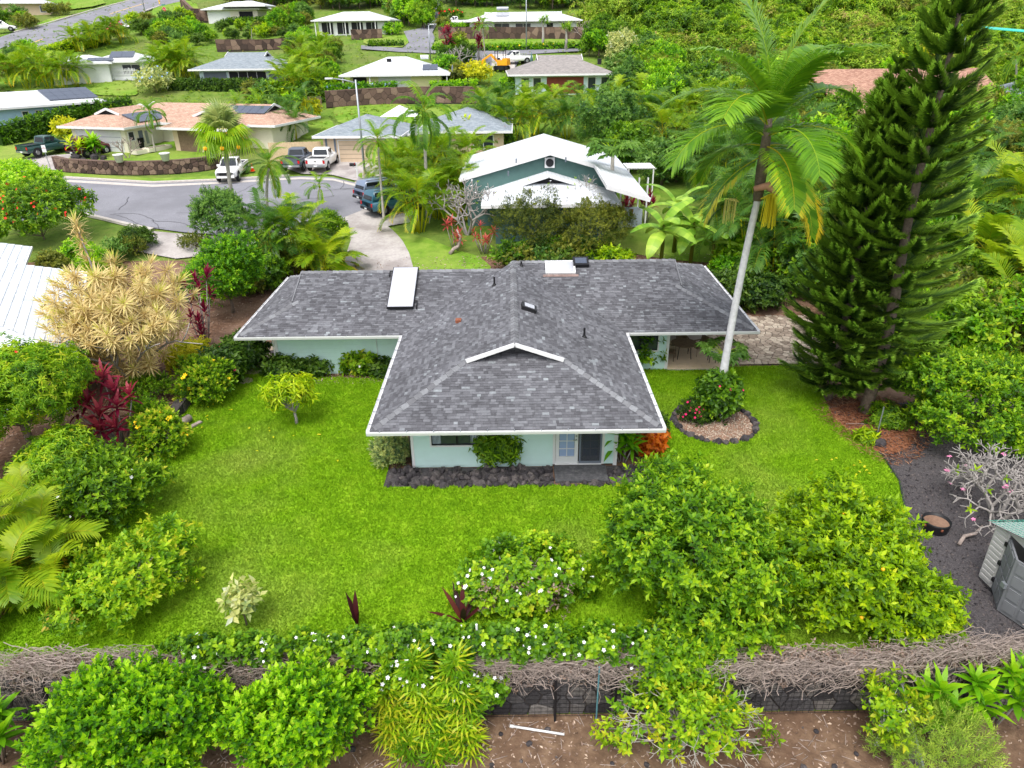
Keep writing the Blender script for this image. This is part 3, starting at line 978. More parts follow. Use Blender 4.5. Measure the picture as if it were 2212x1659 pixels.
# ------------------------------------------------------------------ the ground
def build_terrain():
 xs = sorted(set([-420, -300, -220, -170, -140, -120] + list(range(-104, -16, 4)) + [-15.2, -14.9, -14.6, -14.3, -14.0, -13.7, -13.4, -13.1, -12.8, -12.5] + list(range(-12, 108, 4)) + [120, 140, 170, 220, 300, 420]))
 ys = sorted(set([-60, -20, 0, 6, 10, 12, 12.75, 13.0, 13.3] + list(range(15, 60, 2)) + list(range(60, 220, 4)) + [240, 270, 300, 360, 430, 520, 700]))
 V = np.array([(x, y, float(np.interp(y, _TY, _TZ)) - 0.06) for y in ys for x in xs])
 # the wild slopes are not smooth
 far = np.clip((V[:, 1] - 90) / 60, 0, 1) * 0.35
 V[:, 2] -= far * (0.5 + 0.5 * np.sin(V[:, 0] * .31 + V[:, 1] * .17))
 nx = len(xs)
 F = [(j * nx + i, j * nx + i + 1, (j + 1) * nx + i + 1, (j + 1) * nx + i) for j in range(len(ys) - 1) for i in range(nx - 1)]
 o = link('terrain', mesh_np('terrain', V, np.array(F), None, M['terrain'], True))
 tag(o, kind='structure')
build_terrain()
def inside(poly, x, y):
 c = False
 n = len(poly)
 for i in range(n):
  x1, y1 = poly[i][:2]
  x2, y2 = poly[i - 1][:2]
  if (y1 > y) != (y2 > y) and x < (x2 - x1) * (y - y1) / (y2 - y1) + x1:
   c = not c
 return c
def densify(poly, step):
 out = []
 for i in range(len(poly)):
  a, b = poly[i], poly[(i + 1) % len(poly)]
  n = max(1, int(math.hypot(b[0] - a[0], b[1] - a[1]) / step))
  out += [(a[0] + (b[0] - a[0]) * k / n, a[1] + (b[1] - a[1]) * k / n) for k in range(n)]
 return out
def smooth_poly(poly, it=2):
 for _ in range(it):
  out = []
  n = len(poly)
  for i in range(n):
   a, b = poly[i], poly[(i + 1) % n]
   out += [(a[0] * .75 + b[0] * .25, a[1] * .75 + b[1] * .25), (a[0] * .25 + b[0] * .75, a[1] * .25 + b[1] * .75)]
  poly = out
 return poly
def drape(name, poly, mat, dz=0.03, step=1.0, kind='structure', soft=0, zf=None):
 """a sheet laid over the terrain"""
 zf = zf or Z
 if soft:
  poly = smooth_poly(poly, soft)
 b = densify(poly, step)
 pts = [Vector(p) for p in b]
 nb = len(pts)
 x0, x1 = min(p[0] for p in b), max(p[0] for p in b)
 y0, y1 = min(p[1] for p in b), max(p[1] for p in b)
 y = y0 + step / 2
 while y < y1:
  x = x0 + step / 2
  while x < x1:
   if inside(b, x, y):
    pts.append(Vector((x, y)))
   x += step
  y += step
 ed = [(i, (i + 1) % nb) for i in range(nb)]
 v, e, f, *_ = delaunay_2d_cdt(pts, ed, [], 1, 1e-4)
 V = [(p[0], p[1], zf(p[0], p[1]) + dz) for p in v]
 me = bpy.data.meshes.new(name)
 me.from_pydata(V, [], [tuple(q) for q in f])
 me.materials.append(M[mat] if isinstance(mat, str) else mat)
 # face upwards
 if len(me.polygons) and me.polygons[0].normal.z < 0:
  me.flip_normals()
 me.update()
 o = link(name, me)
 if kind:
  tag(o, kind=kind)
 return o, b
def gp(*px):
 return [G(*p)[:2] for p in px]
# lower yard and planting soil
drape('dirt_yard', [(-26, 5), (26, 5), (26, 12.7), (-26, 12.7)], 'dirt', 0.0, 0.8)
drape('planting_soil', [(-34, 13.05), (34, 13.05), (34, 46), (-34, 46)], 'soil', -0.02, 1.0)
# lawn round the house
LAWN = [(-14.2, 13.1)] + [(-14.2, 20), (-14.2, 27.4), (-13.0, 31.0), (-11.6, 30.9), (-9, 30.0), (-5.4, 29.6), (-4.6, 23), (-4.6, 20.9), (5.0, 20.9), (5.0, 23), (5.3, 29.9)] + \
   [at_z(*p, 0) for p in ((1420, 792), (1590, 793), (1745, 789), (1775, 850), (1800, 905), (1850, 945), (1905, 985), (1942, 1040), (1955, 1100), (1962, 1150), (1985, 1200), (2020, 1250))] + [(11.8, 13.1)]
lawn_o, LB = drape('lawn', LAWN, 'lawn', 0.02, 0.6)
def grass_blades(name, label, poly, n, zoff=0.02, h=(0.045, 0.1), mat='blade', holes=()):
 x0, x1 = min(p[0] for p in poly), max(p[0] for p in poly)
 y0, y1 = min(p[1] for p in poly), max(p[1] for p in poly)
 P = np.array(poly)
 c = rng.uniform((x0, y0), (x1, y1), (n, 2))
 # vectorised point-in-polygon
 ins = np.zeros(n, bool)
 for i in range(len(P)):
  a, b = P[i], P[i - 1]
  q = (a[1] > c[:, 1]) != (b[1] > c[:, 1])
  with np.errstate(divide='ignore', invalid='ignore'):
   xx = (b[0] - a[0]) * (c[:, 1] - a[1]) / (b[1] - a[1]) + a[0]
  ins ^= q & (c[:, 0] < xx)
 for hx, hy, hr in holes:
  ins &= (c[:, 0] - hx) ** 2 + (c[:, 1] - hy) ** 2 > hr * hr
 c = c[ins]
 m = len(c)
 z = np.full(m, zoff)
 a = rng.uniform(0, 2 * math.pi, m)
 hh = rng.uniform(h[0], h[1], m)
 w = rng.uniform(.012, .024, m)
 ln = rng.uniform(0.2, 1.1, m) * hh
 b = rng.uniform(0, 2 * math.pi, m)
 dx, dy = np.cos(a) * w, np.sin(a) * w
 V = np.stack([np.stack([c[:, 0] - dx, c[:, 1] - dy, z], 1), np.stack([c[:, 0] + dx, c[:, 1] + dy, z], 1),
      np.stack([c[:, 0] + np.cos(b) * ln, c[:, 1] + np.sin(b) * ln, z + hh], 1)], 1).reshape(-1, 3)
 F = np.arange(m * 3).reshape(-1, 3)
 o = link(name, mesh_np(name, V, F, rng.random(m), M[mat]))
 return tag(o, label, 'grass', kind='stuff')
PALM_BED = (8.25, 25.2, 1.62)
grass_blades('grass', 'short mown bright green grass of the lawn round the house', LB, 420000, holes=[PALM_BED])
drape('rock_bed', [(-4.6, 20.92), (1.45, 20.92), (1.45, 22.1), (-4.6, 22.1)], 'gravel', 0.01, .8)
drape('rock_bed', [(3.42, 20.92), (5.0, 20.92), (5.0, 22.1), (3.42, 22.1)], 'gravel', 0.01, .8)
# black cinder strip on the right with its edging
GRAVEL = [at_z(*p, 0) for p in ((1790, 880), (1845, 947), (1900, 990), (1938, 1042), (1951, 1100), (1958, 1152), (1982, 1203), (2016, 1253))] + [(11.9, 13.15), (24, 13.15), (24, 27.5)]
drape('gravel_bed', GRAVEL, 'gravel', 0.012, 0.8)
edge = [at_z(*p, 0) for p in ((1905, 985), (1942, 1040), (1955, 1100), (1962, 1150), (1985, 1200), (2020, 1250), (2050, 1290))]
mb = MB()
mb.tube([(x, y, 0.05) for x, y in edge], 0.035, 6)
tag(link('lawn_edging', mesh_from('lawn_edging', mb, M['edging'], True)), 'thin dark edging strip curving between lawn and black gravel', 'edging')
# ---- streets
def street(name, pts, mat='asphalt', dz=0.05, step=1.5, soft=0):
 return drape(name, gp(*pts), mat, dz, step, soft=soft)[1]
CUL = street('cul_de_sac', ((-260, 420), (60, 383), (140, 386), (330, 397), (480, 391), (560, 386), (650, 381), (720, 384), (775, 397), (800, 415), (806, 432), (795, 452), (760, 468), (715, 482),
       (640, 508), (520, 512), (400, 503), (290, 488), (215, 470), (150, 455), (-260, 560)), dz=0.04)
# cracks on the old asphalt: thin tar lines
def tar(pts, w=0.05):
 V, F = [], []
 for i in range(len(pts)):
  a = Vector(pts[max(0, i - 1)]); b = Vector(pts[min(len(pts) - 1, i + 1)])
  d = (b - a).normalized()
  n = Vector((-d.y, d.x)) * w / 2
  for s in (1, -1):
   x, y = pts[i][0] + n.x * s, pts[i][1] + n.y * s
   V.append((x, y, Z(x, y) + 0.056))
 return V, [(2 * i, 2 * i + 1, 2 * i + 3, 2 * i + 2) for i in range(len(pts) - 1)]
mb = MB()
for k in range(16):
 x, y = random.uniform(-40, -14), random.uniform(51, 64)
 a = random.choice((0, 0, 1.5)) + random.uniform(-.4, .4)
 pts = []
 for i in range(random.randint(8, 22)):
  if not inside(CUL, x, y):
   break
  pts.append((x, y))
  a += random.uniform(-.35, .35)
  x += math.cos(a) * .5
  y += math.sin(a) * .5
 if len(pts) > 3:
  v, f = tar(pts, random.uniform(.03, .06))
  mb.add(v, f)
tag(link('asphalt_crack', mesh_from('asphalt_crack', mb, plain('tar', lin(78, 78, 82), .9, var=.1))), kind='structure')
street('driveway', ((752, 478), (796, 470), (822, 478), (848, 498), (870, 522), (884, 548), (893, 580), (900, 620), (748, 620), (745, 560), (758, 520)), 'concrete', 0.06, 1.0)
street('driveway_apron', ((700, 482), (745, 470), (780, 456), (797, 442), (802, 428), (796, 414), (778, 399), (796, 400), (815, 412), (850, 418), (905, 450), (905, 478), (835, 490), (798, 474), (750, 482), (720, 496)), 'concrete', 0.05, 1.0)
street('street_gutter', ((100, 388), (140, 389), (330, 400), (480, 394), (560, 389), (650, 384), (720, 387), (775, 400), (770, 404), (720, 391), (650, 388), (560, 393), (480, 398), (330, 405), (140, 394), (100, 392)), 'kerb', 0.052, 1.0)
street('driveway_concrete', ((610, 362), (655, 338), (790, 338), (830, 372), (812, 412), (772, 392), (720, 379), (650, 376)), 'concrete', 0.05, 1.0)
street('parking_pad', ((20, 352), (90, 338), (300, 322), (330, 330), (250, 345), (120, 352), (125, 378), (60, 378), (-60, 400), (-60, 370)), 'concrete', 0.05, 1.0)
street('sidewalk', ((325, 500), (400, 507), (520, 516), (560, 520), (520, 545), (380, 560), (300, 545), (300, 512)), 'concrete', 0.05, 1.0)
street('upper_road', ((-90, 108), (27, 72), (200, 24), (300, -4), (420, -4), (345, 14), (312, 26), (306, 36), (316, 46), (262, 58), (175, 70), (60, 114), (-90, 165)), step=3)
street('hill_drive', ((872, 68), (906, 62), (922, 48), (931, 20), (933, -3), (952, -3), (949, 30), (944, 52), (934, 70), (940, 84), (930, 108), (868, 106), (884, 92)), step=3)
street('upper_lane', ((780, 98), (868, 104), (1000, 109), (1262, 101), (1262, 110), (1130, 118), (1110, 150), (1010, 150), (960, 150), (950, 116), (860, 112), (780, 106)), dz=0.03, step=3)
for a, b in (((0, 116), (92, 85)), ((237, 31), (312, 8)), ((-80, 146), (-25, 125))):
 p, q = Vector(gp(a)[0]), Vector(gp(b)[0])
 d = (q - p).normalized()
 n = Vector((-d.y, d.x)) * .12
 drape('road_marking', [p + n, p - n, q - n, q + n], 'yellowline', 0.07, 1.5)
drape('road_marking', gp((245, 58), (300, 40), (312, 48), (306, 56), (262, 60)), 'whiteline', 0.075, 1.5)
# kerbs: a real step along the bulb of the street
def kerb(pts, w=0.35, h=0.13, name='kerb'):
 g = gp(*pts)
 path = []
 for i in range(len(g) - 1):
  n = max(1, int(math.hypot(g[i + 1][0] - g[i][0], g[i + 1][1] - g[i][1]) / 1.0))
  path += [(g[i][0] + (g[i + 1][0] - g[i][0]) * k / n, g[i][1] + (g[i + 1][1] - g[i][1]) * k / n) for k in range(n)]
 path.append(g[-1])
 V, F = [], []
 for i, p in enumerate(path):
  a = Vector(path[max(0, i - 1)]); b = Vector(path[min(len(path) - 1, i + 1)])
  d = (b - a).normalized()
  n = Vector((-d.y, d.x)) * w / 2
  for s, hh in ((1, -.03), (.9, h), (-.9, h), (-1, -.03)):
   x, y = p[0] + n.x * s, p[1] + n.y * s
   V.append((x, y, Z(x, y) + hh + .03))
 for i in range(len(path) - 1):
  for k in range(3):
   F.append((4 * i + k, 4 * i + k + 1, 4 * i + 5 + k, 4 * i + 4 + k))
 mb_ = MB().add(V, F)
 tag(link(name, mesh_from(name, mb_, M['kerb'])), kind='structure')
kerb(((100, 383), (140, 385), (330, 396), (480, 390), (560, 385), (625, 381)))
kerb(((770, 396), (800, 414), (806, 432)))
kerb(((150, 457), (215, 472), (290, 490), (330, 498)))
kerb(((30, 70), (200, 22), (300, -4)), .4)
kerb(((60, 117), (175, 73), (262, 61)), .4)
kerb(((345, 13), (312, 25), (306, 36), (316, 47), (330, 55)), .4)
# grass elsewhere
def patch(pts, dz=0.03, step=1.5, soft=1, blades=0, mat='wildgrass'):
 o, b = drape('grass_patch', gp(*pts), mat, dz, step, soft=soft)
 return b
patch(((120, 368), (140, 374), (330, 386), (480, 381), (560, 376), (560, 383), (480, 389), (330, 395), (140, 384), (115, 380)), dz=.06, soft=0)
patch(((128, 350), (200, 325), (330, 312), (430, 300), (480, 318), (470, 342), (300, 350), (180, 352)), dz=.08)
patch(((0, 308), (45, 305), (70, 330), (30, 350), (-60, 360), (-60, 320)))
patch(((830, 488), (905, 508), (970, 535), (1060, 562), (1060, 620), (900, 620), (893, 575), (872, 525)), dz=0.02)
patch(((1310, 495), (1420, 480), (1560, 500), (1560, 570), (1430, 560), (1330, 540)), dz=0.02)
patch(((1370, 400), (1420, 395), (1430, 440), (1390, 440)), dz=0.02)
patch(((165, 178), (290, 172), (300, 200), (290, 208), (190, 205)))
patch(((0, 165), (170, 160), (180, 190), (60, 200), (0, 195)))
patch(((640, 262), (700, 250), (725, 268), (715, 300), (640, 300)))
patch(((722, 228), (860, 222), (905, 235), (1000, 232), (1000, 260), (900, 280), (735, 270), (720, 250)))
patch(((780, 90), (800, 74), (860, 70), (885, 78), (884, 92), (866, 104), (800, 99)))
patch(((940, 86), (1000, 80), (1255, 82), (1265, 98), (1130, 104), (1000, 106), (932, 106)))
patch(((325, 20), (360, 3), (420, 0), (440, 40), (360, 50), (335, 40)))
patch(((515, 60), (560, 52), (620, 68), (560, 70)))
patch(((70, 20), (100, 0), (220, -3), (230, 10), (110, 26)))
patch(((60, 60), (110, 38), (170, 30), (70, 62)))
patch(((770, 376), (800, 372), (830, 392), (812, 410), (785, 392)), dz=.06)
# ------------------------------------------------------------------ stones
def voronoi(pts, bounds, shrink=0.02):
 """cells of jittered points inside a rectangle"""
 P = np.array(pts)
 out = []
 for i, p in enumerate(P):
  poly = [(bounds[0], bounds[2]), (bounds[1], bounds[2]), (bounds[1], bounds[3]), (bounds[0], bounds[3])]
  d = np.sum((P - p) ** 2, axis=1)
  for j in np.argsort(d)[1:16]:
   q = P[j]
   m = (p + q) / 2
   n = q - p
   L = np.linalg.norm(n)
   n = n / L
   new = []
   for k in range(len(poly)):
    a, b = poly[k - 1], poly[k]
    da = (a[0] - m[0]) * n[0] + (a[1] - m[1]) * n[1] + shrink
    db = (b[0] - m[0]) * n[0] + (b[1] - m[1]) * n[1] + shrink
    if (da <= 0) != (db <= 0):
     t = da / (da - db)
     new.append((a[0] + (b[0] - a[0]) * t, a[1] + (b[1] - a[1]) * t))
    if db <= 0:
     new.append(b)
   poly = new
   if len(poly) < 3:
    break
  if len(poly) >= 3:
   out.append((i, poly))
 return out
def jitter_grid(x0, x1, y0, y1, s, j=0.38, sx=1.0):
 out = []
 ny = max(1, round((y1 - y0) / s)); nx = max(1, round((x1 - x0) / (s * sx)))
 for b in range(ny):
  for a in range(nx):
   out.append((x0 + (x1 - x0) * (a + .5 + random.uniform(-j, j) + (.25 if b % 2 else -.25)) / nx, y0 + (y1 - y0) * (b + .5 + random.uniform(-j, j)) / ny))
 return out
def stone_piece(poly, f, depth, tone):
 """a wall or paving stone: cell polygon pushed out by `depth`, with worn (inset) face. f maps (u,v,w) to metres"""
 n = len(poly)
 cx = sum(p[0] for p in poly) / n
 cy = sum(p[1] for p in poly) / n
 q = [(cx + (p[0] - cx) * .86, cy + (p[1] - cy) * .86) for p in poly]
 mb = MB()
 V = [f(p[0], p[1], 0) for p in poly] + [f(p[0], p[1], depth * .7) for p in poly] + [f(p[0], p[1], depth) for p in q]
 F = [tuple(2 * n + i for i in range(n))]
 for i in range(n):
  k = (i + 1) % n
  F += [(i, k, n + k, n + i), (n + i, n + k, 2 * n + k, 2 * n + i)]
 return mb.add(V, F, tone)
def stone_wall(name, label, path, h, t, size, zb=None, mat='wallstone', cap=True, parts=300, hf=None, cat='stone wall', back=True):
 """rubble wall along a ground path (metres); stones on the outer (right-hand) face are pieces of their own"""
 P = [Vector(p) for p in path]
 seg = [0]
 for i in range(len(P) - 1):
  seg.append(seg[-1] + (P[i + 1] - P[i]).length)
 tot = seg[-1]
 def at(s):
  s = min(max(s, 0), tot)
  for i in range(len(P) - 1):
   if s <= seg[i + 1] or i == len(P) - 2:
    u = (s - seg[i]) / (seg[i + 1] - seg[i])
    d = (P[i + 1] - P[i]).normalized()
    return P[i].lerp(P[i + 1], u), d
 zb = zb or (lambda x, y: Z(x, y))
 base = at(tot / 2)[0]
 root = thing(name, (base.x, base.y, zb(base.x, base.y)), label, cat)
 # core
 mb = MB()
 n = max(2, int(tot / 1.0))
 for i in range(n + 1):
  p, d = at(tot * i / n)
  nn = Vector((d.y, -d.x))
  z = zb(p.x, p.y)
  hh = h if hf is None else hf(tot * i / n)
  a, b = p - nn * t / 2, p + nn * t / 2
  mb.v += [(a.x, a.y, z - .3), (b.x, b.y, z - .3), (b.x, b.y, z + hh), (a.x, a.y, z + hh)]
 for i in range(n):
  for k in range(4):
   k2 = (k + 1) % 4
   mb.f.append([4 * i + k, 4 * i + 4 + k, 4 * i + 4 + k2, 4 * i + k2]); mb.t.append(.5)
 mb.f += [[3, 2, 1, 0], [4 * n, 4 * n + 1, 4 * n + 2, 4 * n + 3]]; mb.t += [.5, .5]
 wp(root, 'wall_core', mb, M['mortar'])
 if size:
  pts = jitter_grid(0, tot, 0, h, size, .36, 1.25)
  cells = voronoi(pts, (0, tot, 0, h), .018)
  cells.sort(key=lambda c: -len(c[1]))
  extra = MB()
  for k, (i, poly) in enumerate(cells):
   dep = random.uniform(.05, .1)
   def f(u, v, w):
    p, d = at(u)
    nn = Vector((d.y, -d.x))
    q = p + nn * (t / 2 + w - .01)
    hh = 1.0 if hf is None else hf(u) / h
    return (q.x, q.y, zb(p.x, p.y) + v * hh)
   m = stone_piece(poly, f, dep, random.random())
   if k < parts:
    wp(root, 'stone', m, M[mat])
   else:
    extra.add(m.v, m.f, .5)
  if extra.v:
   tag(wp(root, 'small_stones', extra, M[mat]), kind='stuff')
 if cap:
  mb = MB()
  for i in range(n + 1):
   p, d = at(tot * i / n)
   nn = Vector((d.y, -d.x))
   z = zb(p.x, p.y) + (h if hf is None else hf(tot * i / n))
   a, b = p - nn * (t / 2 + .04), p + nn * (t / 2 + .08)
   mb.v += [(a.x, a.y, z), (b.x, b.y, z), (b.x, b.y, z + .06), (a.x, a.y, z + .06)]
  for i in range(n):
   for k in range(4):
    k2 = (k + 1) % 4
    mb.f.append([4 * i + k, 4 * i + 4 + k, 4 * i + 4 + k2, 4 * i + k2]); mb.t.append(.6)
  mb.f += [[3, 2, 1, 0], [4 * n, 4 * n + 1, 4 * n + 2, 4 * n + 3]]; mb.t += [.5, .5]
  wp(root, 'coping', mb, M[mat])
 return root
# retaining wall between lawn and lower yard
stone_wall('retaining_wall', 'dark rock retaining wall behind the wire mesh fence below the lawn', [(-17, 12.88), (18, 12.88)], 1.46, .24, .4, zb=lambda x, y: -1.5, mat='wallgrey', cat='wall', cap=False)
# low wall of the left bed
g = [at_z(260, 1020, 0.2), at_z(330, 955, 0.2), at_z(395, 872, 0.2), at_z(470, 800, 0.2), at_z(545, 748, 0.2)]
stone_wall('garden_wall', 'low dark block wall edging the raised bed left of the lawn', g, .42, .3, .28, zb=lambda x, y: 0.0, mat='lava', cat='wall')
# street wall in front of the tan-roofed house
cw = [G(*p)[:2] for p in ((124, 365), (150, 371), (220, 375), (300, 377), (380, 374), (440, 368), (480, 360))]
stone_wall('street_wall', 'curved brown lava rock wall along the cul-de-sac below white planters', cw, 1.15, .4, .42)
# upper terraces
stone_wall('terrace_wall', 'long brown rock retaining wall below the blue-flowered hedge', [G(*p)[:2] for p in ((705, 232), (800, 226), (900, 222), (1040, 222))], 1.9, .5, .75, parts=120)
stone_wall('terrace_wall', 'dark brown rock terrace wall under the uppermost white house', [G(*p)[:2] for p in ((948, 84), (1050, 84), (1150, 84), (1258, 84))], 1.9, .5, .8, parts=120)
stone_wall('terrace_wall', 'short dark rock wall under the white house left of the hill drive', [G(*p)[:2] for p in ((760, 84), (790, 84), (826, 82))], 1.5, .5, .8, parts=80)
stone_wall('terrace_wall', 'dark rock wall on the slope right of the red and white stop sign', [G(*p)[:2] for p in ((395, 20), (420, 44), (455, 46))], 2.2, .5, .8, parts=80)
stone_wall('terrace_wall', 'dark rock wall behind the grey hip roof house', [G(*p)[:2] for p in ((470, 108), (560, 108), (640, 104))], 1.6, .5, .9, parts=80)
# stone patio right of the house
px0, px1, py0, py1 = 10.2, 16.4, 30.75, 39.3
proot = tag(link('patio', mesh_from('patio', MB().box(px0, px1, py0, py1, -.1, .03), M['mortar'])), kind='structure')
cells = voronoi(jitter_grid(px0, px1, py0, py1, .31, .36, 1.2), (px0, px1, py0, py1), .016)
cells.sort(key=lambda c: min(p[1] for p in c[1]))
extra = MB()
for k, (i, poly) in enumerate(cells):
 m = stone_piece(poly, lambda u, v, w: (u, v, .03 + w), random.uniform(.025, .04), random.random())
 if k < 300:
  link('paving_stone', mesh_from('paving_stone', m, M['paver']), proot)
 else:
  for fc in m.f:
   pass
  n0 = len(extra.v)
  extra.v += m.v
  extra.f += [[q + n0 for q in fc] for fc in m.f]
  extra.t += m.t
if extra.v:
 tag(link('far_paving_stones', mesh_from('far_paving_stones', extra, M['paver']), proot), kind='stuff')
# stepping stones left of the house
for k in range(7):
 y = 29.6 + k * .95
 poly = [(-12.35 + .35 * k * .1 + (.36 + random.uniform(-.06, .06)) * math.cos(a), y + (.3 + random.uniform(-.05, .05)) * math.sin(a)) for a in [i * 2 * math.pi / 7 + random.uniform(-.2, .2) for i in range(7)]]
 mb = MB().prism([(p[0] + 12.3, p[1] - y) for p in poly], -.02, .035, .6)
 o = link('stepping_stone', mesh_from('stepping_stone', mb, M['paver']), None, (-12.3, y, .02))
 tag(o, 'flat pale stepping stone in the dark path left of the house', 'stone', 'stepping stones beside the house')
drape('cinder_path', [(-13.1, 29.0), (-11.6, 29.0), (-11.4, 37), (-12.9, 37)], 'gravel', 0.012, .8)
# ------------------------------------------------------------------ the house
HX, EZ, SL = 0.12, 2.47, 0.37
XL, XR, YF = -4.79, 5.03, 20.6                 # eaves of the front wing
WL, WR, YW = -12.13, 10.85, 29.05              # outer eaves of the side wings
YBL, YBR = 37.6, 38.75                         # back eaves left / right
GI = 3.25                                      # inset of the front dutch gable
RZ = EZ + SL * (XR - HX)                       # ridge of the front wing
YRL, YRR = (YW + YBL) / 2, (YW + YBR) / 2
house = thing('house', (0, 30, 0), 'mint green single storey house with grey shingle hip roof in the lawn', 'house')
def zroof(d):
 return EZ + SL * d
class Slope:
 """one roof plane: eave start, eave direction, inward direction; polygon in (u along eave, v inward) metres in plan"""
 def __init__(s, o, du, dv, poly, sl=None, ez=None):
  s.o, s.du, s.dv, s.poly = Vector(o), Vector(du), Vector(dv), poly
  s.sl, s.ez = sl or SL, EZ if ez is None else ez
 def pt(s, u, v, h=0.0):
  k = math.sqrt(1 + s.sl * s.sl)
  p = s.o + s.du * u + s.dv * (v - h * s.sl / k)
  return (p.x, p.y, s.ez + s.sl * v + h / k)
 def span(s, v):
  xs = []
  n = len(s.poly)
  for i in range(n):
   a, b = s.poly[i - 1], s.poly[i]
   if (a[1] <= v) != (b[1] <= v):
    xs.append(a[0] + (b[0] - a[0]) * (v - a[1]) / (b[1] - a[1]))
  xs.sort()
  return xs
W_F = XR - XL
slopes = {
 'front': Slope((XL, YF), (1, 0), (0, 1), [(0, 0), (W_F, 0), (W_F - GI - .35, GI + .35), (GI + .35, GI + .35)]),
 'fleft': Slope((XL, YF), (0, 1), (1, 0), [(0, 0), (YW - YF, 0), (YRR - YF, HX - XL), (GI - .25, HX - XL), (GI - .25, GI), (GI, GI)]),
 'fright': Slope((XR, YF), (0, 1), (-1, 0), [(0, 0), (YW - YF, 0), (YRR - YF, XR - HX), (GI - .25, XR - HX), (GI - .25, GI), (GI, GI)]),
 'left': Slope((WL, YW), (1, 0), (0, 1), [(0, 0), (XL - WL, 0), (XL - WL + YRL - YW, YRL - YW), (2.0, YRL - YW), (2.0, 2.2), (2.2, 2.2)]),
 'right': Slope((XR, YW), (1, 0), (0, 1), [(0, 0), (WR - XR, 0), (WR - XR - 3.0, 3.0), (WR - XR - 2.8, 3.0), (WR - XR - 2.8, YRR - YW), (-(YRR - YW), YRR - YW)]),
 'lhip': Slope((WL, YW), (0, 1), (1, 0), [(0, 0), (YBL - YW, 0), (YBL - YW - 2.5, 2.5), (2.5, 2.5)]),
 'rhip': Slope((WR, YW), (0, 1), (-1, 0), [(0, 0), (YBR - YW, 0), (YBR - YW - 3.3, 3.3), (3.3, 3.3)]),
 'lback': Slope((WL, YBL), (1, 0), (0, -1), [(0, 0), (HX - WL, 0), (HX - WL, YBL - YRL), (2.0, YBL - YRL), (2.0, 2.2), (2.2, 2.2)]),
 'rback': Slope((HX, YBR), (1, 0), (0, -1), [(0, 0), (WR - HX, 0), (WR - HX - 3.0, 3.0), (WR - HX - 2.8, 3.0), (WR - HX - 2.8, YBR - YRR), (0, YBR - YRR)]),
}
M['flashing'] = plain('stained_flashing', lin(136, 116, 110), .8, var=.4, scale=5)
roof = thing('roof', (0, 0, 0), None, None)
roof.parent = house
roof.location = (0, 0, 0)
deckmb = MB()
for s in slopes.values():
 top = [s.pt(u, v, -.005) for u, v in s.poly]
 bot = [s.pt(u, v, -.07) for u, v in s.poly]
 n = len(top)
 deckmb.add(top + bot, [tuple(range(n)), tuple(range(2 * n - 1, n - 1, -1))] + [(i, n + i, n + (i + 1) % n, (i + 1) % n) for i in range(n)])
def hp(name, mb, mat, smooth=False, parent=None):
 mb.moved((0, -30, 0))
 return link(name, mesh_from(name, mb, M[mat] if isinstance(mat, str) else mat, smooth), parent or house)
hp('roof_deck', deckmb, M['ridgecap'], parent=roof)
EXP = 0.125
near, rest = [], MB()
k2 = math.sqrt(1 + SL * SL)
for key, s in slopes.items():
 vmax = max(p[1] for p in s.poly)
 ev = EXP / k2
 v = 0.0
 row = 0
 while v < vmax - .02:
  v1 = min(v + ev, vmax - 1e-4)
  a, b = s.span(v + 1e-5), s.span(v1)
  if len(a) >= 2 and len(b) >= 2:
   lo0, hi0, lo1, hi1 = a[0], a[-1], b[0], b[-1]
   u = min(lo0, lo1) - random.uniform(0, .4)
   end = max(hi0, hi1)
   t = random.random()
   while u < end:
    w = random.choice((.1, .14, .18, .24, .3))
    t = min(1, max(0, .12 + .66 * (random.random() ** 1.1) + (.22 if random.random() < .12 else 0)))
    q = [(min(max(u, lo0), hi0), v), (min(max(u + w - .006, lo0), hi0), v), (min(max(u + w - .006, lo1), hi1), v1), (min(max(u, lo1), hi1), v1)]
    if abs(q[1][0] - q[0][0]) + abs(q[2][0] - q[3][0]) > .02:
     hh = random.choice((.012, .012, .02))
     P = [s.pt(q[0][0], q[0][1], 0), s.pt(q[1][0], q[1][1], 0), s.pt(q[0][0], q[0][1], hh), s.pt(q[1][0], q[1][1], hh), s.pt(q[2][0], q[2][1], .003), s.pt(q[3][0], q[3][1], .003)]
     F = [(2, 3, 4, 5), (0, 1, 3, 2), (0, 2, 5), (1, 4, 3)]
     if key in ('fright', 'rhip', 'lback', 'rback'):
      F = [tuple(reversed(f)) for f in F]
     if key == 'front' and len(near) < 300 and row >= 1:
      near.append((P, F, t))
     else:
      rest.add(P, F, t)
    u += w
  v += ev
  row += 1
for P, F, t in near:
 hp('shingle', MB().add(P, F, t), M['shingle'], parent=roof)
tag(hp('shingle_courses', rest, M['shingle'], parent=roof), kind='stuff')
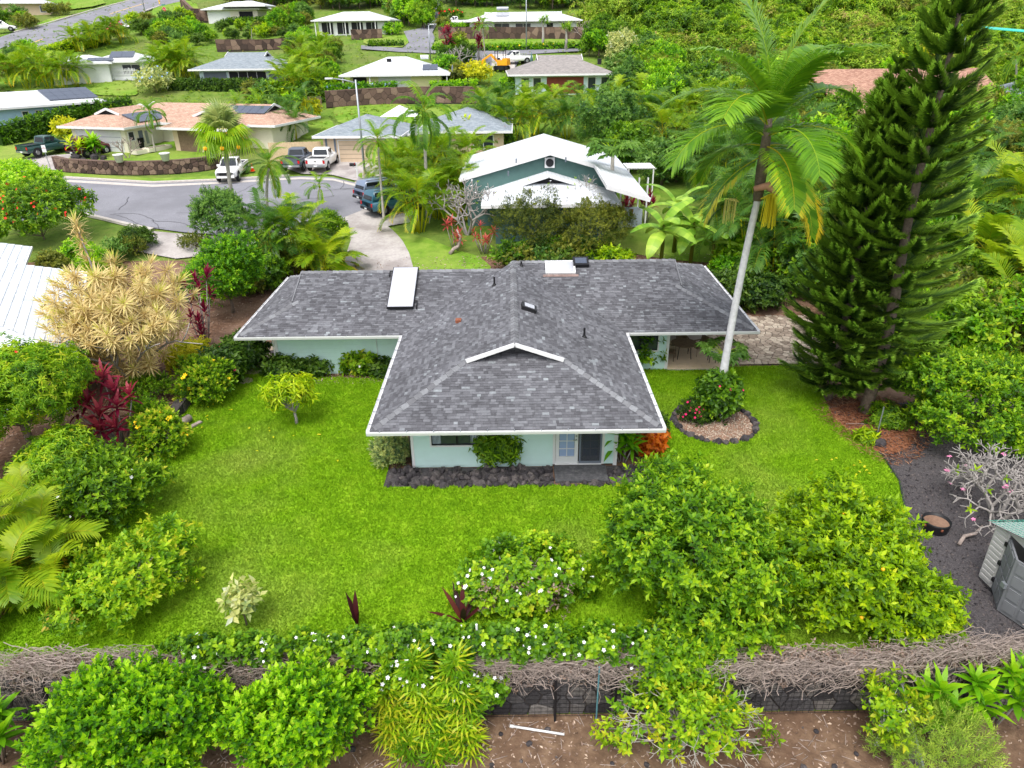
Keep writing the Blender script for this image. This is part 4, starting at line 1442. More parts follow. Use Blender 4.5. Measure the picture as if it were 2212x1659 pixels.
# hip and ridge caps
def cap_line(a, b, w=.3, name='ridge_cap'):
 a, b = Vector(a), Vector(b)
 d = b - a
 n = max(2, int(d.length / .3))
 sd_ = Vector((d.y, -d.x, 0)).normalized()
 mb = MB()
 for i in range(n):
  p, q = a + d * (i / n), a + d * ((i + 1.12) / n)
  u = Vector((0, 0, 1))
  dz = .05
  v = [p + sd_ * w / 2 - u * .045 + u * .03, p + u * .075, p - sd_ * w / 2 - u * .045 + u * .03, q + sd_ * w / 2 - u * .045, q + u * .045, q - sd_ * w / 2 - u * .045]
  mb.add(v, [(0, 1, 4, 3), (1, 2, 5, 4), (0, 3, 5, 2), (0, 2, 1)], random.random())
 return hp(name, mb, M['ridgecap'], parent=roof)
zg = zroof(GI)
cap_line((HX, 23.6, RZ), (HX, YRR, RZ))
cap_line((XL + .1, YF + .1, EZ + .04), (XL + GI, YF + GI, zg), name='hip_cap')
cap_line((XR - .1, YF + .1, EZ + .04), (XR - GI, YF + GI, zg), name='hip_cap')
cap_line((WL + .1, YW + .1, EZ + .04), (WL + 2.2, YW + 2.2, zroof(2.2)), name='hip_cap')
cap_line((WR - .1, YW + .1, EZ + .04), (WR - 3.0, YW + 3.0, zroof(3.0)), name='hip_cap')
cap_line((WL + .1, YBL - .1, EZ + .04), (WL + 2.2, YBL - 2.2, zroof(2.2)), name='hip_cap')
cap_line((WR - .1, YBR - .1, EZ + .04), (WR - 3.0, YBR - 3.0, zroof(3.0)), name='hip_cap')
cap_line((WL + 2.0, YRL, zroof(YRL - YW)), (-.4, YRL, zroof(YRL - YW)))
cap_line((HX, YRR, zroof(YRR - YW)), (WR - 2.8, YRR, zroof(YRR - YW)))
# dutch gables: rake boards and the small wall behind
def rake(p, q, apex, thick=.05, hgt=.15, m='trim'):
 for e in (p, q):
  hp('rake_board', MB().beam((e[0], e[1], e[2] - hgt * .2), (apex[0], apex[1], apex[2] - hgt * .2), thick, hgt), M[m], parent=roof)
yg = YF + GI - .27
rake((XL + GI - .12, yg, zg), (XR - GI + .12, yg, zg), (HX, yg, RZ + .02))
hp('gable_wall', MB().add([(XL + GI + .1, YF + GI + .34, zg - .3), (XR - GI - .1, YF + GI + .34, zg - .3), (HX, YF + GI + .34, RZ - .08)], [(0, 1, 2)]), M['shingle'], parent=roof)
xl = WL + 1.98
rake((xl, YW + 2.2, zroof(2.2)), (xl, YBL - 2.2, zroof(2.2)), (xl, YRL, zroof(YRL - YW)), m='ridgecap')
hp('gable_wall', MB().add([(WL + 2.45, YW + 2.2, 3.1), (WL + 2.45, YBL - 2.2, 3.1), (WL + 2.45, YRL, zroof(YRL - YW) - .08)], [(0, 1, 2)]), M['trim'], parent=roof)
xr = WR - 2.78
rake((xr, YW + 3.0, zroof(3.0)), (xr, YBR - 3.0, zroof(3.0)), (xr, YRR, zroof(YRR - YW)), m='ridgecap')
hp('gable_wall', MB().add([(WR - 3.25, YW + 3.0, 3.4), (WR - 3.25, YBR - 3.0, 3.4), (WR - 3.25, YRR, zroof(YRR - YW) - .08)], [(0, 2, 1)]), M['trim'], parent=roof)
# fascia and gutters
def gutter(a, b, out):
 a, b, o = Vector(a), Vector(b), Vector(out + (0,))
 d = (b - a).normalized()
 mb = MB()
 prof = [(0, -.14), (.09, -.14), (.12, -.04), (.12, .015), (.105, .015), (.1, -.03), (0, -.03)]
 n = len(prof)
 A = [a + o * x + Vector((0, 0, z)) for x, z in prof]
 B = [b + o * x + Vector((0, 0, z)) for x, z in prof]
 mb.add(A + B, [(i, (i + 1) % n, n + (i + 1) % n, n + i) for i in range(n)] + [tuple(range(n - 1, -1, -1)), tuple(range(n, 2 * n))])
 g_ = hp('gutter', mb, M['trim'])
 # hangers
 L = (b - a).length
 hm = MB()
 for k in range(int(L / .9)):
  p = a + d * (.45 + k * .9) + o * .06
  hm.box(p.x - (.012 if abs(d.x) > .5 else .06), p.x + (.012 if abs(d.x) > .5 else .06), p.y - (.06 if abs(d.x) > .5 else .012), p.y + (.06 if abs(d.x) > .5 else .012), p.z + .005, p.z + .022)
 hp('gutter_hanger', hm, M['steel'], parent=g_)
for a, b, o in (((XL - .1, YF, EZ), (XR + .1, YF, EZ), (0, -1)), ((XL, YF, EZ), (XL, YW - .13, EZ), (-1, 0)), ((XR, YW - .13, EZ), (XR, YF, EZ), (1, 0)), ((WL - .1, YW, EZ), (XL - .01, YW, EZ), (0, -1)),
    ((XR + .01, YW, EZ), (WR + .1, YW, EZ), (0, -1)), ((WL, YW, EZ), (WL, YBL, EZ), (-1, 0)), ((WR, YBR, EZ), (WR, YW, EZ), (1, 0)), ((WL, YBL, EZ), (WR, YBL, EZ), (0, 1))):
 gutter(a, b, o)
# soffits
for x0, x1, y0, y1 in ((XL + .02, XR - .02, YF + .02, YW), (WL + .02, WR - .02, YW + .02, YBL - .02)):
 hp('soffit', MB().box(x0, x1, y0, y1, EZ - .12, EZ - .10), M['white'])
# walls: horizontal siding boards, each board a piece, openings left free
FZ = 0.10
def siding(x0, x1, y, z0, z1, holes, axis='x', out=-1, mat='mint', bh=.2):
 """boards on a wall facing `out`; holes = [(a0, a1, z0, z1)]"""
 z = z0
 k = 0
 while z < z1 - .01:
  zt = min(z + bh - .008, z1)
  spans = [(x0, x1)]
  for h0, h1, a, b in holes:
   if a < zt - .02 and b > z + .02:
    new = []
    for s0, s1 in spans:
     if h1 <= s0 or h0 >= s1:
      new.append((s0, s1))
     else:
      if h0 > s0: new.append((s0, h0))
      if h1 < s1: new.append((h1, s1))
    spans = new
  for s0, s1 in spans:
   mb = MB()
   if axis == 'x':
    ya, yb = y, y + out * .022
    mb.add([(s0, ya, z), (s1, ya, z), (s0, yb, z), (s1, yb, z), (s0, y + out * .008, zt), (s1, y + out * .008, zt), (s0, ya, zt), (s1, ya, zt)],
       [(2, 3, 5, 4), (0, 1, 3, 2), (4, 5, 7, 6), (0, 2, 4, 6), (1, 7, 5, 3)] if out < 0 else [(3, 2, 4, 5), (1, 0, 2, 3), (5, 4, 6, 7), (0, 6, 4, 2), (1, 3, 5, 7)])
   else:
    xa, xb = y, y + out * .022
    mb.add([(xa, s0, z), (xa, s1, z), (xb, s0, z), (xb, s1, z), (y + out * .008, s0, zt), (y + out * .008, s1, zt), (xa, s0, zt), (xa, s1, zt)],
       [(2, 3, 5, 4), (0, 1, 3, 2), (4, 5, 7, 6), (0, 2, 4, 6), (1, 7, 5, 3)])
   hp('siding_board', mb, M[mat])
  z += bh
  k += 1
FYW = 22.15                    # front wall
hp('wall', MB().box(-3.7, 1.46, FYW + .002, FYW + .15, 0, FZ + .55), M['mint'])
hp('wall', MB().box(-3.7, -3.0, FYW + .002, FYW + .15, FZ + .55, EZ - .13), M['mint'])
hp('wall', MB().box(-1.1, 1.44, FYW + .002, FYW + .15, FZ + .55, EZ - .13), M['mint'])
hp('wall', MB().box(3.34, 3.78, FYW + .002, FYW + .15, FZ + .55, EZ - .13), M['mint'])
hp('wall', MB().box(-3.7, -3.56, FYW + .15, 30.5, 0, EZ - .13), M['mint'])
hp('wall', MB().box(3.64, 3.78, FYW + .15, 30.5, 0, EZ - .13), M['mint'])
siding(-3.6, 3.68, FYW, FZ, EZ - .13, [(-3.0, -1.05, .9, 2.4), (1.46, 3.32, 0, 2.3)])
siding(FYW, 30.3, 3.78, FZ, EZ - .13, [], 'y', 1)
# interior of the bedroom, dark
hp('interior_floor', MB().box(-3.5, 3.6, FYW + .15, 30, .02, .06), M['wood'])
hp('interior_wall', MB().box(-3.5, 3.6, FYW + 3.2, FYW + 3.3, .06, EZ - .2), M['beige'])
for x in (-3.7, 3.72):
 hp('corner_board', MB().box(x - .04, x + .1, FYW - .03, FYW - .003, 0.02, EZ - .13), M['trim'])
hp('corner_board', MB().box(-3.74, -3.705, FYW - .03, FYW + .14, 0.02, EZ - .13), M['trim'])
def window(x0, x1, y, z0, z1, panes=2, out=-1, curtain=True, grid=None, frame='trim', tint='glass'):
 """sliding window facing -Y"""
 w = hp('window', MB().box(x0, x1, y + .03, y + .035, z0, z1), M[tint])
 fm = MB()
 t = .06
 for a in ((x0 - t, x1 + t, z1, z1 + t), (x0 - t, x1 + t, z0 - t, z0), (x0 - t, x0, z0, z1), (x1, x1 + t, z0, z1)):
  fm.box(a[0], a[1], y - .035, y + .05, a[2], a[3])
 link('frame', mesh_from('frame', fm.moved((0, -30, 0)), M[frame]), w)
 sm = MB()
 for k in range(panes + 1):
  x = x0 + (x1 - x0) * k / panes
  sm.box(max(x0, x - .025), min(x1, x + .025), y + .0, y + .028, z0, z1)
 sm.box(x0, x1, y + .002, y + .026, z0, z0 + .04).box(x0, x1, y + .002, y + .026, z1 - .04, z1)
 link('sash', mesh_from('sash', sm.moved((0, -30, 0)), M['black']), w)
 if curtain:
  for a, b in ((x0 + .02, x0 + .34), (x1 - .42, x1 - .02)):
   mb = MB()
   n = 14
   for i in range(n):
    xa, xb = a + (b - a) * i / n, a + (b - a) * (i + 1) / n
    ya, yb = y + .012 + .01 * (i % 2), y + .012 + .01 * ((i + 1) % 2)
    mb.add([(xa, ya + .012, z0 + .05), (xb, yb + .012, z0 + .05), (xb, yb + .012, z1), (xa, ya + .012, z1)], [(0, 1, 2, 3)])
   link('curtain', mesh_from('curtain', mb.moved((0, -30, 0)), M['curtain']), w)
 return w
window(-2.95, -1.1, FYW, .95, 2.25)
def french_door(x0, x1, y, z0, z1, col, screen=False):
 d = thing('door', (0, 0, 0), None, None)
 d.parent = house
 def q(n, mb, m):
  return link(n, mesh_from(n, mb.moved((0, -30, 0)), M[m] if isinstance(m, str) else m), d)
 s = .13
 q('door_panel', MB().box(x0, x0 + s, y - .03, y + .03, z0, z1).box(x1 - s, x1, y - .03, y + .03, z0, z1).box(x0 + s, x1 - s, y - .03, y + .03, z1 - .14, z1).box(x0 + s, x1 - s, y - .03, y + .03, z0, z0 + .28), col)
 a0, a1, b0, b1 = x0 + s, x1 - s, z0 + .28, z1 - .14
 nr = 5
 for r in range(nr):
  for c in range(2):
   q('pane', MB().box(a0 + (a1 - a0) * c / 2 + .01, a0 + (a1 - a0) * (c + 1) / 2 - .01, y + .0, y + .006, b0 + (b1 - b0) * r / nr + .01, b0 + (b1 - b0) * (r + 1) / nr - .01), M['door_glass'])
 mu = MB().box((a0 + a1) / 2 - .014, (a0 + a1) / 2 + .014, y - .02, y + .02, b0, b1)
 for r in range(1, nr):
  zz = b0 + (b1 - b0) * r / nr
  mu.box(a0, (a0 + a1) / 2 - .0145, y - .018, y + .018, zz - .014, zz + .014)
  mu.box((a0 + a1) / 2 + .0145, a1, y - .018, y + .018, zz - .014, zz + .014)
 q('muntin', mu, col)
 if screen:
  q('insect_screen', MB().box(x0 + .05, x1 - .05, y - .052, y - .05, z0 + .05, z1 - .05), M['screen'])
  q('screen_frame', MB().box(x0, x0 + .06, y - .06, y - .035, z0, z1).box(x1 - .06, x1, y - .06, y - .035, z0, z1).box(x0 + .06, x1 - .06, y - .06, y - .035, z1 - .07, z1).box(x0 + .06, x1 - .06, y - .06, y - .035, z0, z0 + .1), 'grayshade')
 else:
  for zz, r_ in ((z0 + 1.0, .03), (z0 + 1.16, .03)):
   q('handle' if zz < z0 + 1.1 else 'lock', MB().box(x1 - .1, x1 - .05, y - .075, y - .03, zz - .025, zz + .025), 'chrome')
  q('lever', MB().box(x1 - .2, x1 - .09, y - .1, y - .075, z0 + .99, z0 + 1.015), 'chrome')
 return d
m_, nt_, p_ = new_mat('pale_door_glass')
p_.inputs['Base Color'].default_value = lin(150, 170, 205)
p_.inputs['Roughness'].default_value = .1
M['door_glass'] = m_
m_, nt_, p_ = new_mat('insect_mesh')
p_.inputs['Base Color'].default_value = lin(60, 64, 74)
p_.inputs['Alpha'].default_value = .62
p_.inputs['Roughness'].default_value = .9
M['screen'] = m_
french_door(1.56, 2.38, FYW, .14, 2.2, 'white')
french_door(2.42, 3.24, FYW, .14, 2.2, 'white', True)
hp('door_frame', MB().box(1.46, 1.55, FYW - .04, FYW + .1, .1, 2.3).box(3.25, 3.34, FYW - .04, FYW + .1, .1, 2.3).box(1.55, 3.25, FYW - .04, FYW + .1, 2.21, 2.3).box(1.55, 3.25, FYW - .06, FYW + .1, .08, .135), M['trim'])
hp('door_step', MB().box(1.5, 3.4, 21.05, FYW - .07, -.05, .07), speckle('mossy_slab', gr((.3, (58, 58, 60)), (.55, (84, 84, 88)), (.75, (120, 118, 116))), 7, 8, .95, bstr=.3))
# left wing
LYW = 30.35
hp('wall', MB().box(-10.95, -3.7, LYW + .002, LYW + .15, 0, EZ - .13), M['mint'])
hp('wall', MB().box(-10.95, -10.8, LYW + .15, 36.6, 0, EZ - .13), M['mint'])
siding(-10.85, -3.72, LYW, .1, EZ - .13, [])
siding(LYW, 36.4, -10.95, .1, EZ - .13, [], 'y', -1)
hp('corner_board', MB().box(-10.99, -10.86, LYW - .03, LYW - .003, 0.02, EZ - .13), M['trim'])
hp('flood_lamp', MB().box(-6.35, -6.15, LYW - .22, LYW - .03, 2.0, 2.16), M['black'])
hp('conduit', MB().tube([(-6.25, LYW - .04, 2.0), (-6.25, LYW - .04, .3)], .015, 5), M['trim'])
hp('downspout', MB().tube([(-11.0, YW + .02, EZ - .15), (-11.0, YW + .1, EZ - .28), (-11.02, LYW - .08, EZ - .45), (-11.02, LYW - .08, .1)], .035, 6), M['trim'])
# right wing with the open lanai
RYW = 30.35
hp('wall', MB().box(3.78, 7.3, RYW + .002, RYW + .15, 0, 0.9), M['mint'])
hp('wall', MB().box(6.85, 7.3, RYW + .002, RYW + .15, .9, EZ - .13), M['mint'])
hp('wall', MB().box(3.78, 5.1, RYW + .002, RYW + .15, .9, EZ - .13), M['mint'])
siding(3.82, 7.2, RYW, .1, EZ - .13, [(5.1, 6.85, .95, 2.4)])
window(5.15, 6.8, RYW, 1.0, 2.3, 2, curtain=False)
hp('corner_board', MB().box(7.2, 7.34, RYW - .03, RYW - .003, 0.02, EZ - .13), M['trim'])
hp('lanai_floor', MB().box(7.3, 10.15, RYW - .15, 37.5, -.05, .08), plain('lanai_tile', lin(186, 176, 166), .6, var=.1))
for i in range(5):
 for j in range(6):
  if (i + j) % 1 == 0:
   hp('floor_tile', MB().box(7.34 + i * .56, 7.34 + i * .56 + .545, RYW - .12 + j * .56, RYW - .12 + j * .56 + .545, .081, .092), 'beige')
hp('wall', MB().box(7.3, 10.1, 34.6, 34.75, .08, EZ - .13), M['beige'])
hp('wall', MB().box(7.2, 7.3, RYW + .15, 34.6, .0, EZ - .13), M['mint'])
hp('sliding_door', MB().box(7.7, 9.6, 34.57, 34.59, .1, 2.1), M['glass'])
hp('post', MB().box(9.98, 10.12, RYW - .1, RYW + .04, .08, EZ - .13), M['trim'])
hp('post', MB().box(9.98, 10.12, 33.9, 34.04, .08, EZ - .13), M['trim'])
hp('beam', MB().box(7.3, 10.15, RYW - .08, RYW + .02, EZ - .3, EZ - .13), M['trim'])
# roof fittings
def on(key, u, v, h=0):
 return Vector(slopes[key].pt(u, v, h))
def vent(key, u, v, h=.42):
 p = on(key, u, v)
 hp('vent_pipe', MB().tube([p - Vector((0, 0, .05)), p + Vector((0, 0, h))], .045, 8).lathe([(.13, -.02), (.06, .1)], 10, p), M['black'], parent=roof)
def on_xy(key, px, py, h=0.0):
 """roof point of a slope seen at a pixel"""
 s = slopes[key]
 r = Vector(ray(px, py))
 c = Vector((0, 0, CAM_H))
 a, b, d = Vector(s.pt(0, 0, h)), Vector(s.pt(1, 0, h)), Vector(s.pt(0, 1, h))
 n = (b - a).cross(d - a)
 t = (a - c).dot(n) / r.dot(n)
 return c + r * t
def uv_of(key, px, py):
 s = slopes[key]
 p = on_xy(key, px, py).to_2d() - s.o
 return p.dot(s.du), p.dot(s.dv)
vent('fleft', *uv_of('fleft', 1068, 617))
vent('fright', *uv_of('fright', 1126, 575), h=.25)
vent('fright', *uv_of('fright', 1262, 729))
u, v = uv_of('fleft', 991, 695)
p = on('fleft', u, v, .03)
hp('copper_vent', MB().box(p.x - .12, p.x + .12, p.y - .14, p.y + .14, p.z - .04, p.z + .09), M['rust'], parent=roof)
def flat_box(key, u0, u1, v0, v1, h0, h1):
 s = slopes[key]
 a = [s.pt(u, v, h0) for u, v in ((u0, v0), (u1, v0), (u1, v1), (u0, v1))] + [s.pt(u, v, h1) for u, v in ((u0, v0), (u1, v0), (u1, v1), (u0, v1))]
 return MB().add(a, [(3, 2, 1, 0), (4, 5, 6, 7), (0, 1, 5, 4), (1, 2, 6, 5), (2, 3, 7, 6), (3, 0, 4, 7)])
u, v = uv_of('fright', 1141, 668)
hp('solar_vent', flat_box('fright', u - .3, u + .3, v - .3, v + .3, .0, .16), M['black'], parent=roof)
hp('vent_panel', flat_box('fright', u - .2, u + .2, v - .2, v + .2, .165, .18), M['panel'], parent=roof)
u, v = uv_of('right', 1254, 570)
hp('solar_vent', flat_box('right', u - .38, u + .38, v - .3, v + .3, .0, .2), M['black'], parent=roof)
hp('vent_panel', flat_box('right', u - .28, u + .28, v - .2, v + .2, .205, .215), M['solar'], parent=roof)
u, v = uv_of('right', 1210, 580)
sk = hp('skylight', flat_box('right', u - .72, u + .72, v - .45, v + .45, .0, .12), M['trim'], parent=roof)
dome = MB()
n = 8
s = slopes['right']
for j in range(n + 1):
 for i in range(n + 1):
  a, b = -1 + 2 * i / n, -1 + 2 * j / n
  dome.v.append(s.pt(u + a * .64, v + b * .38, .12 + .14 * (1 - a ** 4) * (1 - b ** 4)))
dome.f = [[j * (n + 1) + i, j * (n + 1) + i + 1, (j + 1) * (n + 1) + i + 1, (j + 1) * (n + 1) + i] for j in range(n) for i in range(n)]
dome.t = [.5] * len(dome.f)
hp('skylight_dome', dome, M['panel'], True, parent=roof)
hp('flashing', flat_box('right', u - .85, u + .85, v - .62, v - .46, .014, .03), M['flashing'], parent=roof)
# solar water collector lying on the left wing
sw = thing('solar_water_panel', tuple(on('left', 4.55, 1.6)), 'tall white glazed solar water panel on the left slope of the grey roof', 'solar panel')
s = slopes['left']
c = [uv_of('left', *q) for q in ((838, 671), (897, 671), (903, 579), (850, 579))]
u0, u1, v0, v1 = (c[0][0] + c[3][0]) / 2, (c[1][0] + c[2][0]) / 2, c[0][1], min(c[2][1], YRL - YW + .05)
wp(sw, 'casing', flat_box('left', u0, u1, v0, v1, .10, .2), M['black'])
wp(sw, 'glazing', flat_box('left', u0 + .035, u1 - .035, v0 + .035, v1 - .035, .2, .21), M['panel'])
for uu in (u0 + .2, u1 - .2):
 for vv in (v0 + .2, v1 - .3):
  wp(sw, 'bracket', flat_box('left', uu - .03, uu + .03, vv - .03, vv + .03, 0, .1), M['steel'])
wp(sw, 'pipe', MB().tube([s.pt(u1, v0 + .5, .12), s.pt(u1 + .12, v0 + .5, .12), s.pt(u1 + .12, v0 + .1, .08), s.pt(u1 + .12, v0 + .05, -.02)], .03, 6), M['black'])
wp(sw, 'pipe', MB().tube([s.pt(u0, v1 - .2, .12), s.pt(u0 - .14, v1 - .2, .12), s.pt(u0 - .14, v1 - .45, .1), s.pt(u0 - .14, v1 - .5, -.02)], .03, 6), M['black'])
# lanai furniture
def round_table(name, label, x, y, r=.5, h=.72, mat='grayshade', cat='table'):
 t = thing(name, (x, y, .09), label, cat)
 lp(t, 'tabletop', MB().lathe([(r, h - .03), (r, h)], 20), M[mat])
 for k in range(4):
  a = k * math.pi / 2 + .78
  lp(t, 'leg', MB().tube([(r * .75 * math.cos(a), r * .75 * math.sin(a), 0), (r * .6 * math.cos(a), r * .6 * math.sin(a), h - .03)], .02, 5), M['black'])
 return t
def arm_chair(label, x, y, rz, mat='wood', group=None):
 t = thing('patio_chair', (x, y, .09), label, 'chair', rz, group)
 lp(t, 'seat', MB().box(-.26, .26, -.25, .25, .38, .43), M[mat])
 lp(t, 'backrest', MB().add([(-.26, .25, .42), (.26, .25, .42), (.26, .36, .92), (-.26, .36, .92), (-.26, .28, .42), (.26, .28, .42), (.26, .39, .92), (-.26, .39, .92)], [(0, 1, 2, 3), (5, 4, 7, 6), (3, 2, 6, 7), (0, 3, 7, 4), (1, 5, 6, 2)]), M[mat])
 for a in (-.25, .25):
  lp(t, 'armrest', MB().box(a - .03, a + .03, -.25, .3, .62, .65), M[mat])
  for b in (-.23, .25):
   lp(t, 'leg', MB().tube([(a, b, 0), (a, b, .63)], .02, 5), M[mat])
 return t
round_table('patio_table', 'round brown dining table under the covered lanai', 8.35, 31.6, .62, .74, 'wood')
arm_chair('brown armchair at the left of the lanai table', 7.65, 31.35, 1.2)
arm_chair('brown armchair behind the lanai table', 8.5, 32.4, 0.1)
arm_chair('brown armchair at the right of the lanai table', 9.15, 31.9, -1.2)
round_table('side_table', 'small pale round side table near the lanai post', 9.6, 31.0, .28, .5, 'white')
# ------------------------------------------------------------------ neighbouring houses
def roof_part(root, polys, mat, name='roof', th=0.12):
 """roof planes with metre UVs; polys = [(points, eave direction)] in root coordinates"""
 me = bpy.data.meshes.new(name)
 V, F, UV = [], [], []
 for pts, ed in polys:
  P = [Vector(p) for p in pts]
  n = (P[1] - P[0]).cross(P[2] - P[0]).normalized()
  if n.z < 0:
   P.reverse(); n = -n
  e = Vector(ed).normalized()
  up = n.cross(e).normalized()
  b = len(V)
  V += [tuple(p) for p in P] + [tuple(p - Vector((0, 0, th))) for p in P]
  k = len(P)
  F.append(tuple(range(b, b + k)))
  UV += [(p.dot(e), p.dot(up)) for p in P]
  F.append(tuple(range(b + 2 * k - 1, b + k - 1, -1)))
  UV += [(0, 0)] * k
  for i in range(k):
   j = (i + 1) % k
   F.append((b + i, b + k + i, b + k + j, b + j))
   UV += [(0, 0)] * 4
 me.from_pydata(V, [], F)
 uv = me.uv_layers.new(name='UVMap')
 uv.data.foreach_set('uv', np.array(UV, dtype=np.float32).ravel())
 me.materials.append(M[mat])
 me.update()
 return link(name, me, root)
def hip_planes(x0, x1, y0, y1, ez, sl, dutch=0.0):
 """four planes over a rectangle; `dutch` = share of the hip run at which a gable takes over (0 = plain hip)"""
 w, d = x1 - x0, y1 - y0
 out, gab = [], []
 if w >= d:
  r = d / 2
  g = r * (dutch or 1)
  zr, zg, ym = ez + sl * r, ez + sl * g, (y0 + y1) / 2
  a, b = x0 + g, x1 - g
  out.append(([(x0, y0, ez), (x1, y0, ez), (b, y0 + g, zg), (b, ym, zr), (a, ym, zr), (a, y0 + g, zg)], (1, 0, 0)))
  out.append(([(x1, y1, ez), (x0, y1, ez), (a, y1 - g, zg), (a, ym, zr), (b, ym, zr), (b, y1 - g, zg)], (-1, 0, 0)))
  out.append(([(x0, y1, ez), (x0, y0, ez), (a + .3, y0 + g + .3, zg + .3 * sl), (a + .3, y1 - g - .3, zg + .3 * sl)] if dutch else [(x0, y1, ez), (x0, y0, ez), (a, ym, zr)], (0, -1, 0)))
  out.append(([(x1, y0, ez), (x1, y1, ez), (b - .3, y1 - g - .3, zg + .3 * sl), (b - .3, y0 + g + .3, zg + .3 * sl)] if dutch else [(x1, y0, ez), (x1, y1, ez), (b, ym, zr)], (0, 1, 0)))
  if dutch:
   gab = [[(a, y0 + g, zg), (a, y1 - g, zg), (a, ym, zr)], [(b, y0 + g, zg), (b, y1 - g, zg), (b, ym, zr)]]
 else:
  r = w / 2
  g = r * (dutch or 1)
  zr, zg, xm = ez + sl * r, ez + sl * g, (x0 + x1) / 2
  a, b = y0 + g, y1 - g
  out.append(([(x0, y1, ez), (x0, y0, ez), (x0 + g, a, zg), (xm, a, zr), (xm, b, zr), (x0 + g, b, zg)], (0, -1, 0)))
  out.append(([(x1, y0, ez), (x1, y1, ez), (x1 - g, b, zg), (xm, b, zr), (xm, a, zr), (x1 - g, a, zg)], (0, 1, 0)))
  out.append(([(x0, y0, ez), (x1, y0, ez), (x1 - g - .3, a + .3, zg + .3 * sl), (x0 + g + .3, a + .3, zg + .3 * sl)] if dutch else [(x0, y0, ez), (x1, y0, ez), (xm, a, zr)], (1, 0, 0)))
  out.append(([(x1, y1, ez), (x0, y1, ez), (x0 + g + .3, b - .3, zg + .3 * sl), (x1 - g - .3, b - .3, zg + .3 * sl)] if dutch else [(x1, y1, ez), (x0, y1, ez), (xm, b, zr)], (-1, 0, 0)))
  if dutch:
   gab = [[(x0 + g, a, zg), (x1 - g, a, zg), (xm, a, zr)], [(x0 + g, b, zg), (x1 - g, b, zg), (xm, b, zr)]]
 return out, gab
def roof_block(root, x0, x1, y0, y1, ez, sl, mat, dutch=0.0, trim='trim'):
 pl, gab = hip_planes(x0, x1, y0, y1, ez, sl, dutch)
 rf = roof_part(root, pl, mat)
 f = MB()
 t = .1
 f.box(x0 - t, x1 + t, y0 - t, y0 - .004, ez - .2, ez + .02).box(x0 - t, x1 + t, y1 + .004, y1 + t, ez - .2, ez + .02)
 f.box(x0 - t, x0 - .004, y0, y1, ez - .2, ez + .02).box(x1 + .004, x1 + t, y0, y1, ez - .2, ez + .02)
 lp(root, 'fascia', f, M[trim])
 lp(root, 'soffit', MB().box(x0 + .01, x1 - .01, y0 + .01, y1 - .01, ez - .16, ez - .13), M[trim])
 for tri in gab:
  a, b, c = map(Vector, tri)
  o = link('gable', mesh_from('gable', MB().add([a + (c - a) * .04, b + (c - b) * .04, c - Vector((0, 0, .12))], [(0, 1, 2), (2, 1, 0)]), M['dark']), rf)
  for e in (a, b):
   out = Vector((0, -.06, 0)) if abs(a.y - b.y) < .01 and a.y < (y0 + y1) / 2 else Vector((0, .06, 0)) if abs(a.y - b.y) < .01 else Vector((-.06 if a.x < (x0 + x1) / 2 else .06, 0, 0))
   link('rake_board', mesh_from('rake_board', MB().beam(e + out, c + out, .08, .22), M[trim]), rf)
 return rf
def opening(root, kind, x0, x1, z0, z1, y=0.0, mat='glass', frame='trim', face='front', mull=1):
 """window, door or flat shade-coloured panel in a front (-Y) or right side (+X) wall, proud of the wall face"""
 def bx(a0, a1, d0, d1, c0, c1):
  return (a0, a1, y - d1, y - d0, c0, c1) if face == 'front' else ((y + d0, y + d1, a0, a1, c0, c1) if face == 'right' else (y - d1, y - d0, a0, a1, c0, c1))
 o = lp(root, kind, MB().box(*bx(x0, x1, .004, .03, z0, z1)), M[mat])
 if frame:
  f = MB()
  t = .09
  for a in ((x0 - t, x1 + t, z1, z1 + t), (x0 - t, x1 + t, z0 - t, z0), (x0 - t, x0, z0, z1), (x1, x1 + t, z0, z1)):
   f.box(*bx(a[0], a[1], .006, .06, a[2], a[3]))
  for k in range(1, mull + 1):
   x = x0 + (x1 - x0) * k / (mull + 1)
   f.box(*bx(x - .03, x + .03, .031, .05, z0, z1))
  link('frame', mesh_from('frame', f, M[frame]), o)
 return o
def far_house(name, label, L, Rp, depth, roofm, wallm, sl=.33, wall_h=2.6, over=.9, dutch=0.0, cat='house', zdrop=0.6, level=None):
 """front eave seen from pixel L to pixel R; returns root and front wall extent in local metres (origin: left eave corner on the ground)"""
 a, b = G(*L, wall_h), G(*Rp, wall_h)
 z = level if level is not None else (a[2] + b[2]) / 2 - wall_h
 d = Vector((b[0] - a[0], b[1] - a[1]))
 w = d.length
 root = thing(name, (a[0], a[1], z), label, cat, math.atan2(d.y, d.x))
 roof_block(root, 0, w, 0, depth, wall_h, sl, roofm, dutch)
 lp(root, 'wall', MB().box(over, w - over, over, depth - over, -zdrop, wall_h - .17), M[wallm])
 return root, w, over
def pv(root, pts, n=1, mat='solar', name='solar_panel', grid=(3, 2)):
 pass
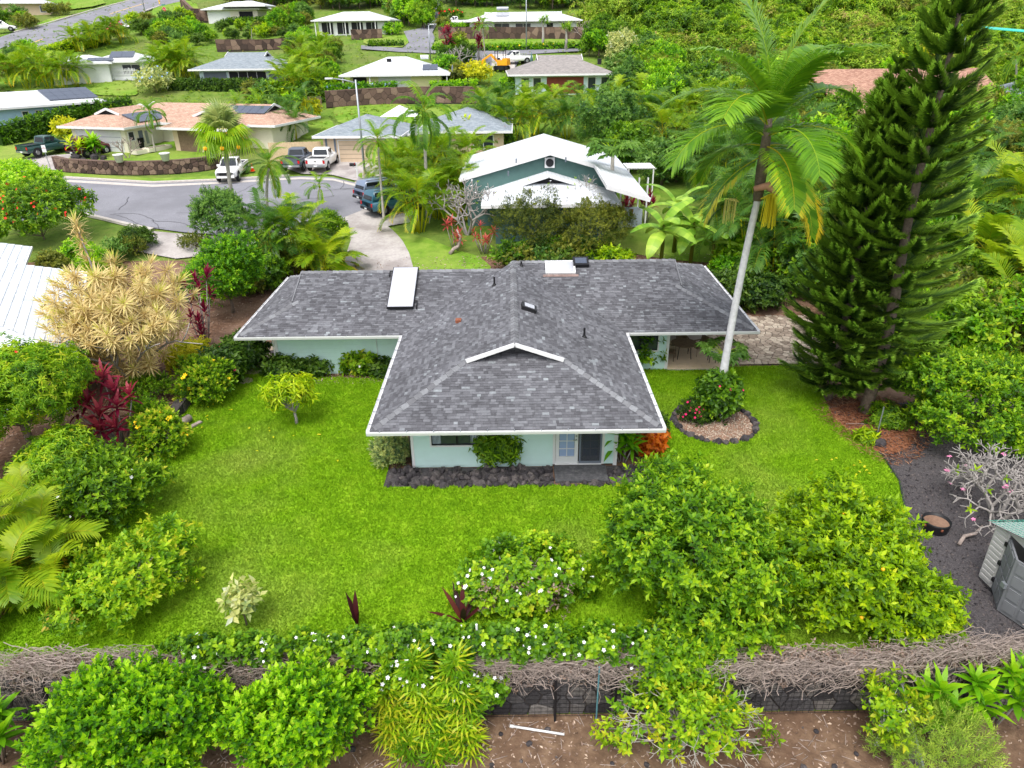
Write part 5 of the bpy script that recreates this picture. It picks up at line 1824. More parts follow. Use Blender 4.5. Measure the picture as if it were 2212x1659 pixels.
# --- white tiled house at the left edge: tiles are pieces
C0 = Vector(at_z(162, 768, 3.0))
dU, dV = Vector((-.447, .894)), Vector((-.894, -.447))
lh = thing('house', (C0.x - 6, C0.y + 3, .35), 'house with white metal tile roof cut by the left edge of the picture', 'house')
lsl = [Slope(C0, dU, dV, [(0, 0), (12.6, 0), (12.6, 6.2), (6.2, 6.2)], .3, 3.0), Slope(C0, dV, dU, [(0, 0), (12.4, 0), (6.2, 6.2)], .3, 3.0)]
p2 = Vector(at_z(50, 571, 3.0))
lsl.append(Slope(p2 - dU * 2, dU, dV, [(0, 0), (6.2, 0), (6.2, 5), (0, 5)], .3, 3.0))
lroof = thing('roof', (0, 0, 0), None, None)
lroof.parent = lh
def lh_part(n, mb, m, parent=None):
 p = Vector(lh.location)
 return link(n, mesh_from(n, mb.moved((-p[0], -p[1], -p[2])), M[m] if isinstance(m, str) else m), parent or lh)
tiles, resttiles = [], MB()
for si, s in enumerate(lsl):
 top = [s.pt(u, v, -.01) for u, v in s.poly]
 bot = [s.pt(u, v, -.12) for u, v in s.poly]
 n = len(top)
 lh_part('roof_deck', MB().add(top + bot, [tuple(range(n)), tuple(range(2 * n - 1, n - 1, -1))] + [(i, n + i, n + (i + 1) % n, (i + 1) % n) for i in range(n)]), 'whitetile', lroof)
 vmax = max(p[1] for p in s.poly)
 v = 0.0
 row = 0
 while v < vmax - .02:
  v1 = min(v + .36, vmax - 1e-4)
  a, b = s.span(v + 1e-5), s.span(v1)
  if len(a) >= 2 and len(b) >= 2:
   u = a[0] - (.2 if row % 2 else 0)
   while u < max(a[-1], b[-1]):
    q = [(min(max(u, a[0]), a[-1]), v), (min(max(u + .395, a[0]), a[-1]), v), (min(max(u + .395, b[0]), b[-1]), v1), (min(max(u, b[0]), b[-1]), v1)]
    if abs(q[1][0] - q[0][0]) + abs(q[2][0] - q[3][0]) > .03:
     P = [s.pt(*q[0], 0), s.pt(*q[1], 0), s.pt(*q[0], .03), s.pt(*q[1], .03), s.pt(*q[2], .004), s.pt(*q[3], .004)]
     F = [(2, 3, 4, 5), (0, 1, 3, 2), (0, 2, 5), (1, 4, 3)]
     if si == 1:
      F = [tuple(reversed(f)) for f in F]
     (tiles if si == 0 and len(tiles) < 300 else None) is not None and tiles.append((P, F)) or (len(tiles) >= 300 or si) and resttiles.add(P, F, random.random())
    u += .4
  v += .36
  row += 1
for P, F in tiles:
 lh_part('roof_tile', MB().add(P, F, random.random()), 'whitetile', lroof)
tag(lh_part('roof_tiles', resttiles, 'whitetile', lroof), kind='stuff')
a, b = Vector(lsl[0].pt(0, 0)), Vector(lsl[0].pt(6.2, 6.2))
mb = MB()
for i in range(24):
 p, q = a.lerp(b, i / 24), a.lerp(b, (i + 1.05) / 24)
 sd_ = Vector((.58, .81, 0)) * .12
 mb.add([p + sd_ - Vector((0, 0, .02)), p + Vector((0, 0, .07)), p - sd_ - Vector((0, 0, .02)), q + sd_ - Vector((0, 0, .03)), q + Vector((0, 0, .05)), q - sd_ - Vector((0, 0, .03))], [(0, 1, 4, 3), (1, 2, 5, 4), (3, 4, 1, 0), (4, 5, 2, 1)], .3)
lh_part('hip_cap', mb, 'whitetile', lroof)
def eave_gut(s, u0, u1):
 a, b = Vector(s.pt(u0, 0)), Vector(s.pt(u1, 0))
 o = -Vector((s.dv.x, s.dv.y, 0)) * .07
 lh_part('gutter', MB().beam(a + o - Vector((0, 0, .06)), b + o - Vector((0, 0, .06)), .12, .14), 'trim')
eave_gut(lsl[0], 0, 12.6); eave_gut(lsl[1], .02, 12.4); eave_gut(lsl[2], 0, 6.2)
def lwall(a, b, m='mint'):
 a, b = Vector((a.x, a.y, 1.6)), Vector((b.x, b.y, 1.6))
 lh_part('wall', MB().beam(a, b, .15, 2.6), m)
q0 = C0 + dU * .9 + dV * .9
lwall(q0, q0 + dU * 11); lwall(q0, q0 + dV * 10)
for k in (.6, 1.6):
 p = q0 + dV * k
 q = p + dV * .7
 lh_part('window', MB().beam((p.x - dU.x * .09, p.y - dU.y * .09, 1.7), (q.x - dU.x * .09, q.y - dU.y * .09, 1.7), .03, 1.2), 'glass')
for u, v in ((8.2, 4.2), (10.2, 5.4)):
 p = Vector(lsl[0].pt(u, v))
 lh_part('vent_pipe', MB().tube([p, p + Vector((0, 0, .3))], .05, 7), 'grayshade', lroof)
# --- white gabled house behind the hedge
WZ = 1.7
wh = thing('house', (2.8, 50, WZ), 'white metal gable roof house with dark green gable behind the hedge', 'house')
def W(*p):
 return (p[0] - 2.8, p[1] - 50, p[2] - WZ)
ap, se = 6.9, .29
zl = lambda x: ap - se * abs(x - 2.85)
def onp(px, py):
 r = Vector(ray(px, py)); c = Vector((0, 0, CAM_H))
 n = Vector((se, 0, 1)); p0 = Vector((2.85, 0, ap))
 t = (p0 - c).dot(n) / r.dot(n)
 return c + r * t
e1, e2 = onp(1312, 400), onp(1405, 428)
yr, yb = 51.4, 61.2
roof_part(wh, [([W(2.85, yr, ap), W(2.85, yb, ap), W(-3.6, yb + .8, zl(-3.6)), W(-3.6, yr + .6, zl(-3.6))], (0, 1, 0)),
     ([W(2.85, yr, ap), W(6.0, yr, zl(6.0)), W(e1.x, e1.y, e1.z), W(e2.x, e2.y, e2.z), W(e2.x + .2, yb, zl(e2.x + .2)), W(2.85, yb, ap)], (0, 1, 0))], 'roof_white')
for a, b in (((2.85, yr - .05, ap - .1), (-3.6, yr + .55, zl(-3.6) - .1)), ((2.85, yr - .05, ap - .1), (6.0, yr - .05, zl(6.0) - .1)), ((6.0, yr - .05, zl(6) - .1), (e1.x, e1.y - .05, e1.z - .1)), ((e1.x, e1.y - .06, e1.z - .1), (e2.x, e2.y - .06, e2.z - .1))):
 lp(wh, 'rake_board', MB().beam(W(*a), W(*b), .1, .26), M['trim'])
lp(wh, 'gable_wall', MB().add([W(-3.2, yr + .5, 3.4), W(7.2, yr + .5, 3.4), W(7.2, yr + .5, zl(7.2) - .25), W(2.85, yr + .5, ap - .25), W(-3.2, yr + .5, zl(-3.2) - .25)], [(0, 1, 2, 3, 4)]), M['darkgreenwall'])
fan = lp(wh, 'vent_fan', MB().box(.05 - .35, .05 + .35, yr - 50 + .3, yr - 50 + .48, ap - WZ - 1.15, ap - WZ - .45), M['trim'])
link('fan_grille', mesh_from('fan_grille', MB().lathe([(.28, 0), (.28, .05), (.1, .08)], 14), M['dark']), fan, (.05, yr - 50 + .3, ap - WZ - .8), (math.pi / 2, 0, 0))
fe = at_z(1340, 440, 4.15)
fx0, fx1, fy0 = -1.9, fe[0], fe[1]
pl, gab = hip_planes(fx0, fx1, fy0, fy0 + 11.5, 4.15, .3, .55)
roof_part(wh, [([W(*p) for p in pts if True], e) for pts, e in pl[:3]], 'roof_white')
tri = gab[0]
a, b, c = [Vector(W(*p)) for p in tri]
for e in (a, b):
 lp(wh, 'rake_board', MB().beam(e + Vector((0, -.08, .02)), c + Vector((0, -.08, .02)), .09, .2), M['trim'])
lp(wh, 'gable_vent', MB().add([a + Vector((.2, .25, 0)), b + Vector((-.2, .25, 0)), c + Vector((0, .25, -.1))], [(0, 1, 2)]), M['dark'])
lp(wh, 'fascia', MB().box(*[q for q in (fx0 - 2.8, fx1 - 2.8, fy0 - 50 - .1, fy0 - 50 - .004, 4.15 - WZ - .2, 4.15 - WZ + .02)]), M['trim'])
lp(wh, 'fascia', MB().box(fx1 - 2.8 + .004, fx1 - 2.8 + .1, fy0 - 50 - .1, yr - 50, 4.15 - WZ - .2, 4.15 - WZ + .02), M['trim'])
lp(wh, 'wall', MB().box(fx0 - 2.8 + .9, fx1 - 2.8 - .9, fy0 - 50 + .9, yr - 50, -.5, 4.15 - WZ - .15), M['darkgreenwall'])
lp(wh, 'wall', MB().box(-5.9, 4.9, yr - 50 + .52, yb - 50 - .6, -.5, zl(8.2) - WZ - .25), M['darkgreenwall'])
lp(wh, 'shade_curtain', MB().box(5.1, 6.6, yr - 50 - .9, yr - 50 - .85, .05, 1.5), M['curtain'])
for k in range(4):
 lp(wh, 'post', MB().box(5.0 + k * .62, 5.1 + k * .62, yr - 50 - .6, yr - 50 - .5, 0, zl(8) - WZ - .25), M['trim'])
for px, py in ((1115, 352), (1098, 380), (1222, 350)):
 r = Vector(ray(px, py)); cc = Vector((0, 0, CAM_H)); sg = 1 if px > 1180 else -1
 nn = Vector((se * sg, 0, 1)); t = (Vector((2.85, 0, ap)) - cc).dot(nn) / r.dot(nn); q = cc + r * t
 lp(wh, 'vent_pipe', MB().tube([W(*q), W(q.x, q.y, q.z + .3)], .05, 7), M['grayshade'])
# small patio cover right of it
pc = G(1388, 440)
pt = thing('patio_cover', (pc[0], pc[1] + 3, pc[2]), 'small flat white slatted patio cover right of the white gable house', 'pergola')
for k in range(11):
 lp(pt, 'slat', MB().box(-1.1 + k * .21, -.93 + k * .21, -1.2, 1.2, 2.42, 2.46), M['trim'])
for x in (-.95, 1.05):
 for y in (-1.1, 1.1):
  lp(pt, 'post', MB().box(x - .05, x + .05, y - .05, y + .05, 0, 2.35), M['trim'])
for y in (-1.1, 1.1):
 lp(pt, 'beam', MB().box(-1.15, 1.25, y - .04, y + .04, 2.352, 2.418), M['trim'])
# --- tan roofed house above the street wall
th, w, ov = far_house('house', 'cream house with tan shingle roof and solar panels above the street wall', (124, 270), (268, 279), 10, 'roof_tan', 'cream', .36, 2.6, .8, .62)
garage = opening(th, 'garage_door', 1.4, w - 1.4, 0, 2.1, .8, 'white', 'trim', mull=0)
for k in range(1, 4):
 link('panel_joint', mesh_from('panel_joint', MB().box(1.45, w - 1.45, .755, .768, k * .52 - .015, k * .52 + .015), M['grayshade']), garage)
roof_block(th, 1.5, w + 14, 5.2, 14.2, 2.55, .36, 'roof_tan', .6)
lp(th, 'wall', MB().box(2.5, w + 13, 6.1, 13.2, -.6, 2.35), M['cream'])
roof_block(th, w + 2.5, w + 11, 1.8, 12, 2.5, .34, 'roof_tan', .6)
lp(th, 'wall', MB().box(w + 3.4, w + 10, 2.8, 11.5, -.6, 2.3), M['beige'])
opening(th, 'painted_shade', w + 4, w + 6.6, 0, 2.1, 2.8, 'wood', None)  # no screen stands here; the flat brown panel paints in dark shading
opening(th, 'window', w + 7.4, w + 9.4, .9, 2.1, 2.8)
def panel_grid(root, p0, ux, uy, nx, ny, w_, h_, mat='solar', gap=.03, name='solar_panel'):
 """separate solar modules on a roof plane"""
 p0, ux, uy = Vector(p0), Vector(ux).normalized(), Vector(uy).normalized()
 n = ux.cross(uy)
 for j in range(ny):
  for i in range(nx):
   a = p0 + ux * i * (w_ + gap) + uy * j * (h_ + gap)
   P = [a, a + ux * w_, a + ux * w_ + uy * h_, a + uy * h_]
   q = [p + n * .05 for p in P]
   lp(root, name, MB().add([p - n * .05 for p in P] + q, [(3, 2, 1, 0), (4, 5, 6, 7), (0, 1, 5, 4), (1, 2, 6, 5), (2, 3, 7, 6), (3, 0, 4, 7)]), M[mat])
panel_grid(th, (w - .45, 2.6, 2.6 + .36 * .45 + .1), (0, 1, 0), (-.94, 0, .34), 3, 2, 1.6, 1.0)
panel_grid(th, (w + 6.4, 7.4, 2.55 + .36 * 2.3 + .06), (1, 0, 0), (0, .94, .34), 5, 1, 1.0, 1.7)
opening(th, 'meter_cabinet', 2.6, 3.2, .8, 2.0, w - .8, 'grayshade', None, 'right')
opening(th, 'meter_cabinet', 3.5, 3.9, .6, 1.9, w - .8, 'steel', None, 'right')
opening(th, 'window', 1.2, 1.9, 1.2, 2.0, w - .8, 'glass', 'trim', 'right', 0)
# --- white house with pale blue walls, far left
b1, w, ov = far_house('house', 'long white roofed house with light blue walls at the far left', (-90, 256), (233, 203), 9, 'roof_white', 'bluewall', .3, 2.7, .8)
for x in (3.2, 4.6, 10.0):
 opening(b1, 'window', w * .2 + x, w * .2 + x + .6, .7, 2.1, .8, mull=0)
opening(b1, 'window', w - 3.4, w - 1.8, .7, 2.1, .8)
lp(b1, 'corner_board', MB().box(w * .62, w * .62 + .15, .76, .79, -.3, 2.5), M['trim'])
panel_grid(b1, (w - 6.2, 1.0, 2.7 + .3 + .1), (1, 0, 0), (0, .95, .29), 5, 3, 1.05, 1.1)
# --- white house with picket fence
b2, w, ov = far_house('house', 'white house with dark solar panel behind the white picket fence', (186, 137), (332, 128), 8.5, 'roof_white', 'white', .3, 2.6, .7)
opening(b2, 'window', w - 4.6, w - 2.2, .9, 2.1, .7, 'glass', 'trim', mull=1)
opening(b2, 'door', w - 1.5, w - .75, 0, 2.1, .7, 'dark', None)
lp(b2, 'corner_board', MB().box(w - 1.75, w - 1.6, .3, .45, 0, 2.45), M['trim'])
panel_grid(b2, (w - 6.3, 1.4, 2.6 + .3 * 1.4 + .1), (1, 0, 0), (0, .95, .29), 2, 1, 1.6, 2.4)
roof_block(b2, -5.5, 3.5, -.9, 6, 2.5, .28, 'roof_white')
lp(b2, 'wall', MB().box(-4.8, 2.9, -.2, 5.5, -.5, 2.3), M['white'])
panel_grid(b2, (.2, -.3, 2.5 + .28 * .6 + .08), (1, 0, 0), (0, .95, .27), 3, 1, 1.1, 1.2)
def picket_fence(label, pa, pb, h=1.0, zoff=0.0):
 a, b = Vector(G(*pa)[:2]), Vector(G(*pb)[:2])
 d = (b - a)
 L = d.length
 z0 = (Z(*a) + Z(*b)) / 2 + zoff
 r = thing('picket_fence', (a.x, a.y, z0), label, 'fence', math.atan2(d.y, d.x))
 me = mesh_from('picket', MB().box(-.045, .045, -.012, .012, .05, h - .05).add([(-.045, -.012, h - .05), (.045, -.012, h - .05), (.045, .012, h - .05), (-.045, .012, h - .05), (0, 0, h + .03)], [(0, 1, 4), (1, 2, 4), (2, 3, 4), (3, 0, 4)]), M['white'])
 n = int(L / .2)
 for k in range(n):
  link('picket', me, r, (k * .2, -.03, 0))
 for zz in (.25, h - .25):
  lp(r, 'rail', MB().box(0, L, -.01, .03, zz - .05, zz + .05), M['white'])
 for k in range(int(L / 2.4) + 1):
  lp(r, 'post', MB().box(k * 2.4 - .06, k * 2.4 + .06, -.02, .1, -.4, h + .08), M['white'])
 lp(r, 'deck_skirt', MB().box(0, L, .0, .05, -.5, .04), M['white'])
 return r
picket_fence('white picket fence along the deck of the house at upper left', (174, 176), (300, 172), 1.1, .5)
# --- grey hip roof house
b3, w, ov = far_house('house', 'pale house with wide grey hip roof behind the long dark hedge', (407, 150), (616, 148), 11, 'roof_grey', 'paleblue', .36, 2.6, 1.0, .72)
opening(b3, 'shade', 1.6, 4.8, .4, 2.2, 1.0, 'grayshade', None)
opening(b3, 'opening', 5.2, 10.4, .3, 2.2, 1.0, 'dark', 'trim', mull=3)  # flat dark panel on the wall, coloured like a shaded recess
opening(b3, 'shade', 10.8, 13.4, .4, 2.2, 1.0, 'grayshade', None)
# --- garage with the grey roof behind the pickups
b4, w, ov = far_house('garage', 'beige garage with grey hip roof behind the parked pickups', (676, 294), (866, 294), 9, 'roof_grey', 'beige', .36, 2.6, .7)
gd = opening(b4, 'garage_door', 2.2, 7.2, 0, 2.1, .7, 'beige', 'trim', mull=0)
for k in range(1, 5):
 link('panel_joint', mesh_from('panel_joint', MB().box(2.25, 7.15, .66, .668, k * .42 - .012, k * .42 + .012), M['mortar']), gd)
opening(b4, 'post', 1.75, 1.95, 0, 2.3, .7, 'grayshade', None)
opening(b4, 'post', .9, 1.1, 0, 2.3, .7, 'grayshade', None)
# --- grey house behind the palms, with a white tent
b5, w, ov = far_house('house', 'beige house with large grey hip roof half hidden by areca palms', (900, 285), (1105, 283), 11, 'roof_grey', 'beige', .36, 2.6, .8)
opening(b5, 'window', 5.5, 7.4, .9, 2.1, .8)
opening(b5, 'window', 1.4, 3.0, .9, 2.1, .8)
roof_block(b5, -4.2, 1.2, 1.0, 6, 2.3, .15, 'roof_grey')
lp(b5, 'wall', MB().box(-3.6, 1.0, 1.8, 5.6, -.4, 2.1), M['beige'])
# --- pale house with blue flowers hedge
b6, w, ov = far_house('house', 'pale yellow house with whitish hip roof behind the blue flowered hedge', (733, 164), (970, 159), 12, 'roof_white', 'yellowwall', .34, 2.6, 1.2)
opening(b6, 'opening', 1.6, 3.4, 0, 2.3, 1.2, 'dark', None)  # shade of the open recess given by a flat dark panel
opening(b6, 'screen_wall', 5.0, 9.4, .05, 2.35, 1.2, 'white', None)
for x in (.3, 3.9, w - .4):
 lp(b6, 'post', MB().box(x, x + .14, .15, .29, -.4, 2.45), M['trim'])
panel_grid(b6, (w - 3.6, 1.2, 2.6 + .34 * 1.2 + .1), (1, 0, 0), (0, .94, .32), 2, 1, 1.0, 1.8)
lp(b6, 'roof_vent', MB().box(6.0, 6.6, 4.2, 4.6, 2.6 + .34 * 4.1, 2.6 + .34 * 4.4 + .35), M['black'])
lp(b6, 'water_tank', MB().tube([(10.6, 5.6, 4.55), (11.7, 5.6, 4.55)], .28, 10), M['white'])
# --- grey brown roofed house
b7, w, ov = far_house('house', 'pale house with grey brown roof and a red brown screen', (1098, 162), (1333, 158), 12, 'roof_greybrown', 'paleblue', .36, 2.6, 1.0, .7)
opening(b7, 'red_screen', 5.2, 10.2, .1, 2.2, 1.0, 'redwall', None)
for x in (1.8, 3.4, 10.8, 12.6):
 opening(b7, 'window', x, x + 1.0, .6, 2.1, 1.0, mull=0)
lp(b7, 'roof_vent', MB().box(w - 2.2, w - 1.7, 3.0, 3.5, 3.6, 4.3), M['black'])
# --- three houses on the upper lane
b8, w, ov = far_house('house', 'white house with open porch left of the steep hill drive', (672, 43), (842, 43), 10, 'roof_white', 'white', .3, 2.6, 1.0)
for x in (1.6, 4.6, 7.4, 10.2):
 opening(b8, 'window', x, x + 2.2, .2, 2.2, 1.0, 'dark', 'trim', mull=1)
for k in range(6):
 lp(b8, 'post', MB().box(.5 + k * 2.9, .64 + k * 2.9, .2, .34, -.3, 2.45), M['trim'])
b9, w, ov = far_house('house', 'long white house on the dark rock terrace near the top', (1002, 45), (1258, 43), 10, 'roof_white', 'white', .3, 2.6, 1.0, .75)
for x in (5.6, 9.6):
 opening(b9, 'window', x, x + 2.8, .2, 2.1, 1.0, 'glass', 'trim', mull=1)
for x in (15.4, 18.2):
 opening(b9, 'window', x, x + 1.2, .5, 2.1, 1.0, 'dark', 'trim', mull=0)
lp(b9, 'water_heater', MB().tube([(6.0, 4.2, 4.7), (8.2, 4.2, 4.7)], .32, 10), M['steel'])
panel_grid(b9, (5.9, 2.3, 3.45), (1, 0, 0), (0, .95, .29), 2, 1, 1.2, 1.7, 'panel')
b10, w, ov = far_house('house', 'white garage house at the top left near the stop sign', (434, 19), (560, 19), 10, 'roof_white', 'cream', .3, 2.6, .8)
opening(b10, 'garage_door', 1.0, 5.6, 0, 2.1, .8, 'white', 'trim', mull=0)
opening(b10, 'opening', 7.6, 10.5, 0, 2.1, .8, 'dark', None)  # wall is not cut: dark panel painted as the shaded inside
roof_block(b10, 4.5, 14, -1.2, 7, 3.1, .25, 'roof_white')
b11, w, ov = far_house('house', 'grey roofed house in the top left corner above the road', (-20, 10), (110, 2), 9, 'roof_white', 'beige', .3, 2.6, .8)
opening(b11, 'window', 9, 11, .8, 2.0, .8)
# --- right side: brown roof with skylights, white house with blue fascia
bz = G(1880, 245)
b12 = thing('house', (44, 78, 3.8), 'house with reddish brown shingle roof and two skylights behind the tall pine', 'house', R(-4))
lo, hi = at_y(1790, 150, 84), at_y(2020, 150, 84)
rzz = lo[1] - 3.8
roof_part(b12, [([(-9, 0, 2.6 + .0), (8.5, 0, 2.6), (6.5, 6, rzz), (-12, 6, rzz)], (1, 0, 0)), ([(8.5, 12, 2.6), (-9, 12, 2.6), (-12, 6, rzz), (6.5, 6, rzz)], (-1, 0, 0))], 'roof_brown')
lp(b12, 'wall', MB().box(-8.2, 7.6, .9, 11, -.5, 2.7), M['cream'])
for x in (-4.2, .2):
 z_ = 2.6 + (rzz - 2.6) * 3.6 / 6
 sk_ = lp(b12, 'skylight', MB().add([(x, 3.0, z_ - .25), (x + 1.5, 3.0, z_ - .25), (x + 1.5, 4.2, z_ + .45), (x, 4.2, z_ + .45), (x, 3.0, z_), (x + 1.5, 3.0, z_), (x + 1.5, 4.2, z_ + .72), (x, 4.2, z_ + .72)], [(4, 5, 6, 7), (0, 1, 5, 4), (1, 2, 6, 5), (2, 3, 7, 6), (3, 0, 4, 7)]), M['black'])
 link('pane', mesh_from('pane', MB().add([(x + .12, 3.12, z_ + .09), (x + 1.38, 3.12, z_ + .09), (x + 1.38, 4.08, z_ + .67), (x + .12, 4.08, z_ + .67)], [(0, 1, 2, 3)]), M['solar']), sk_)
b13 = thing('house', (62, 82, 4.2), 'white walled house with blue roof edge at the right border', 'house', R(-16))
lp(b13, 'wall', MB().add([(-6, 0, -.5), (8, 0, -.5), (8, 0, 7.5), (-6, 0, 3.4), (-6, 9, -.5), (8, 9, -.5), (8, 9, 7.5), (-6, 9, 3.4)], [(0, 1, 2, 3), (4, 7, 6, 5), (0, 3, 7, 4), (1, 5, 6, 2)]), M['white'])
roof_part(b13, [([(-7, -.8, 3.2), (9, -.8, 7.9), (9, 10, 7.9), (-7, 10, 3.2)], (0, 1, 0))], 'roof_grey')
lp(b13, 'fascia', MB().beam((-7, -.85, 3.1), (9, -.85, 7.8), .08, .35), plain('blue_fascia', lin(70, 108, 150), .6))
opening(b13, 'window', 3, 4.6, 3.2, 4.6, 0.0)
# ------------------------------------------------------------------ plants round the lawn
def box_of(x0, x1, yt, yb, depth=0.7, z=None):
 """ground position, radius and height of a plant whose outline in the photograph is the given box"""
 xm = (x0 + x1) / 2
 g = G(xm, yb) if z is None else (*at_z(xm, yb, z), z)
 r = (x1 - x0) / 2 / ppm(*g)
 cy = g[1] + r * depth
 for _ in range(3):
  zb = Z(g[0], cy) if z is None else z
  zt = at_y(xm, yt, cy + .25 * r)[1]
  r = (x1 - x0) / 2 / ppm(g[0], cy, (zb + zt) / 2)
  cy = g[1] + r * depth
 cx = at_y(xm, (yt + yb) / 2, cy)[0]
 return (cx, cy, zb), r, max(.3, zt - zb)
def bb(name, label, cat, x0, x1, yt, yb, mat, kind='round', clumps=90, lift=.12, z=None, ry=1.0, depth=.7, **kw):
 base, r, h = box_of(x0, x1, yt, yb, depth, z)
 return bush(name, label, cat, base, r * .95, r * .95 * ry, h * lift, h, mat, kind, clumps, **kw)
# foreground shrubs in the lower yard
bush('round_shrub', 'large bright green dense shrub in the bottom left corner', 'shrub', (at_y(285, 1530, 11.5)[0], 11.5, -1.5), 2.3, 1.35, .15, 2.72, 'lf_bright', 'round', 400, lobes=9, inner=.2, tone=.42, stems=9)
bush('round_shrub', 'bright green dense shrub right of the bottom left corner shrub', 'shrub', (at_y(645, 1530, 11.5)[0], 11.5, -1.5), 1.55, 1.3, .15, 2.7, 'lf_bright', 'round', 270, lobes=8, inner=.2, tone=.42, stems=8)
# citrus trees over the wall
bush('citrus_tree', 'large dark and bright green citrus tree left of the lime tree', 'tree', (at_y(1495, 1300, 15.1)[0], 15.1, 0), 2.35, 2.2, .3, 3.7, 'lf_citrus', 'citrus', 420, extra=[(-.5, -1.6, .5, 1.0, .8, .9), (.6, -1.5, .7, 1.1, .8, .9), (-1.2, .6, 2.9, .9, .8, .8)], trunk=(.9, .11), lobes=12, inner=.3, tone=.4, spread=.66, stems=12)
bush('lime_tree', 'large yellow green lime tree spilling over the lawn edge at lower right', 'tree', (at_y(1775, 1300, 15.1)[0], 15.1, 0), 1.85, 1.8, .25, 2.9, 'lf_lime', 'citrus', 420, extra=[(1.9, -1.0, .8, 1.1, .8, .75), (1.2, -1.2, .8, 1.2, .8, .8), (1.0, -.3, 1.4, 1.0, .8, .8), (.2, .9, 2.4, .8, .7, .9)], trunk=(.8, .10), lobes=13, inner=.3, tone=.36, spread=.66, stems=12, fruit=('fruit_orange', 7, .05))
bb('citrus_tree', 'dense green citrus tree at the right edge behind the bare plumeria', 'tree', 1955, 2290, 765, 1010, 'lf_citrus', 'citrus', 380, .08, trunk=(1.0, .1), lobes=10, tone=.42, stems=10)
# hanging citrus branches before the wall and scraggly citrus below
bush('citrus_tree', 'scraggly yellow green citrus tree with bare grey twigs at the bottom', 'tree', (at_y(1480, 1560, 11.7)[0], 11.7, -1.5), 1.85, .85, .2, 1.75, 'lf_citrus', 'citrus', 48, trunk=(.5, .07), bark='greybranch', lobes=8, inner=.1, tone=.46, stems=44, fruit=('petal_yellow', 24, .035))
tw_ = [o for o in COL.objects if o.get('label', '').startswith('scraggly yellow')][0]
mb, tips = MB(), []
for k in range(9):
 a = k * .7 + random.uniform(-.2, .2)
 branching(mb, (math.cos(a) * .7, math.sin(a) * .35, random.uniform(.7, 1.4)), (math.cos(a), math.sin(a) * .6 - .2, .25), .42, .018, 3, tips, .55, 3, .7, .8, .02, 4)
lp(tw_, 'bare_twigs', mb, M['paletrunk'])
bush('climbing_vine', 'leafy green branches hanging over the dark wall below the citrus tree', 'vine', (at_y(1450, 1440, 12.9)[0], 12.75, -.3), 1.15, .5, -1.0, 1.2, 'lf_citrus', 'citrus', 120, lobes=6, inner=.2, tone=.42)
# small tree with white trunk
root, C = bush('small_tree', 'small sparse tree with white trunk beside the chain link rail', 'tree', (at_y(1893, 1600, 11.75)[0], 11.7, -1.5), .72, .6, .75, 2.05, 'lf_citrus', 'citrus', 14, trunk=(.75, .06), bark='white', lobes=5, inner=.1, tone=.5, stems=14)
# lawn edge bushes at left
bb('citrus_bush', 'loose yellow green citrus bush at the lower left of the lawn', 'shrub', 135, 435, 1175, 1378, 'lf_citrus', 'citrus', 120, .15, trunk=(.4, .05), bark='greybranch', lobes=8, inner=.1, tone=.46, stems=16)
bb('leafy_shrub', 'dark leafy shrub between the feather leaved tree and the lawn', 'shrub', 105, 345, 985, 1165, 'lf_mid', 'citrus', 170, .05, lobes=8, tone=.36, flowers=('petal_white', 8, .06))
bb('feather_tree', 'tall feathery green tree at the left edge above the shrubs', 'tree', -120, 205, 735, 1060, 'lf_citrus', 'feather', 420, .2, trunk=(1.6, .15), lobes=11, tone=.46, stems=12, flowers=('petal_red', 10, .05))
bb('feather_tree', 'lower feathery green tree in front of the left edge tree', 'tree', 60, 215, 935, 1085, 'lf_citrus', 'feather', 150, .1, trunk=(.8, .08), lobes=7, tone=.44)
bush('pale_shrub', 'small pale silvery leaved shrub on the lawn behind the vine fence', 'shrub', (*G(533, 1352)[:2], 0), .3, .3, .45, 1.05, 'lf_silver', 'broad', 8, trunk=(.4, .025), lobes=3, inner=0, tone=.55, stems=7)
# broad palms in the lower left corner
for px, py, lab, h, n in ((70, 1290, 'broad leaved palm in the lower left beside the citrus bush', 1.6, 7), (-40, 1250, 'broad leaved palm at the left edge with yellowing fronds', 1.7, 8), (60, 1150, 'small golden palm under the feathery tree', .8, 4)):
 g = G(px, py)
 areca('broad_palm', lab, g, h, 'broadpalm', stems=n, per=6, scale=.78 if h > 1 else .7, spread=.7)
# far corner plants
ti_plant('leafy_plant', 'broad leaved green plant cut by the bottom left corner', (at_y(-20, 1600, 11.6)[0], 11.55, -1.5), heads(7, .6, .6, 1.3), 'ti_green', 'bark')
# conifer tips at the far left edge
g = G(-20, 1050)
ROSP = rosette_mesh('needle_rosette', 40, .5, .03, 'lf_pine', (80, -10), .1, .6, .2, .2)
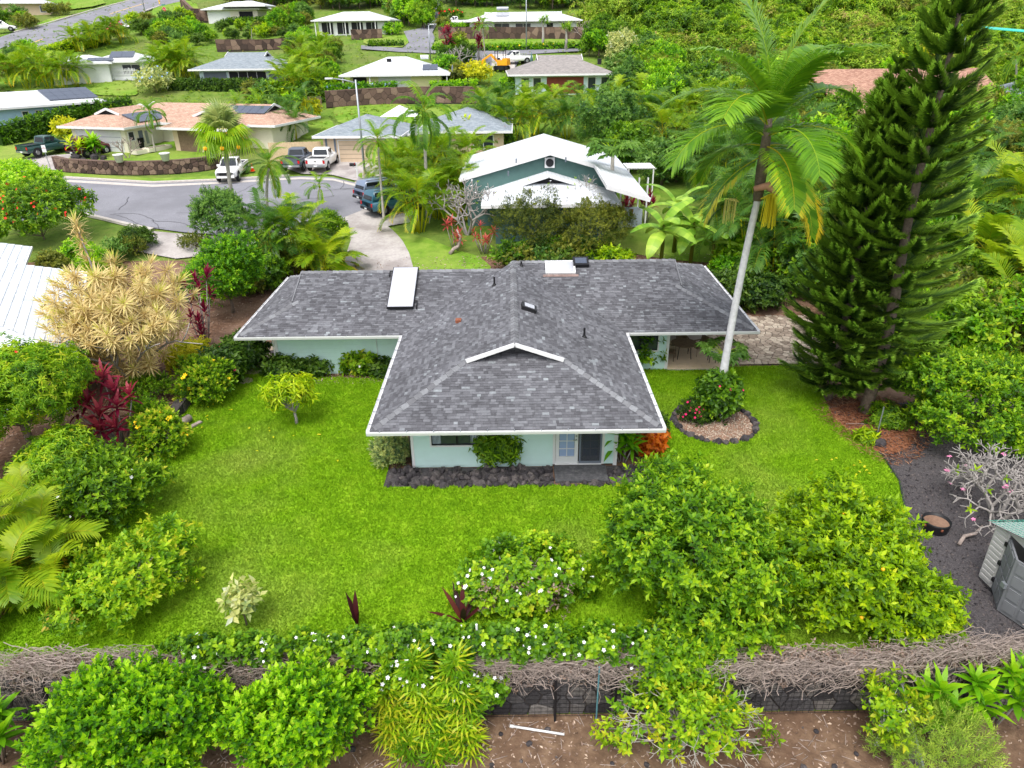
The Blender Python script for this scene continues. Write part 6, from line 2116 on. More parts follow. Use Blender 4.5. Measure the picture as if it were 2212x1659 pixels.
# ---- red ti plants, dracaena
g = G(262, 945)
ti_plant('ti_plant', 'cluster of dark red ti plants with pink tips in the left bed', g, [(-1.25, .5, 1.9), (-.4, .6, 2.2), (-.9, -.1, 1.5), (.1, .2, 1.75), (.35, -.3, 1.4), (-.3, -.5, 1.1), (.75, .1, 1.6), (-.1, -.9, .75), (.5, -.8, .8), (-1.2, -.3, 1.2)], 'ti_red', scale=1.08)
g = G(441, 745)
ti_plant('ti_plant', 'tall maroon ti plant right of the cream dracaena tree', g, [(0, 0, 1.0), (.35, .1, 1.6), (-.3, .2, 2.1), (.25, .2, 2.7), (-.35, -.1, 1.35), (.1, .4, 3.1), (-.5, .5, 2.8), (.6, .4, 2.4), (.1, -.3, .6), (.7, .2, 3.3)], 'ti_maroon', scale=1.0)
def dracaena_tree():
 b = G(300, 838)
 root = thing('dracaena_tree', b, 'tall cream and pink striped dracaena tree with many spiky rosettes', 'tree')
 mb, tips = MB(), []
 for k in range(7):
  a = k * 2 * math.pi / 7
  p = Vector((.22 * math.cos(a), .22 * math.sin(a), -.1))
  branching(mb, p, (math.cos(a) * .42, math.sin(a) * .42, 1), 1.7, .085, 3, tips, .6, 3, .68, .8, .35)
 lp(root, 'trunk', mb, M['greybranch'], True)
 n = 0
 random.shuffle(tips)
 pts = [t for t in tips]
 for (p, d) in pts:
  if n >= 235:
   break
  q = Vector(p)
  rad = math.hypot(q.x, q.y)
  if rad > 3.1:
   continue
  dv = (Vector(d) + Vector((q.x, q.y, 0)) * .12 + Vector((0, -.2, .35))).normalized()
  o = link('leaf_rosette', ROS['drac'], root, tuple(q), scale=random.uniform(.95, 1.35))
  o.rotation_euler = dv.to_track_quat('Z', 'Y').to_euler()
  n += 1
 # rosettes low on the canes and on side shoots fill the crown
 for k in range(150):
  a, z = random.uniform(0, 6.28), random.uniform(1.2, 5.6)
  rr = random.uniform(.5, 1.0) * float(np.interp(z, [1, 2.5, 4.5, 6], [1.2, 2.2, 2.6, 1.6]))
  q = Vector((rr * math.cos(a), rr * math.sin(a), z))
  o = link('leaf_rosette', ROS['dracbig' if k % 9 == 0 else 'drac'], root, tuple(q), scale=random.uniform(.9, 1.3))
  o.rotation_euler = Vector((q.x * .5, q.y * .5 - .4, .9)).to_track_quat('Z', 'Y').to_euler()
 # tall shoot at the top
 for z in (6.2, 6.55, 6.9, 7.2):
  link('leaf_rosette', ROS['drac'], root, (-.9, .3, z), (0, 0, z * 9), 1.25)
 lp(root, 'cane', MB().tube([(-.5, .1, 4.5), (-.9, .3, 7.1)], [.04, .03], 5), M['greybranch'], True)
 # dry skirt
 for k in range(16):
  a = k * 2.4
  link('dry_leaves', ROS['drac'], root, (.5 * math.cos(a), .5 * math.sin(a) - .1, .5 + .05 * k), (math.pi * .8, 0, a), 1.2)
dracaena_tree()
# bed shrubs along the left
bb('croton_bush', 'yellow green feathery shrub below the maroon ti plant', 'shrub', 365, 455, 742, 805, 'lf_yellow', 'feather', 70, .05, tone=.5)
bb('hibiscus_bush', 'dark green bush with yellow flowers along the low wall', 'shrub', 380, 500, 778, 890, 'lf_mid', 'round', 110, .05, tone=.36, flowers=('petal_yellow', 13, .11))
bb('hibiscus_bush', 'small bush with yellow flowers in front of the weathered log', 'shrub', 278, 400, 895, 1002, 'lf_mid', 'round', 80, .05, tone=.45, flowers=('petal_yellow', 8, .12))
bb('leafy_hedge', 'dark broad leaved hedge beside the stepping stone path', 'hedge', 478, 575, 728, 812, 'lf_dark', 'broad', 110, .03, tone=.5, flowers=('petal_magenta', 5, .06))
bb('leafy_hedge', 'dark hedge plant with pink blossoms next to the yellow hibiscus', 'hedge', 425, 520, 760, 850, 'lf_dark', 'broad', 90, .03, tone=.45, flowers=('petal_magenta', 8, .07))
bb('ground_cover', 'low green ground cover below the dracaena trunk', 'shrub', 265, 375, 810, 880, 'lf_mid', 'small', 70, .02, tone=.42)
bb('ground_cover', 'low green creeper right of the red ti cluster', 'shrub', 290, 360, 860, 925, 'lf_citrus', 'small', 50, .02, tone=.42)
bb('flowering_shrub', 'dull green shrub in the shade beside the white tiled roof', 'shrub', 150, 255, 700, 830, 'lf_dark', 'small', 130, .04, tone=.4)
bb('leafy_tree', 'bright green leafy tree behind the maroon ti plant', 'tree', 405, 575, 512, 700, 'lf_bright', 'citrus', 260, .08, trunk=(.8, .09), lobes=9, tone=.34)
bb('small_mango', 'small mango tree standing alone on the lawn left of the house', 'tree', 573, 690, 806, 918, 'lf_lime', 'mango', 36, .32, depth=.05, trunk=(.55, .06), bark='greybranch', lobes=6, inner=.2, tone=.5, stems=12)
# weathered log and planks by the wall
lg = thing('weathered_log', (*at_z(372, 925, .18), .2), 'weathered white log lying at the foot of the low wall', 'log', R(62))
lp(lg, 'trunk', MB().tube([(-.85, 0, 0), (-.3, .03, .02), (.4, -.02, 0), (.9, .03, .03)], [.19, .2, .18, .15], 9), M['drytwig'], True)
lp(lg, 'cut_face', MB().lathe([(.13, 0), (.1, .01)], 9), M['wood'])
pk = thing('plank', (*at_z(395, 935, 0), .05), 'grey plank lying on the ground beside the weathered log', 'plank', R(60))
lp(pk, 'board', MB().box(-.9, .9, -.09, .09, 0, .06), M['drytwig'])
# ---- beds along the house
bb('round_hedge', 'clipped round variegated hedge at the left front corner of the house', 'hedge', 802, 882, 935, 1012, 'lf_silver', 'small', 130, .02, depth=.8, tone=.34, lobes=6)
bb('glossy_bush', 'glossy dark green bush under the front window', 'shrub', 1030, 1128, 934, 1018, 'lf_mid', 'mango', 120, .03, depth=.55, ry=.7, tone=.42, lobes=7)
g = G(1345, 1000)
ti_plant('ti_plant', 'green ti plant right of the french doors', (g[0], g[1] + .1, 0), heads(6, .42, .55, 1.2), 'ti_green', scale=1.15)
bb('croton_bush', 'orange leaved croton at the right front corner of the house', 'shrub', 1372, 1420, 926, 990, 'lf_orange', 'broad', 42, .04, depth=.9, tone=.5, lobes=5)
bb('hibiscus_bush', 'dark bush with red flowers behind the orange croton', 'shrub', 1395, 1440, 905, 965, 'lf_dark', 'round', 26, .05, depth=.7, flowers=('petal_red', 4, .12))
for k, (x0, x1, yt, yb, lab) in enumerate(((572, 640, 775, 822, 'low dark green hedge plant at the left end of the mint wall'), (625, 705, 782, 820, 'low leafy plant behind the mango tree against the mint wall'), (735, 815, 762, 815, 'round dark bush with white flowers below the flood lamp'), (800, 850, 782, 815, 'small green bush in the corner beside the front wing'))):
 bb('wall_shrub', lab, 'shrub', x0, x1, yt, yb, 'lf_dark' if k != 2 else 'lf_mid', 'broad', 45, .03, depth=.6, ry=.6, tone=.45, flowers=('petal_white', 5, .07) if k == 2 else None)
g = G(1402, 798)
bush('rose_bush', 'thin sparse bush in front of the lanai window', 'shrub', g, .75, .5, .35, 1.7, 'lf_mid', 'broad', 7, lobes=4, inner=0, tone=.5, stems=10)
pot = thing('flower_pot', (*at_z(1418, 795, 0), 0.0), 'small terracotta pot beside the lanai corner', 'pot')
lp(pot, 'pot_body', MB().lathe([(.1, 0), (.15, .24), (.17, .24), (.17, .28), (.13, .28), (.12, .2)], 12), M['terracotta'], True)
# lava rocks
def rock_mesh(seed, name='lava_rock', mat='lava'):
 bm = bmesh.new()
 bmesh.ops.create_icosphere(bm, subdivisions=1, radius=1)
 r = random.Random(seed)
 for v in bm.verts:
  v.co *= r.uniform(.72, 1.15)
  v.co.z *= .75
 me = bpy.data.meshes.new(name)
 bm.to_mesh(me); bm.free()
 at = me.attributes.new('tone', 'FLOAT', 'FACE')
 at.data.foreach_set('value', np.full(len(me.polygons), r.uniform(0, .9), dtype=np.float32))
 me.materials.append(M[mat])
 return me
ROCKS = [rock_mesh(k) for k in range(8)]
n = 0
for k in range(520):
 x = random.uniform(-4.5, 4.9)
 y = random.uniform(20.85, 22.0)
 if 1.42 < x < 3.48 and y > 20.95:
  continue
 if n >= 290:
  break
 s = random.uniform(.07, .19)
 o = link('lava_rock', ROCKS[k % 8], None, (x, y, s * .35), (random.uniform(0, 6), random.uniform(0, 6), random.uniform(0, 6)), s)
 tag(o, 'black lava rock in the bed along the front wall', 'rock', 'lava rocks along the front wall')
 n += 1
# ring round the palm
pbx, pby, pbr = PALM_BED
drape('palm_bed', [(pbx + pbr * .97 * math.cos(a), pby + pbr * .97 * math.sin(a)) for a in np.linspace(0, 2 * math.pi, 40)[:-1]], speckle('pink_mulch', gr((.3, (96, 74, 62)), (.6, (146, 116, 98)), (.8, (176, 136, 122))), 7, 8, 1.0, bstr=.8), 0.035, .6)
for k in range(44):
 a = 2 * math.pi * k / 44 + random.uniform(-.04, .04)
 s = random.uniform(.13, .21)
 o = link('ring_stone', ROCKS[k % 8], None, (pbx + pbr * math.cos(a) * random.uniform(.97, 1.03), pby + pbr * math.sin(a) * random.uniform(.97, 1.03), s * .4), (random.uniform(0, 6), 0, random.uniform(0, 6)), s)
 tag(o, 'dark lava stone in the ring round the tall palm', 'rock', 'stones of the ring round the palm')
# vine covered base of the palm
root, C = bush('bougainvillea', 'cone of dark green vine with magenta flowers climbing the palm base', 'vine', (pbx + .2, pby + .4, 0), .78, .72, 0, 1.9, 'lf_mid', 'broad', 120, lobes=6, tone=.32, inner=.4, flowers=('petal_magenta', 14, .06), spread=.4)
root, C = bush('bougainvillea', 'low magenta bougainvillea left of the palm base', 'shrub', (pbx - .75, pby + .2, 0), .62, .5, 0, .7, 'lf_dark', 'small', 60, lobes=5, tone=.4, flowers=('petal_magenta', 40, .05))
# the tall palm
kp = palm('king_palm', 'very tall palm with pale ringed trunk and huge arching fronds', (8.5, 25.75, 0), 8.9, 'king', 19, 1.0, .18, 3.0, lean=(.45, .1), weights=[2, 4, 4, 4, 3, 2], shaft_mat='bark', trunk_mat='whitetrunk', ring=.13)
# flower stalks below the crownshaft
FL = MB()
for k in range(46):
 a = random.uniform(0, 6.28)
 e = random.uniform(.15, .75)
 p0 = Vector((.4, -.35, 9.0))
 p1 = p0 + Vector((.34 + .3 * e * math.cos(a), -.12 + .3 * e * math.sin(a), .25 - .2 * e))
 FL.tube([p0, p1, p1 + Vector((.06 * math.cos(a), .06 * math.sin(a), -random.uniform(.7, 1.25)))], [.02, .016, .013], 4, tone=.85)
lp(kp, 'flower_stalk', FL, M['lf_yellow'])
FL = MB()
for k in range(22):
 a = random.uniform(0, 6.28)
 p0 = Vector((-.22, .1, 8.8))
 p1 = p0 + Vector((-.3 + .2 * math.cos(a), .2 * math.sin(a), .1))
 FL.tube([p0, p1, p1 + Vector((0, 0, -random.uniform(.5, .9)))], [.018, .014, .01], 4, tone=.8)
lp(kp, 'flower_stalk', FL, M['lf_dracaena'])
lp(kp, 'dry_sheath', MB().tube([(.2, -.1, 9.3), (.6, -.3, 9.45), (.95, -.45, 9.1)], [.1, .16, .03], 7), M['terracotta'], True)
# little papaya behind the palm trunk
def papaya(name, label, base, h, n=10, s=1.0, tr=.07):
 root = thing(name, base, label, 'tree')
 lp(root, 'trunk', MB().tube([(0, 0, -.1), (.03, 0, h * .5), (0, .03, h)], [tr * 1.2, tr, tr * .8], 8), M['paletrunk'], True)
 for k in range(n):
  a = k * 2.4
  e = random.uniform(-.15, .55)
  l = s * random.uniform(.6, .85)
  p1 = Vector((l * math.cos(a) * math.cos(e), l * math.sin(a) * math.cos(e), h + l * math.sin(e)))
  lp(root, 'leaf_stalk', MB().tube([(0, 0, h - .05), p1], [.018, .012], 4), M['lf_lime'])
  o = link('leaf', PAPAYA, root, tuple(p1), (random.uniform(-.3, .3), random.uniform(-.1, .5), a), s * random.uniform(.8, 1.15))
 return root
def lobed_leaf():
 V, F, T = [], [], []
 for i in range(7):
  a = R(-135 + 45 * i)
  l = .42 * (1.0 if abs(i - 3) < 3 else .7)
  for b, ll in ((0, l), (.3, l * .68), (-.3, l * .68)):
   d = np.array((math.cos(a + b), math.sin(a + b), 0))
   s_ = np.array((-d[1], d[0], 0)) * .05
   n = len(V)
   V += [(0, 0, 0), tuple(d * ll * .6 + s_ + (0, 0, .03)), tuple(d * ll + (0, 0, -.1)), tuple(d * ll * .6 - s_ + (0, 0, .03))]
   F += [(n, n + 2, n + 1), (n, n + 3, n + 2)]
   t = .55 + random.uniform(-.1, .1)
   T += [t, t]
 return mesh_np('lobed_leaf', np.array(V), np.array(F), np.array(T), M['lf_blue'])
PAPAYA = lobed_leaf()
g = G(1555, 832)
papaya('papaya_tree', 'young papaya with lobed leaves behind the palm trunk', g, 1.6, 16, 1.15)
# ---- pines
g = at_z(1866, 893, 0)
pine('cook_pine', 'tall dark cook pine rising past the top of the picture', (*g, 0), 18.5, [(0, 2.5), (.16, 2.7), (.33, 2.3), (.48, 1.9), (.62, 1.55), (.85, 1.3), (1, .4)], .62, 6, .12, .26, .09)
g = at_z(1788, 862, 0)
pine('cook_pine', 'shorter dark cook pine with pointed tip left of the tall pine', (*g, 0), 13.3, [(0, 2.0), (.2, 2.35), (.5, 1.8), (.75, 1.15), (.92, .55), (1, .25)], .38, 8, .05, .2, .06)
# ---- right border: gravel strip
def plumeria(name, label, base, L, depth, nst=3, flowers=10, leaf=0, fm='petal_pink', r=.09, spread=.8, mat='greybranch', up=.12):
 root = thing(name, base, label, 'tree')
 mb, tips = MB(), []
 for k in range(nst):
  a = k * 2 * math.pi / nst + .5
  branching(mb, (.1 * math.cos(a), .1 * math.sin(a), -.1), (math.cos(a) * .55, math.sin(a) * .55, 1), L, r, depth, tips, spread, 3, .72, .74, up)
 lp(root, 'branches', mb, M[mat], True)
 random.shuffle(tips)
 for (p, d) in tips[:flowers]:
  for j in range(3):
   o = link('flower', flower_mesh(fm), root, tuple(Vector(p) + Vector((random.uniform(-.06, .06), random.uniform(-.06, .06), .03))), scale=random.uniform(.05, .075))
   o.rotation_euler = (random.uniform(-.6, .4), random.uniform(-.5, .5), 0)
 for (p, d) in tips[flowers:flowers + leaf]:
  o = link('leaf_tuft', ROS['plum'], root, p, scale=random.uniform(.7, 1.2))
  o.rotation_euler = Vector(d).to_track_quat('Z', 'Y').to_euler()
 return root
g = at_z(2150, 1118, 0)
plumeria('plumeria', 'bare grey plumeria with pink blossoms above the black gravel', (*g, 0), .85, 5, 4, 22, 8, r=.075, spread=.85, up=.06)
pt_ = thing('planter_pot', (*at_z(2018, 1143, 0), .01), 'round black fabric planter pot on the black gravel', 'pot')
lp(pt_, 'pot_body', MB().lathe([(.38, 0), (.42, .3), (.42, .36), (.39, .36), (.38, .26), (0.01, .25)], 22, cap=False), M['black'], True)
lp(pt_, 'potting_soil', MB().lathe([(.375, .24), (.375, .262)], 22), M['soil'])
for k in range(3):
 a = 2.2 + k * 1.2
 lp(pt_, 'grommet', MB().box(.42 * math.cos(a) - .03, .42 * math.cos(a) + .03, .42 * math.sin(a) - .03, .42 * math.sin(a) + .03, .22, .28), M['rust'])
def shed():
 root = thing('garden_shed', (13.6, 14.8, 0), 'grey plastic garden shed with double doors at the right edge', 'shed')
 gray = plain('shed_wall_plastic', lin(186, 184, 182), .6, var=.06)
 dg = plain('shed_door_plastic', lin(118, 120, 124), .55, var=.08)
 h = 1.9
 def leaf(name, a, b, z0, z1, m, t=.05, panels=0, ribs=0):
  a, b = Vector((*a, 0)), Vector((*b, 0))
  d = b - a
  L = d.length
  o = thing(name, (a.x - 13.6, a.y - 14.8, 0), None, None, math.atan2(d.y, d.x))
  o.parent = root
  link('panel', mesh_from('panel', MB().box(0, L, 0, t, z0, z1), m), o)
  for k in range(ribs):
   link('rib', mesh_from('rib', MB().box(.05, L - .05, -.025, -.001, z0 + .1 + k * .165, z0 + .18 + k * .165), m), o)
  for k in range(panels):
   for q in (0, 1):
    link('raised_panel', mesh_from('raised_panel', MB().box(.1 + q * (L - .1) / 2, (L - .1) / 2 + q * (L - .1) / 2, -.025, -.001, z0 + .12 + k * .42, z0 + .44 + k * .42), m), o)
  return o
 leaf('front_panel', (13.55, 16.0), (13.6, 15.5), .02, h, gray, ribs=11)
 leaf('door', (13.6, 15.48), (13.24, 14.64), .05, h - .1, dg, panels=4)
 leaf('door', (13.22, 14.62), (13.6, 13.76), .05, h - .1, dg, panels=4)
 leaf('front_panel', (13.6, 13.74), (13.55, 13.3), .02, h, gray, ribs=11)
 for y, z in ((15.47, .35), (15.47, .95), (15.47, 1.6)):
  wp(root, 'hinge', MB().box(13.54, 13.6, y - .05, y + .05, z - .06, z + .06), M['black'])
 wp(root, 'lock', MB().box(13.12, 13.2, 14.55, 14.7, .85, 1.0), M['steel'])
 wp(root, 'back_wall', MB().box(15.15, 15.2, 13.3, 16.0, .02, h), gray)
 wp(root, 'side_wall', MB().box(13.66, 15.15, 15.95, 16.0, .02, h), gray)
 wp(root, 'side_wall', MB().box(13.66, 15.15, 13.3, 13.35, .02, h), gray)
 wp(root, 'floor', MB().box(13.5, 15.2, 13.3, 16.0, 0, .019), M['black'])
 wp(root, 'gable', MB().add([(13.62, 13.3, h), (13.62, 16.0, h), (13.62, 14.65, h + .42), (13.66, 13.3, h), (13.66, 16.0, h), (13.66, 14.65, h + .42)], [(0, 1, 2), (5, 4, 3), (0, 2, 5, 3), (1, 4, 5, 2)]), gray)
 wp(root, 'roof', MB().add([(13.45, 13.2, h - .03), (13.45, 14.65, h + .46), (13.45, 16.1, h - .03), (15.3, 13.2, h - .03), (15.3, 14.65, h + .46), (15.3, 16.1, h - .03), (13.45, 14.65, h + .4), (15.3, 14.65, h + .4)], [(0, 3, 4, 1), (1, 4, 5, 2), (3, 0, 6, 7), (5, 7, 6, 2)]), gray)
 net = MB()
 for k in range(11):
  f = k / 10
  net.beam((13.44 + f * 1.3, 14.68, h + .48), (13.44 + f * 1.3, 16.15, h), .01, .01)
  net.beam((13.4, 14.68 + 1.47 * f, h + .48 - .48 * f), (14.8, 14.68 + 1.47 * f, h + .48 - .48 * f), .01, .01)
 nt2 = thing('garden_net', (13.6, 14.8, h), 'piece of teal plastic netting draped on the shed roof', 'net')
 wp(nt2, 'mesh', net, M['tealnet'])
shed()
lg = thing('driftwood', (*at_z(2090, 1168, 0), .08), 'pale broken branch lying on the gravel beside the shed', 'branch', R(20))
lp(lg, 'limb', MB().tube([(-.5, -.1, 0), (-.1, .08, .06), (.3, .02, .1), (.8, .2, .14)], [.06, .06, .05, .03], 6), M['drytwig'], True)
for k, (px, py, s, lab) in enumerate(((1913, 908, .3, 'pale squarish stone under the tall pine'), (1935, 918, .26, 'black rounded rock beside the pale stone'), (1893, 942, .2, 'dark pointed rock at the foot of the thin post'), (1900, 962, .26, 'grey flat rock at the edge of the black gravel'), (1740, 782, .2, 'grey rock at the corner of the stone patio'), (1920, 895, .2, 'grey stone behind the pale squarish stone'))):
 me = rock_mesh(40 + k, 'rock', 'paver' if k in (0,) else 'lava')
 tag(link('rock', me, None, (*at_z(px, py, 0), s * .5), (0, 0, k), (s * 1.2, s, s * .9)), lab, 'rock')
po = thing('garden_post', (*at_z(1893, 945, 0), 0), 'thin grey metal post standing under the pines', 'post')
lp(po, 'tube', MB().tube([(0, 0, -.1), (0, 0, 1.35)], .025, 7), M['steel'])
bb('fern_plant', 'low green fern under the pines beside the black rock', 'plant', 1880, 1960, 880, 925, 'lf_mid', 'feather', 30, .02)
bb('weed_plant', 'small light green weed at the lawn edge under the pines', 'plant', 1852, 1885, 938, 960, 'lf_lime', 'mango', 9, .02)
sticks = thing('fallen_stick', (*at_z(1847, 918, 0), .05), 'pale straight stick lying on red needles beside the lawn', 'stick', R(-5))
lp(sticks, 'stick', MB().tube([(-.35, 0, 0), (.35, .02, 0)], .018, 5), M['drytwig'])
# needle litter under the pines
drape('needle_litter', smooth_poly([at_z(*p, 0) for p in ((1770, 890), (1830, 870), (1920, 870), (1990, 930), (1960, 975), (1900, 985), (1840, 940))], 2), speckle('red_needles', gr((.3, (84, 52, 36)), (.55, (142, 92, 66)), (.8, (178, 130, 98))), 9, 10, 1.0, bstr=.8), 0.028, .7)
# ------------------------------------------------------------------ the vine fence
fence = thing('wire_fence', (0, 12.55, -1.5), 'dark wire mesh fence on posts in front of the rock wall', 'fence')
wm = MB()
for k in range(int(30 / .16)):
 x = -16 + k * .16
 wm.beam((x, 0, .12), (x, 0, 1.35), .008, .008)
for k in range(9):
 wm.beam((-16, .004, .12 + k * .15), (14, .004, .12 + k * .15), .008, .008)
tag(lp(fence, 'wire_mesh', wm, M['black']), kind='stuff')
for px in (100, 560, 905, 1200, 1600, 1330):
 x = at_y(px, 1500, 12.5)[0]
 lp(fence, 'post', MB().tube([(x, -.05, -.1), (x, -.05, 1.5)], .035, 7), M['black'])
st = thing('fence_stake', (at_y(1292, 1480, 12.45)[0], 12.42, -1.5), 'thin teal metal stake tied to the wire mesh fence', 'stake')
lp(st, 'stake', MB().tube([(0, 0, 0), (0, 0, 2.0)], .022, 6), plain('teal_metal', lin(84, 130, 140), .5))
st = thing('fence_stake', (at_y(925, 1480, 12.4)[0], 12.4, -1.5), 'grey galvanised post beside the fan palms at the fence', 'stake')
lp(st, 'stake', MB().tube([(0, 0, 0), (0, 0, 1.6)], .045, 7), M['steel'])
st = thing('white_pole', (*at_z(1034, 1400, .55), -.4), 'thin white pole sticking out of the vines', 'pole')
lp(st, 'pole', MB().tube([(0, 0, 0), (-.03, 0, 1.75)], .03, 7), M['white'])
def tangle(name, label, x0, x1, n, yc, z0, z1, thick=.0065, seed=1, bulge=.4):
 """dead vine stems hanging over the fence"""
 r = random.Random(seed)
 mb = MB()
 for k in range(n):
  x = r.uniform(x0, x1)
  y = yc + r.uniform(-bulge, bulge * .6)
  z = r.uniform(z0, z1) if r.random() < .7 else z1 - r.random() * .25
  a = r.uniform(-1.2, 1.2) + (math.pi if r.random() < .5 else 0)
  pts = []
  for i in range(5):
   pts.append((x, y, z))
   l = r.uniform(.12, .34)
   a += r.uniform(-.7, .7)
   x += math.cos(a) * l * .8
   y += math.sin(a) * l * .3
   z += r.uniform(-.22, .14)
   if z > z1 + .05: z = z1
  mb.tube(pts, thick * r.choice((.45, .6, .8, 1.0, 1.7)), 3, tone=r.random(), cap=False)
 o = link(name, mesh_from(name, mb, M['drytwig']))
 return tag(o, label, 'dry vine', kind='stuff')
X = lambda px, py=1420, y=12.9: at_y(px, py, y)[0]
tangle('dry_vine', 'tangle of dead grey vine stems at the left end of the fence', X(10), X(300), 1100, 12.85, -.5, .75, seed=2)
tangle('dry_vine', 'tangle of dead grey vine stems behind the bottom left shrubs', X(300), X(800), 1300, 12.85, -.35, .6, seed=3)
tangle('dry_vine', 'tangle of dead grey vine stems in the middle of the fence', X(1000), X(1430), 1700, 12.85, -.18, .62, seed=4)
tangle('dry_vine', 'tangle of dead grey vine stems below the lime tree', X(1430), X(1950), 1600, 12.8, -.25, .5, seed=5)
tangle('dry_vine', 'tangle of dead grey vine stems at the right end of the fence', X(1950), X(2330), 1300, 12.95, -.3, .75, seed=6)
def dry_heap(name, label, x0, x1, yc, ry, z0, z1, n, seed):
 """a bed of dry leaves and litter filling the fence top under the stems"""
 r = np.random.default_rng(seed)
 pos = np.stack([r.uniform(x0, x1, n), yc + r.normal(0, ry, n), r.uniform(z0, z1, n)], 1)
 ax = r.normal(size=(n, 3)) + (0, -.3, .6)
 V, F, T = scatter(sprig(4, .11, .05, (-20, 40), .03, np.random.default_rng(5)), pos, ax, r.uniform(.7, 1.3, n), .4 + r.normal(0, .15, n))
 return tag(link(name, mesh_np(name, V, F, T, M['lf_dry'])), label, 'dry leaves', kind='stuff')
M['lf_dry'] = leafy('dry_leaf', gr((0, (104, 84, 74)), (.5, (158, 136, 122)), (1, (206, 184, 164))), .9, .1)
dry_heap('dry_leaves', 'dry brown leaf mass along the top of the left fence', X(20), X(830), 12.9, .13, -.45, .5, 2600, 1)
dry_heap('dry_leaves', 'dry brown leaf mass along the top of the right fence', X(1000), X(2330), 12.9, .13, -.45, .45, 3600, 2)
def vine(name, label, blobs, clumps, flowers, base, mat='lf_citrus', tone=.42):
 root = thing(name, base, label, 'vine')
 B = [(b[0] - base[0], b[1] - base[1], b[2] - base[2], *b[3:]) for b in blobs]
 me, C = crown_mesh('foliage', B, mat, clumps=clumps, inner=.15, tone=tone, L=.11, W=.09, k=7, per=9, clump_r=.24, tip=.2, elev=(-25, 45), height=.08)
 link('foliage', me, root)
 if flowers:
  flower_part(root, C, 'petal_white', flowers, .05, .27)
 return root
bl = []
for px, rz_ in ((430, .16), (520, .16), (610, .18), (700, .22), (790, .36), (880, .46), (960, .44), (1040, .4), (1120, .4), (1200, .38), (1280, .34), (1360, .26)):
 bl.append((X(px), 13.0 + random.uniform(-.05, .1), .55 + rz_ * .3, .75, .3, rz_))
vine('flowering_vine', 'bright green vine with small white flowers along the fence top', bl, 300, 120, (0, 13.0, 0))
bl = [(X(860 + k * 45, 1450, 12.5), 12.45, -.1 - .12 * (k % 3), .45, .25, .55) for k in range(5)]
vine('flowering_vine', 'curtain of white flowered vine hanging above the fan palms', bl, 90, 50, (X(930), 12.5, 0))
mb_ = box_of(1000, 1262, 1172, 1345, .6)
bx_, r_, h_ = mb_
bl = [(bx_[0] + dx * r_, bx_[1] + dy, dz * h_, r_ * .42, .75, h_ * .36) for dx, dy, dz in ((-.6, 0, .45), (-.25, .1, .68), (.15, .1, .74), (.55, .05, .62), (.75, 0, .38), (-.7, -.2, .25), (-.1, -.35, .4), (.3, -.3, .42), (0, -.5, .2))]
vine('flowering_vine', 'mound of vine with many white flowers over a dead bush on the lawn', bl, 170, 70, (bx_[0], bx_[1], 0))
dry_heap('dry_leaves', 'dry brown leaves inside the white flowered vine mound', bx_[0] - r_ * .7, bx_[0] + r_ * .75, bx_[1] - .35, .3, .3, h_ * .75, 700, 3)
tangle('dry_vine', 'dead stems inside the white flowered vine mound', bx_[0] - r_ * .6, bx_[0] + r_ * .8, 90, bx_[1], .1, h_ * .8, seed=9)
# purple cordylines by the fence
for px, py, n, s, lab in ((772, 1352, 4, .95, 'dark red spiky plant standing alone behind the fence vines'), (1000, 1345, 9, 1.0, 'dark purple strap leaved plant left of the vine mound')):
 g = G(px, py)
 root = thing('cordyline', g, lab, 'plant')
 for k in range(n):
  a = k * 2.4
  V, F = long_leaf(1.15 * s, .16, .12)
  m = rotz(a) @ rotx(R(random.uniform(35, 82) if n > 5 else random.uniform(70, 88)))
  V = V @ m.T
  link('leaf', mesh_np('strap_leaf', V, F, np.full(len(F), random.uniform(.1, .7)), M['lf_purple']), root, (0, 0, 0))
# ---- fan palms in the lower yard
def fan_palm(label, px, py, y, n, z, s=1.0):
 x, zz = at_y(px, py, y)
 root = thing('fan_palm', (x, y, -1.5), label, 'palm')
 lp(root, 'cane', MB().tube([(0, 0, -.1), (0, .03, zz + 1.5)], [.03, .025], 5), M['bark'])
 for k in range(n):
  e = R(75 - 95 * k / n)
  link('fan_leaf', FAN['rhapis'][1 if (k % 3 == 0 or z) else 0], root, (0, 0, zz + 1.5 - .035 * k), (random.uniform(-.2, .2), -e, k * 2.4), s * random.uniform(.85, 1.15) * .8)
for k, (px, py, y, yl) in enumerate(((840, 1500, 12.2, 1), (895, 1440, 12.35, 0), (985, 1440, 12.3, 0), (850, 1560, 11.9, 1), (920, 1530, 12.0, 1), (1005, 1510, 12.1, 0), (885, 1610, 11.6, 0), (960, 1590, 11.7, 0), (1010, 1600, 11.7, 1), (940, 1640, 11.4, 0))):
 lab = ['yellowish fan palm at the left of the clump by the fence', 'green fan palm climbing into the vine curtain at left', 'green fan palm below the white pole in the vine curtain', 'light yellow fan palm low at the left of the clump', 'yellow green fan palm in the middle of the clump', 'green fan palm beside the grey galvanised post', 'dark fan palm at the bottom left of the clump', 'dark fan palm at the bottom centre of the clump', 'pale fan palm at the right of the clump', 'lowest fan palm of the clump cut by the bottom edge'][k]
 fan_palm(lab, px, py, y, 19, yl)
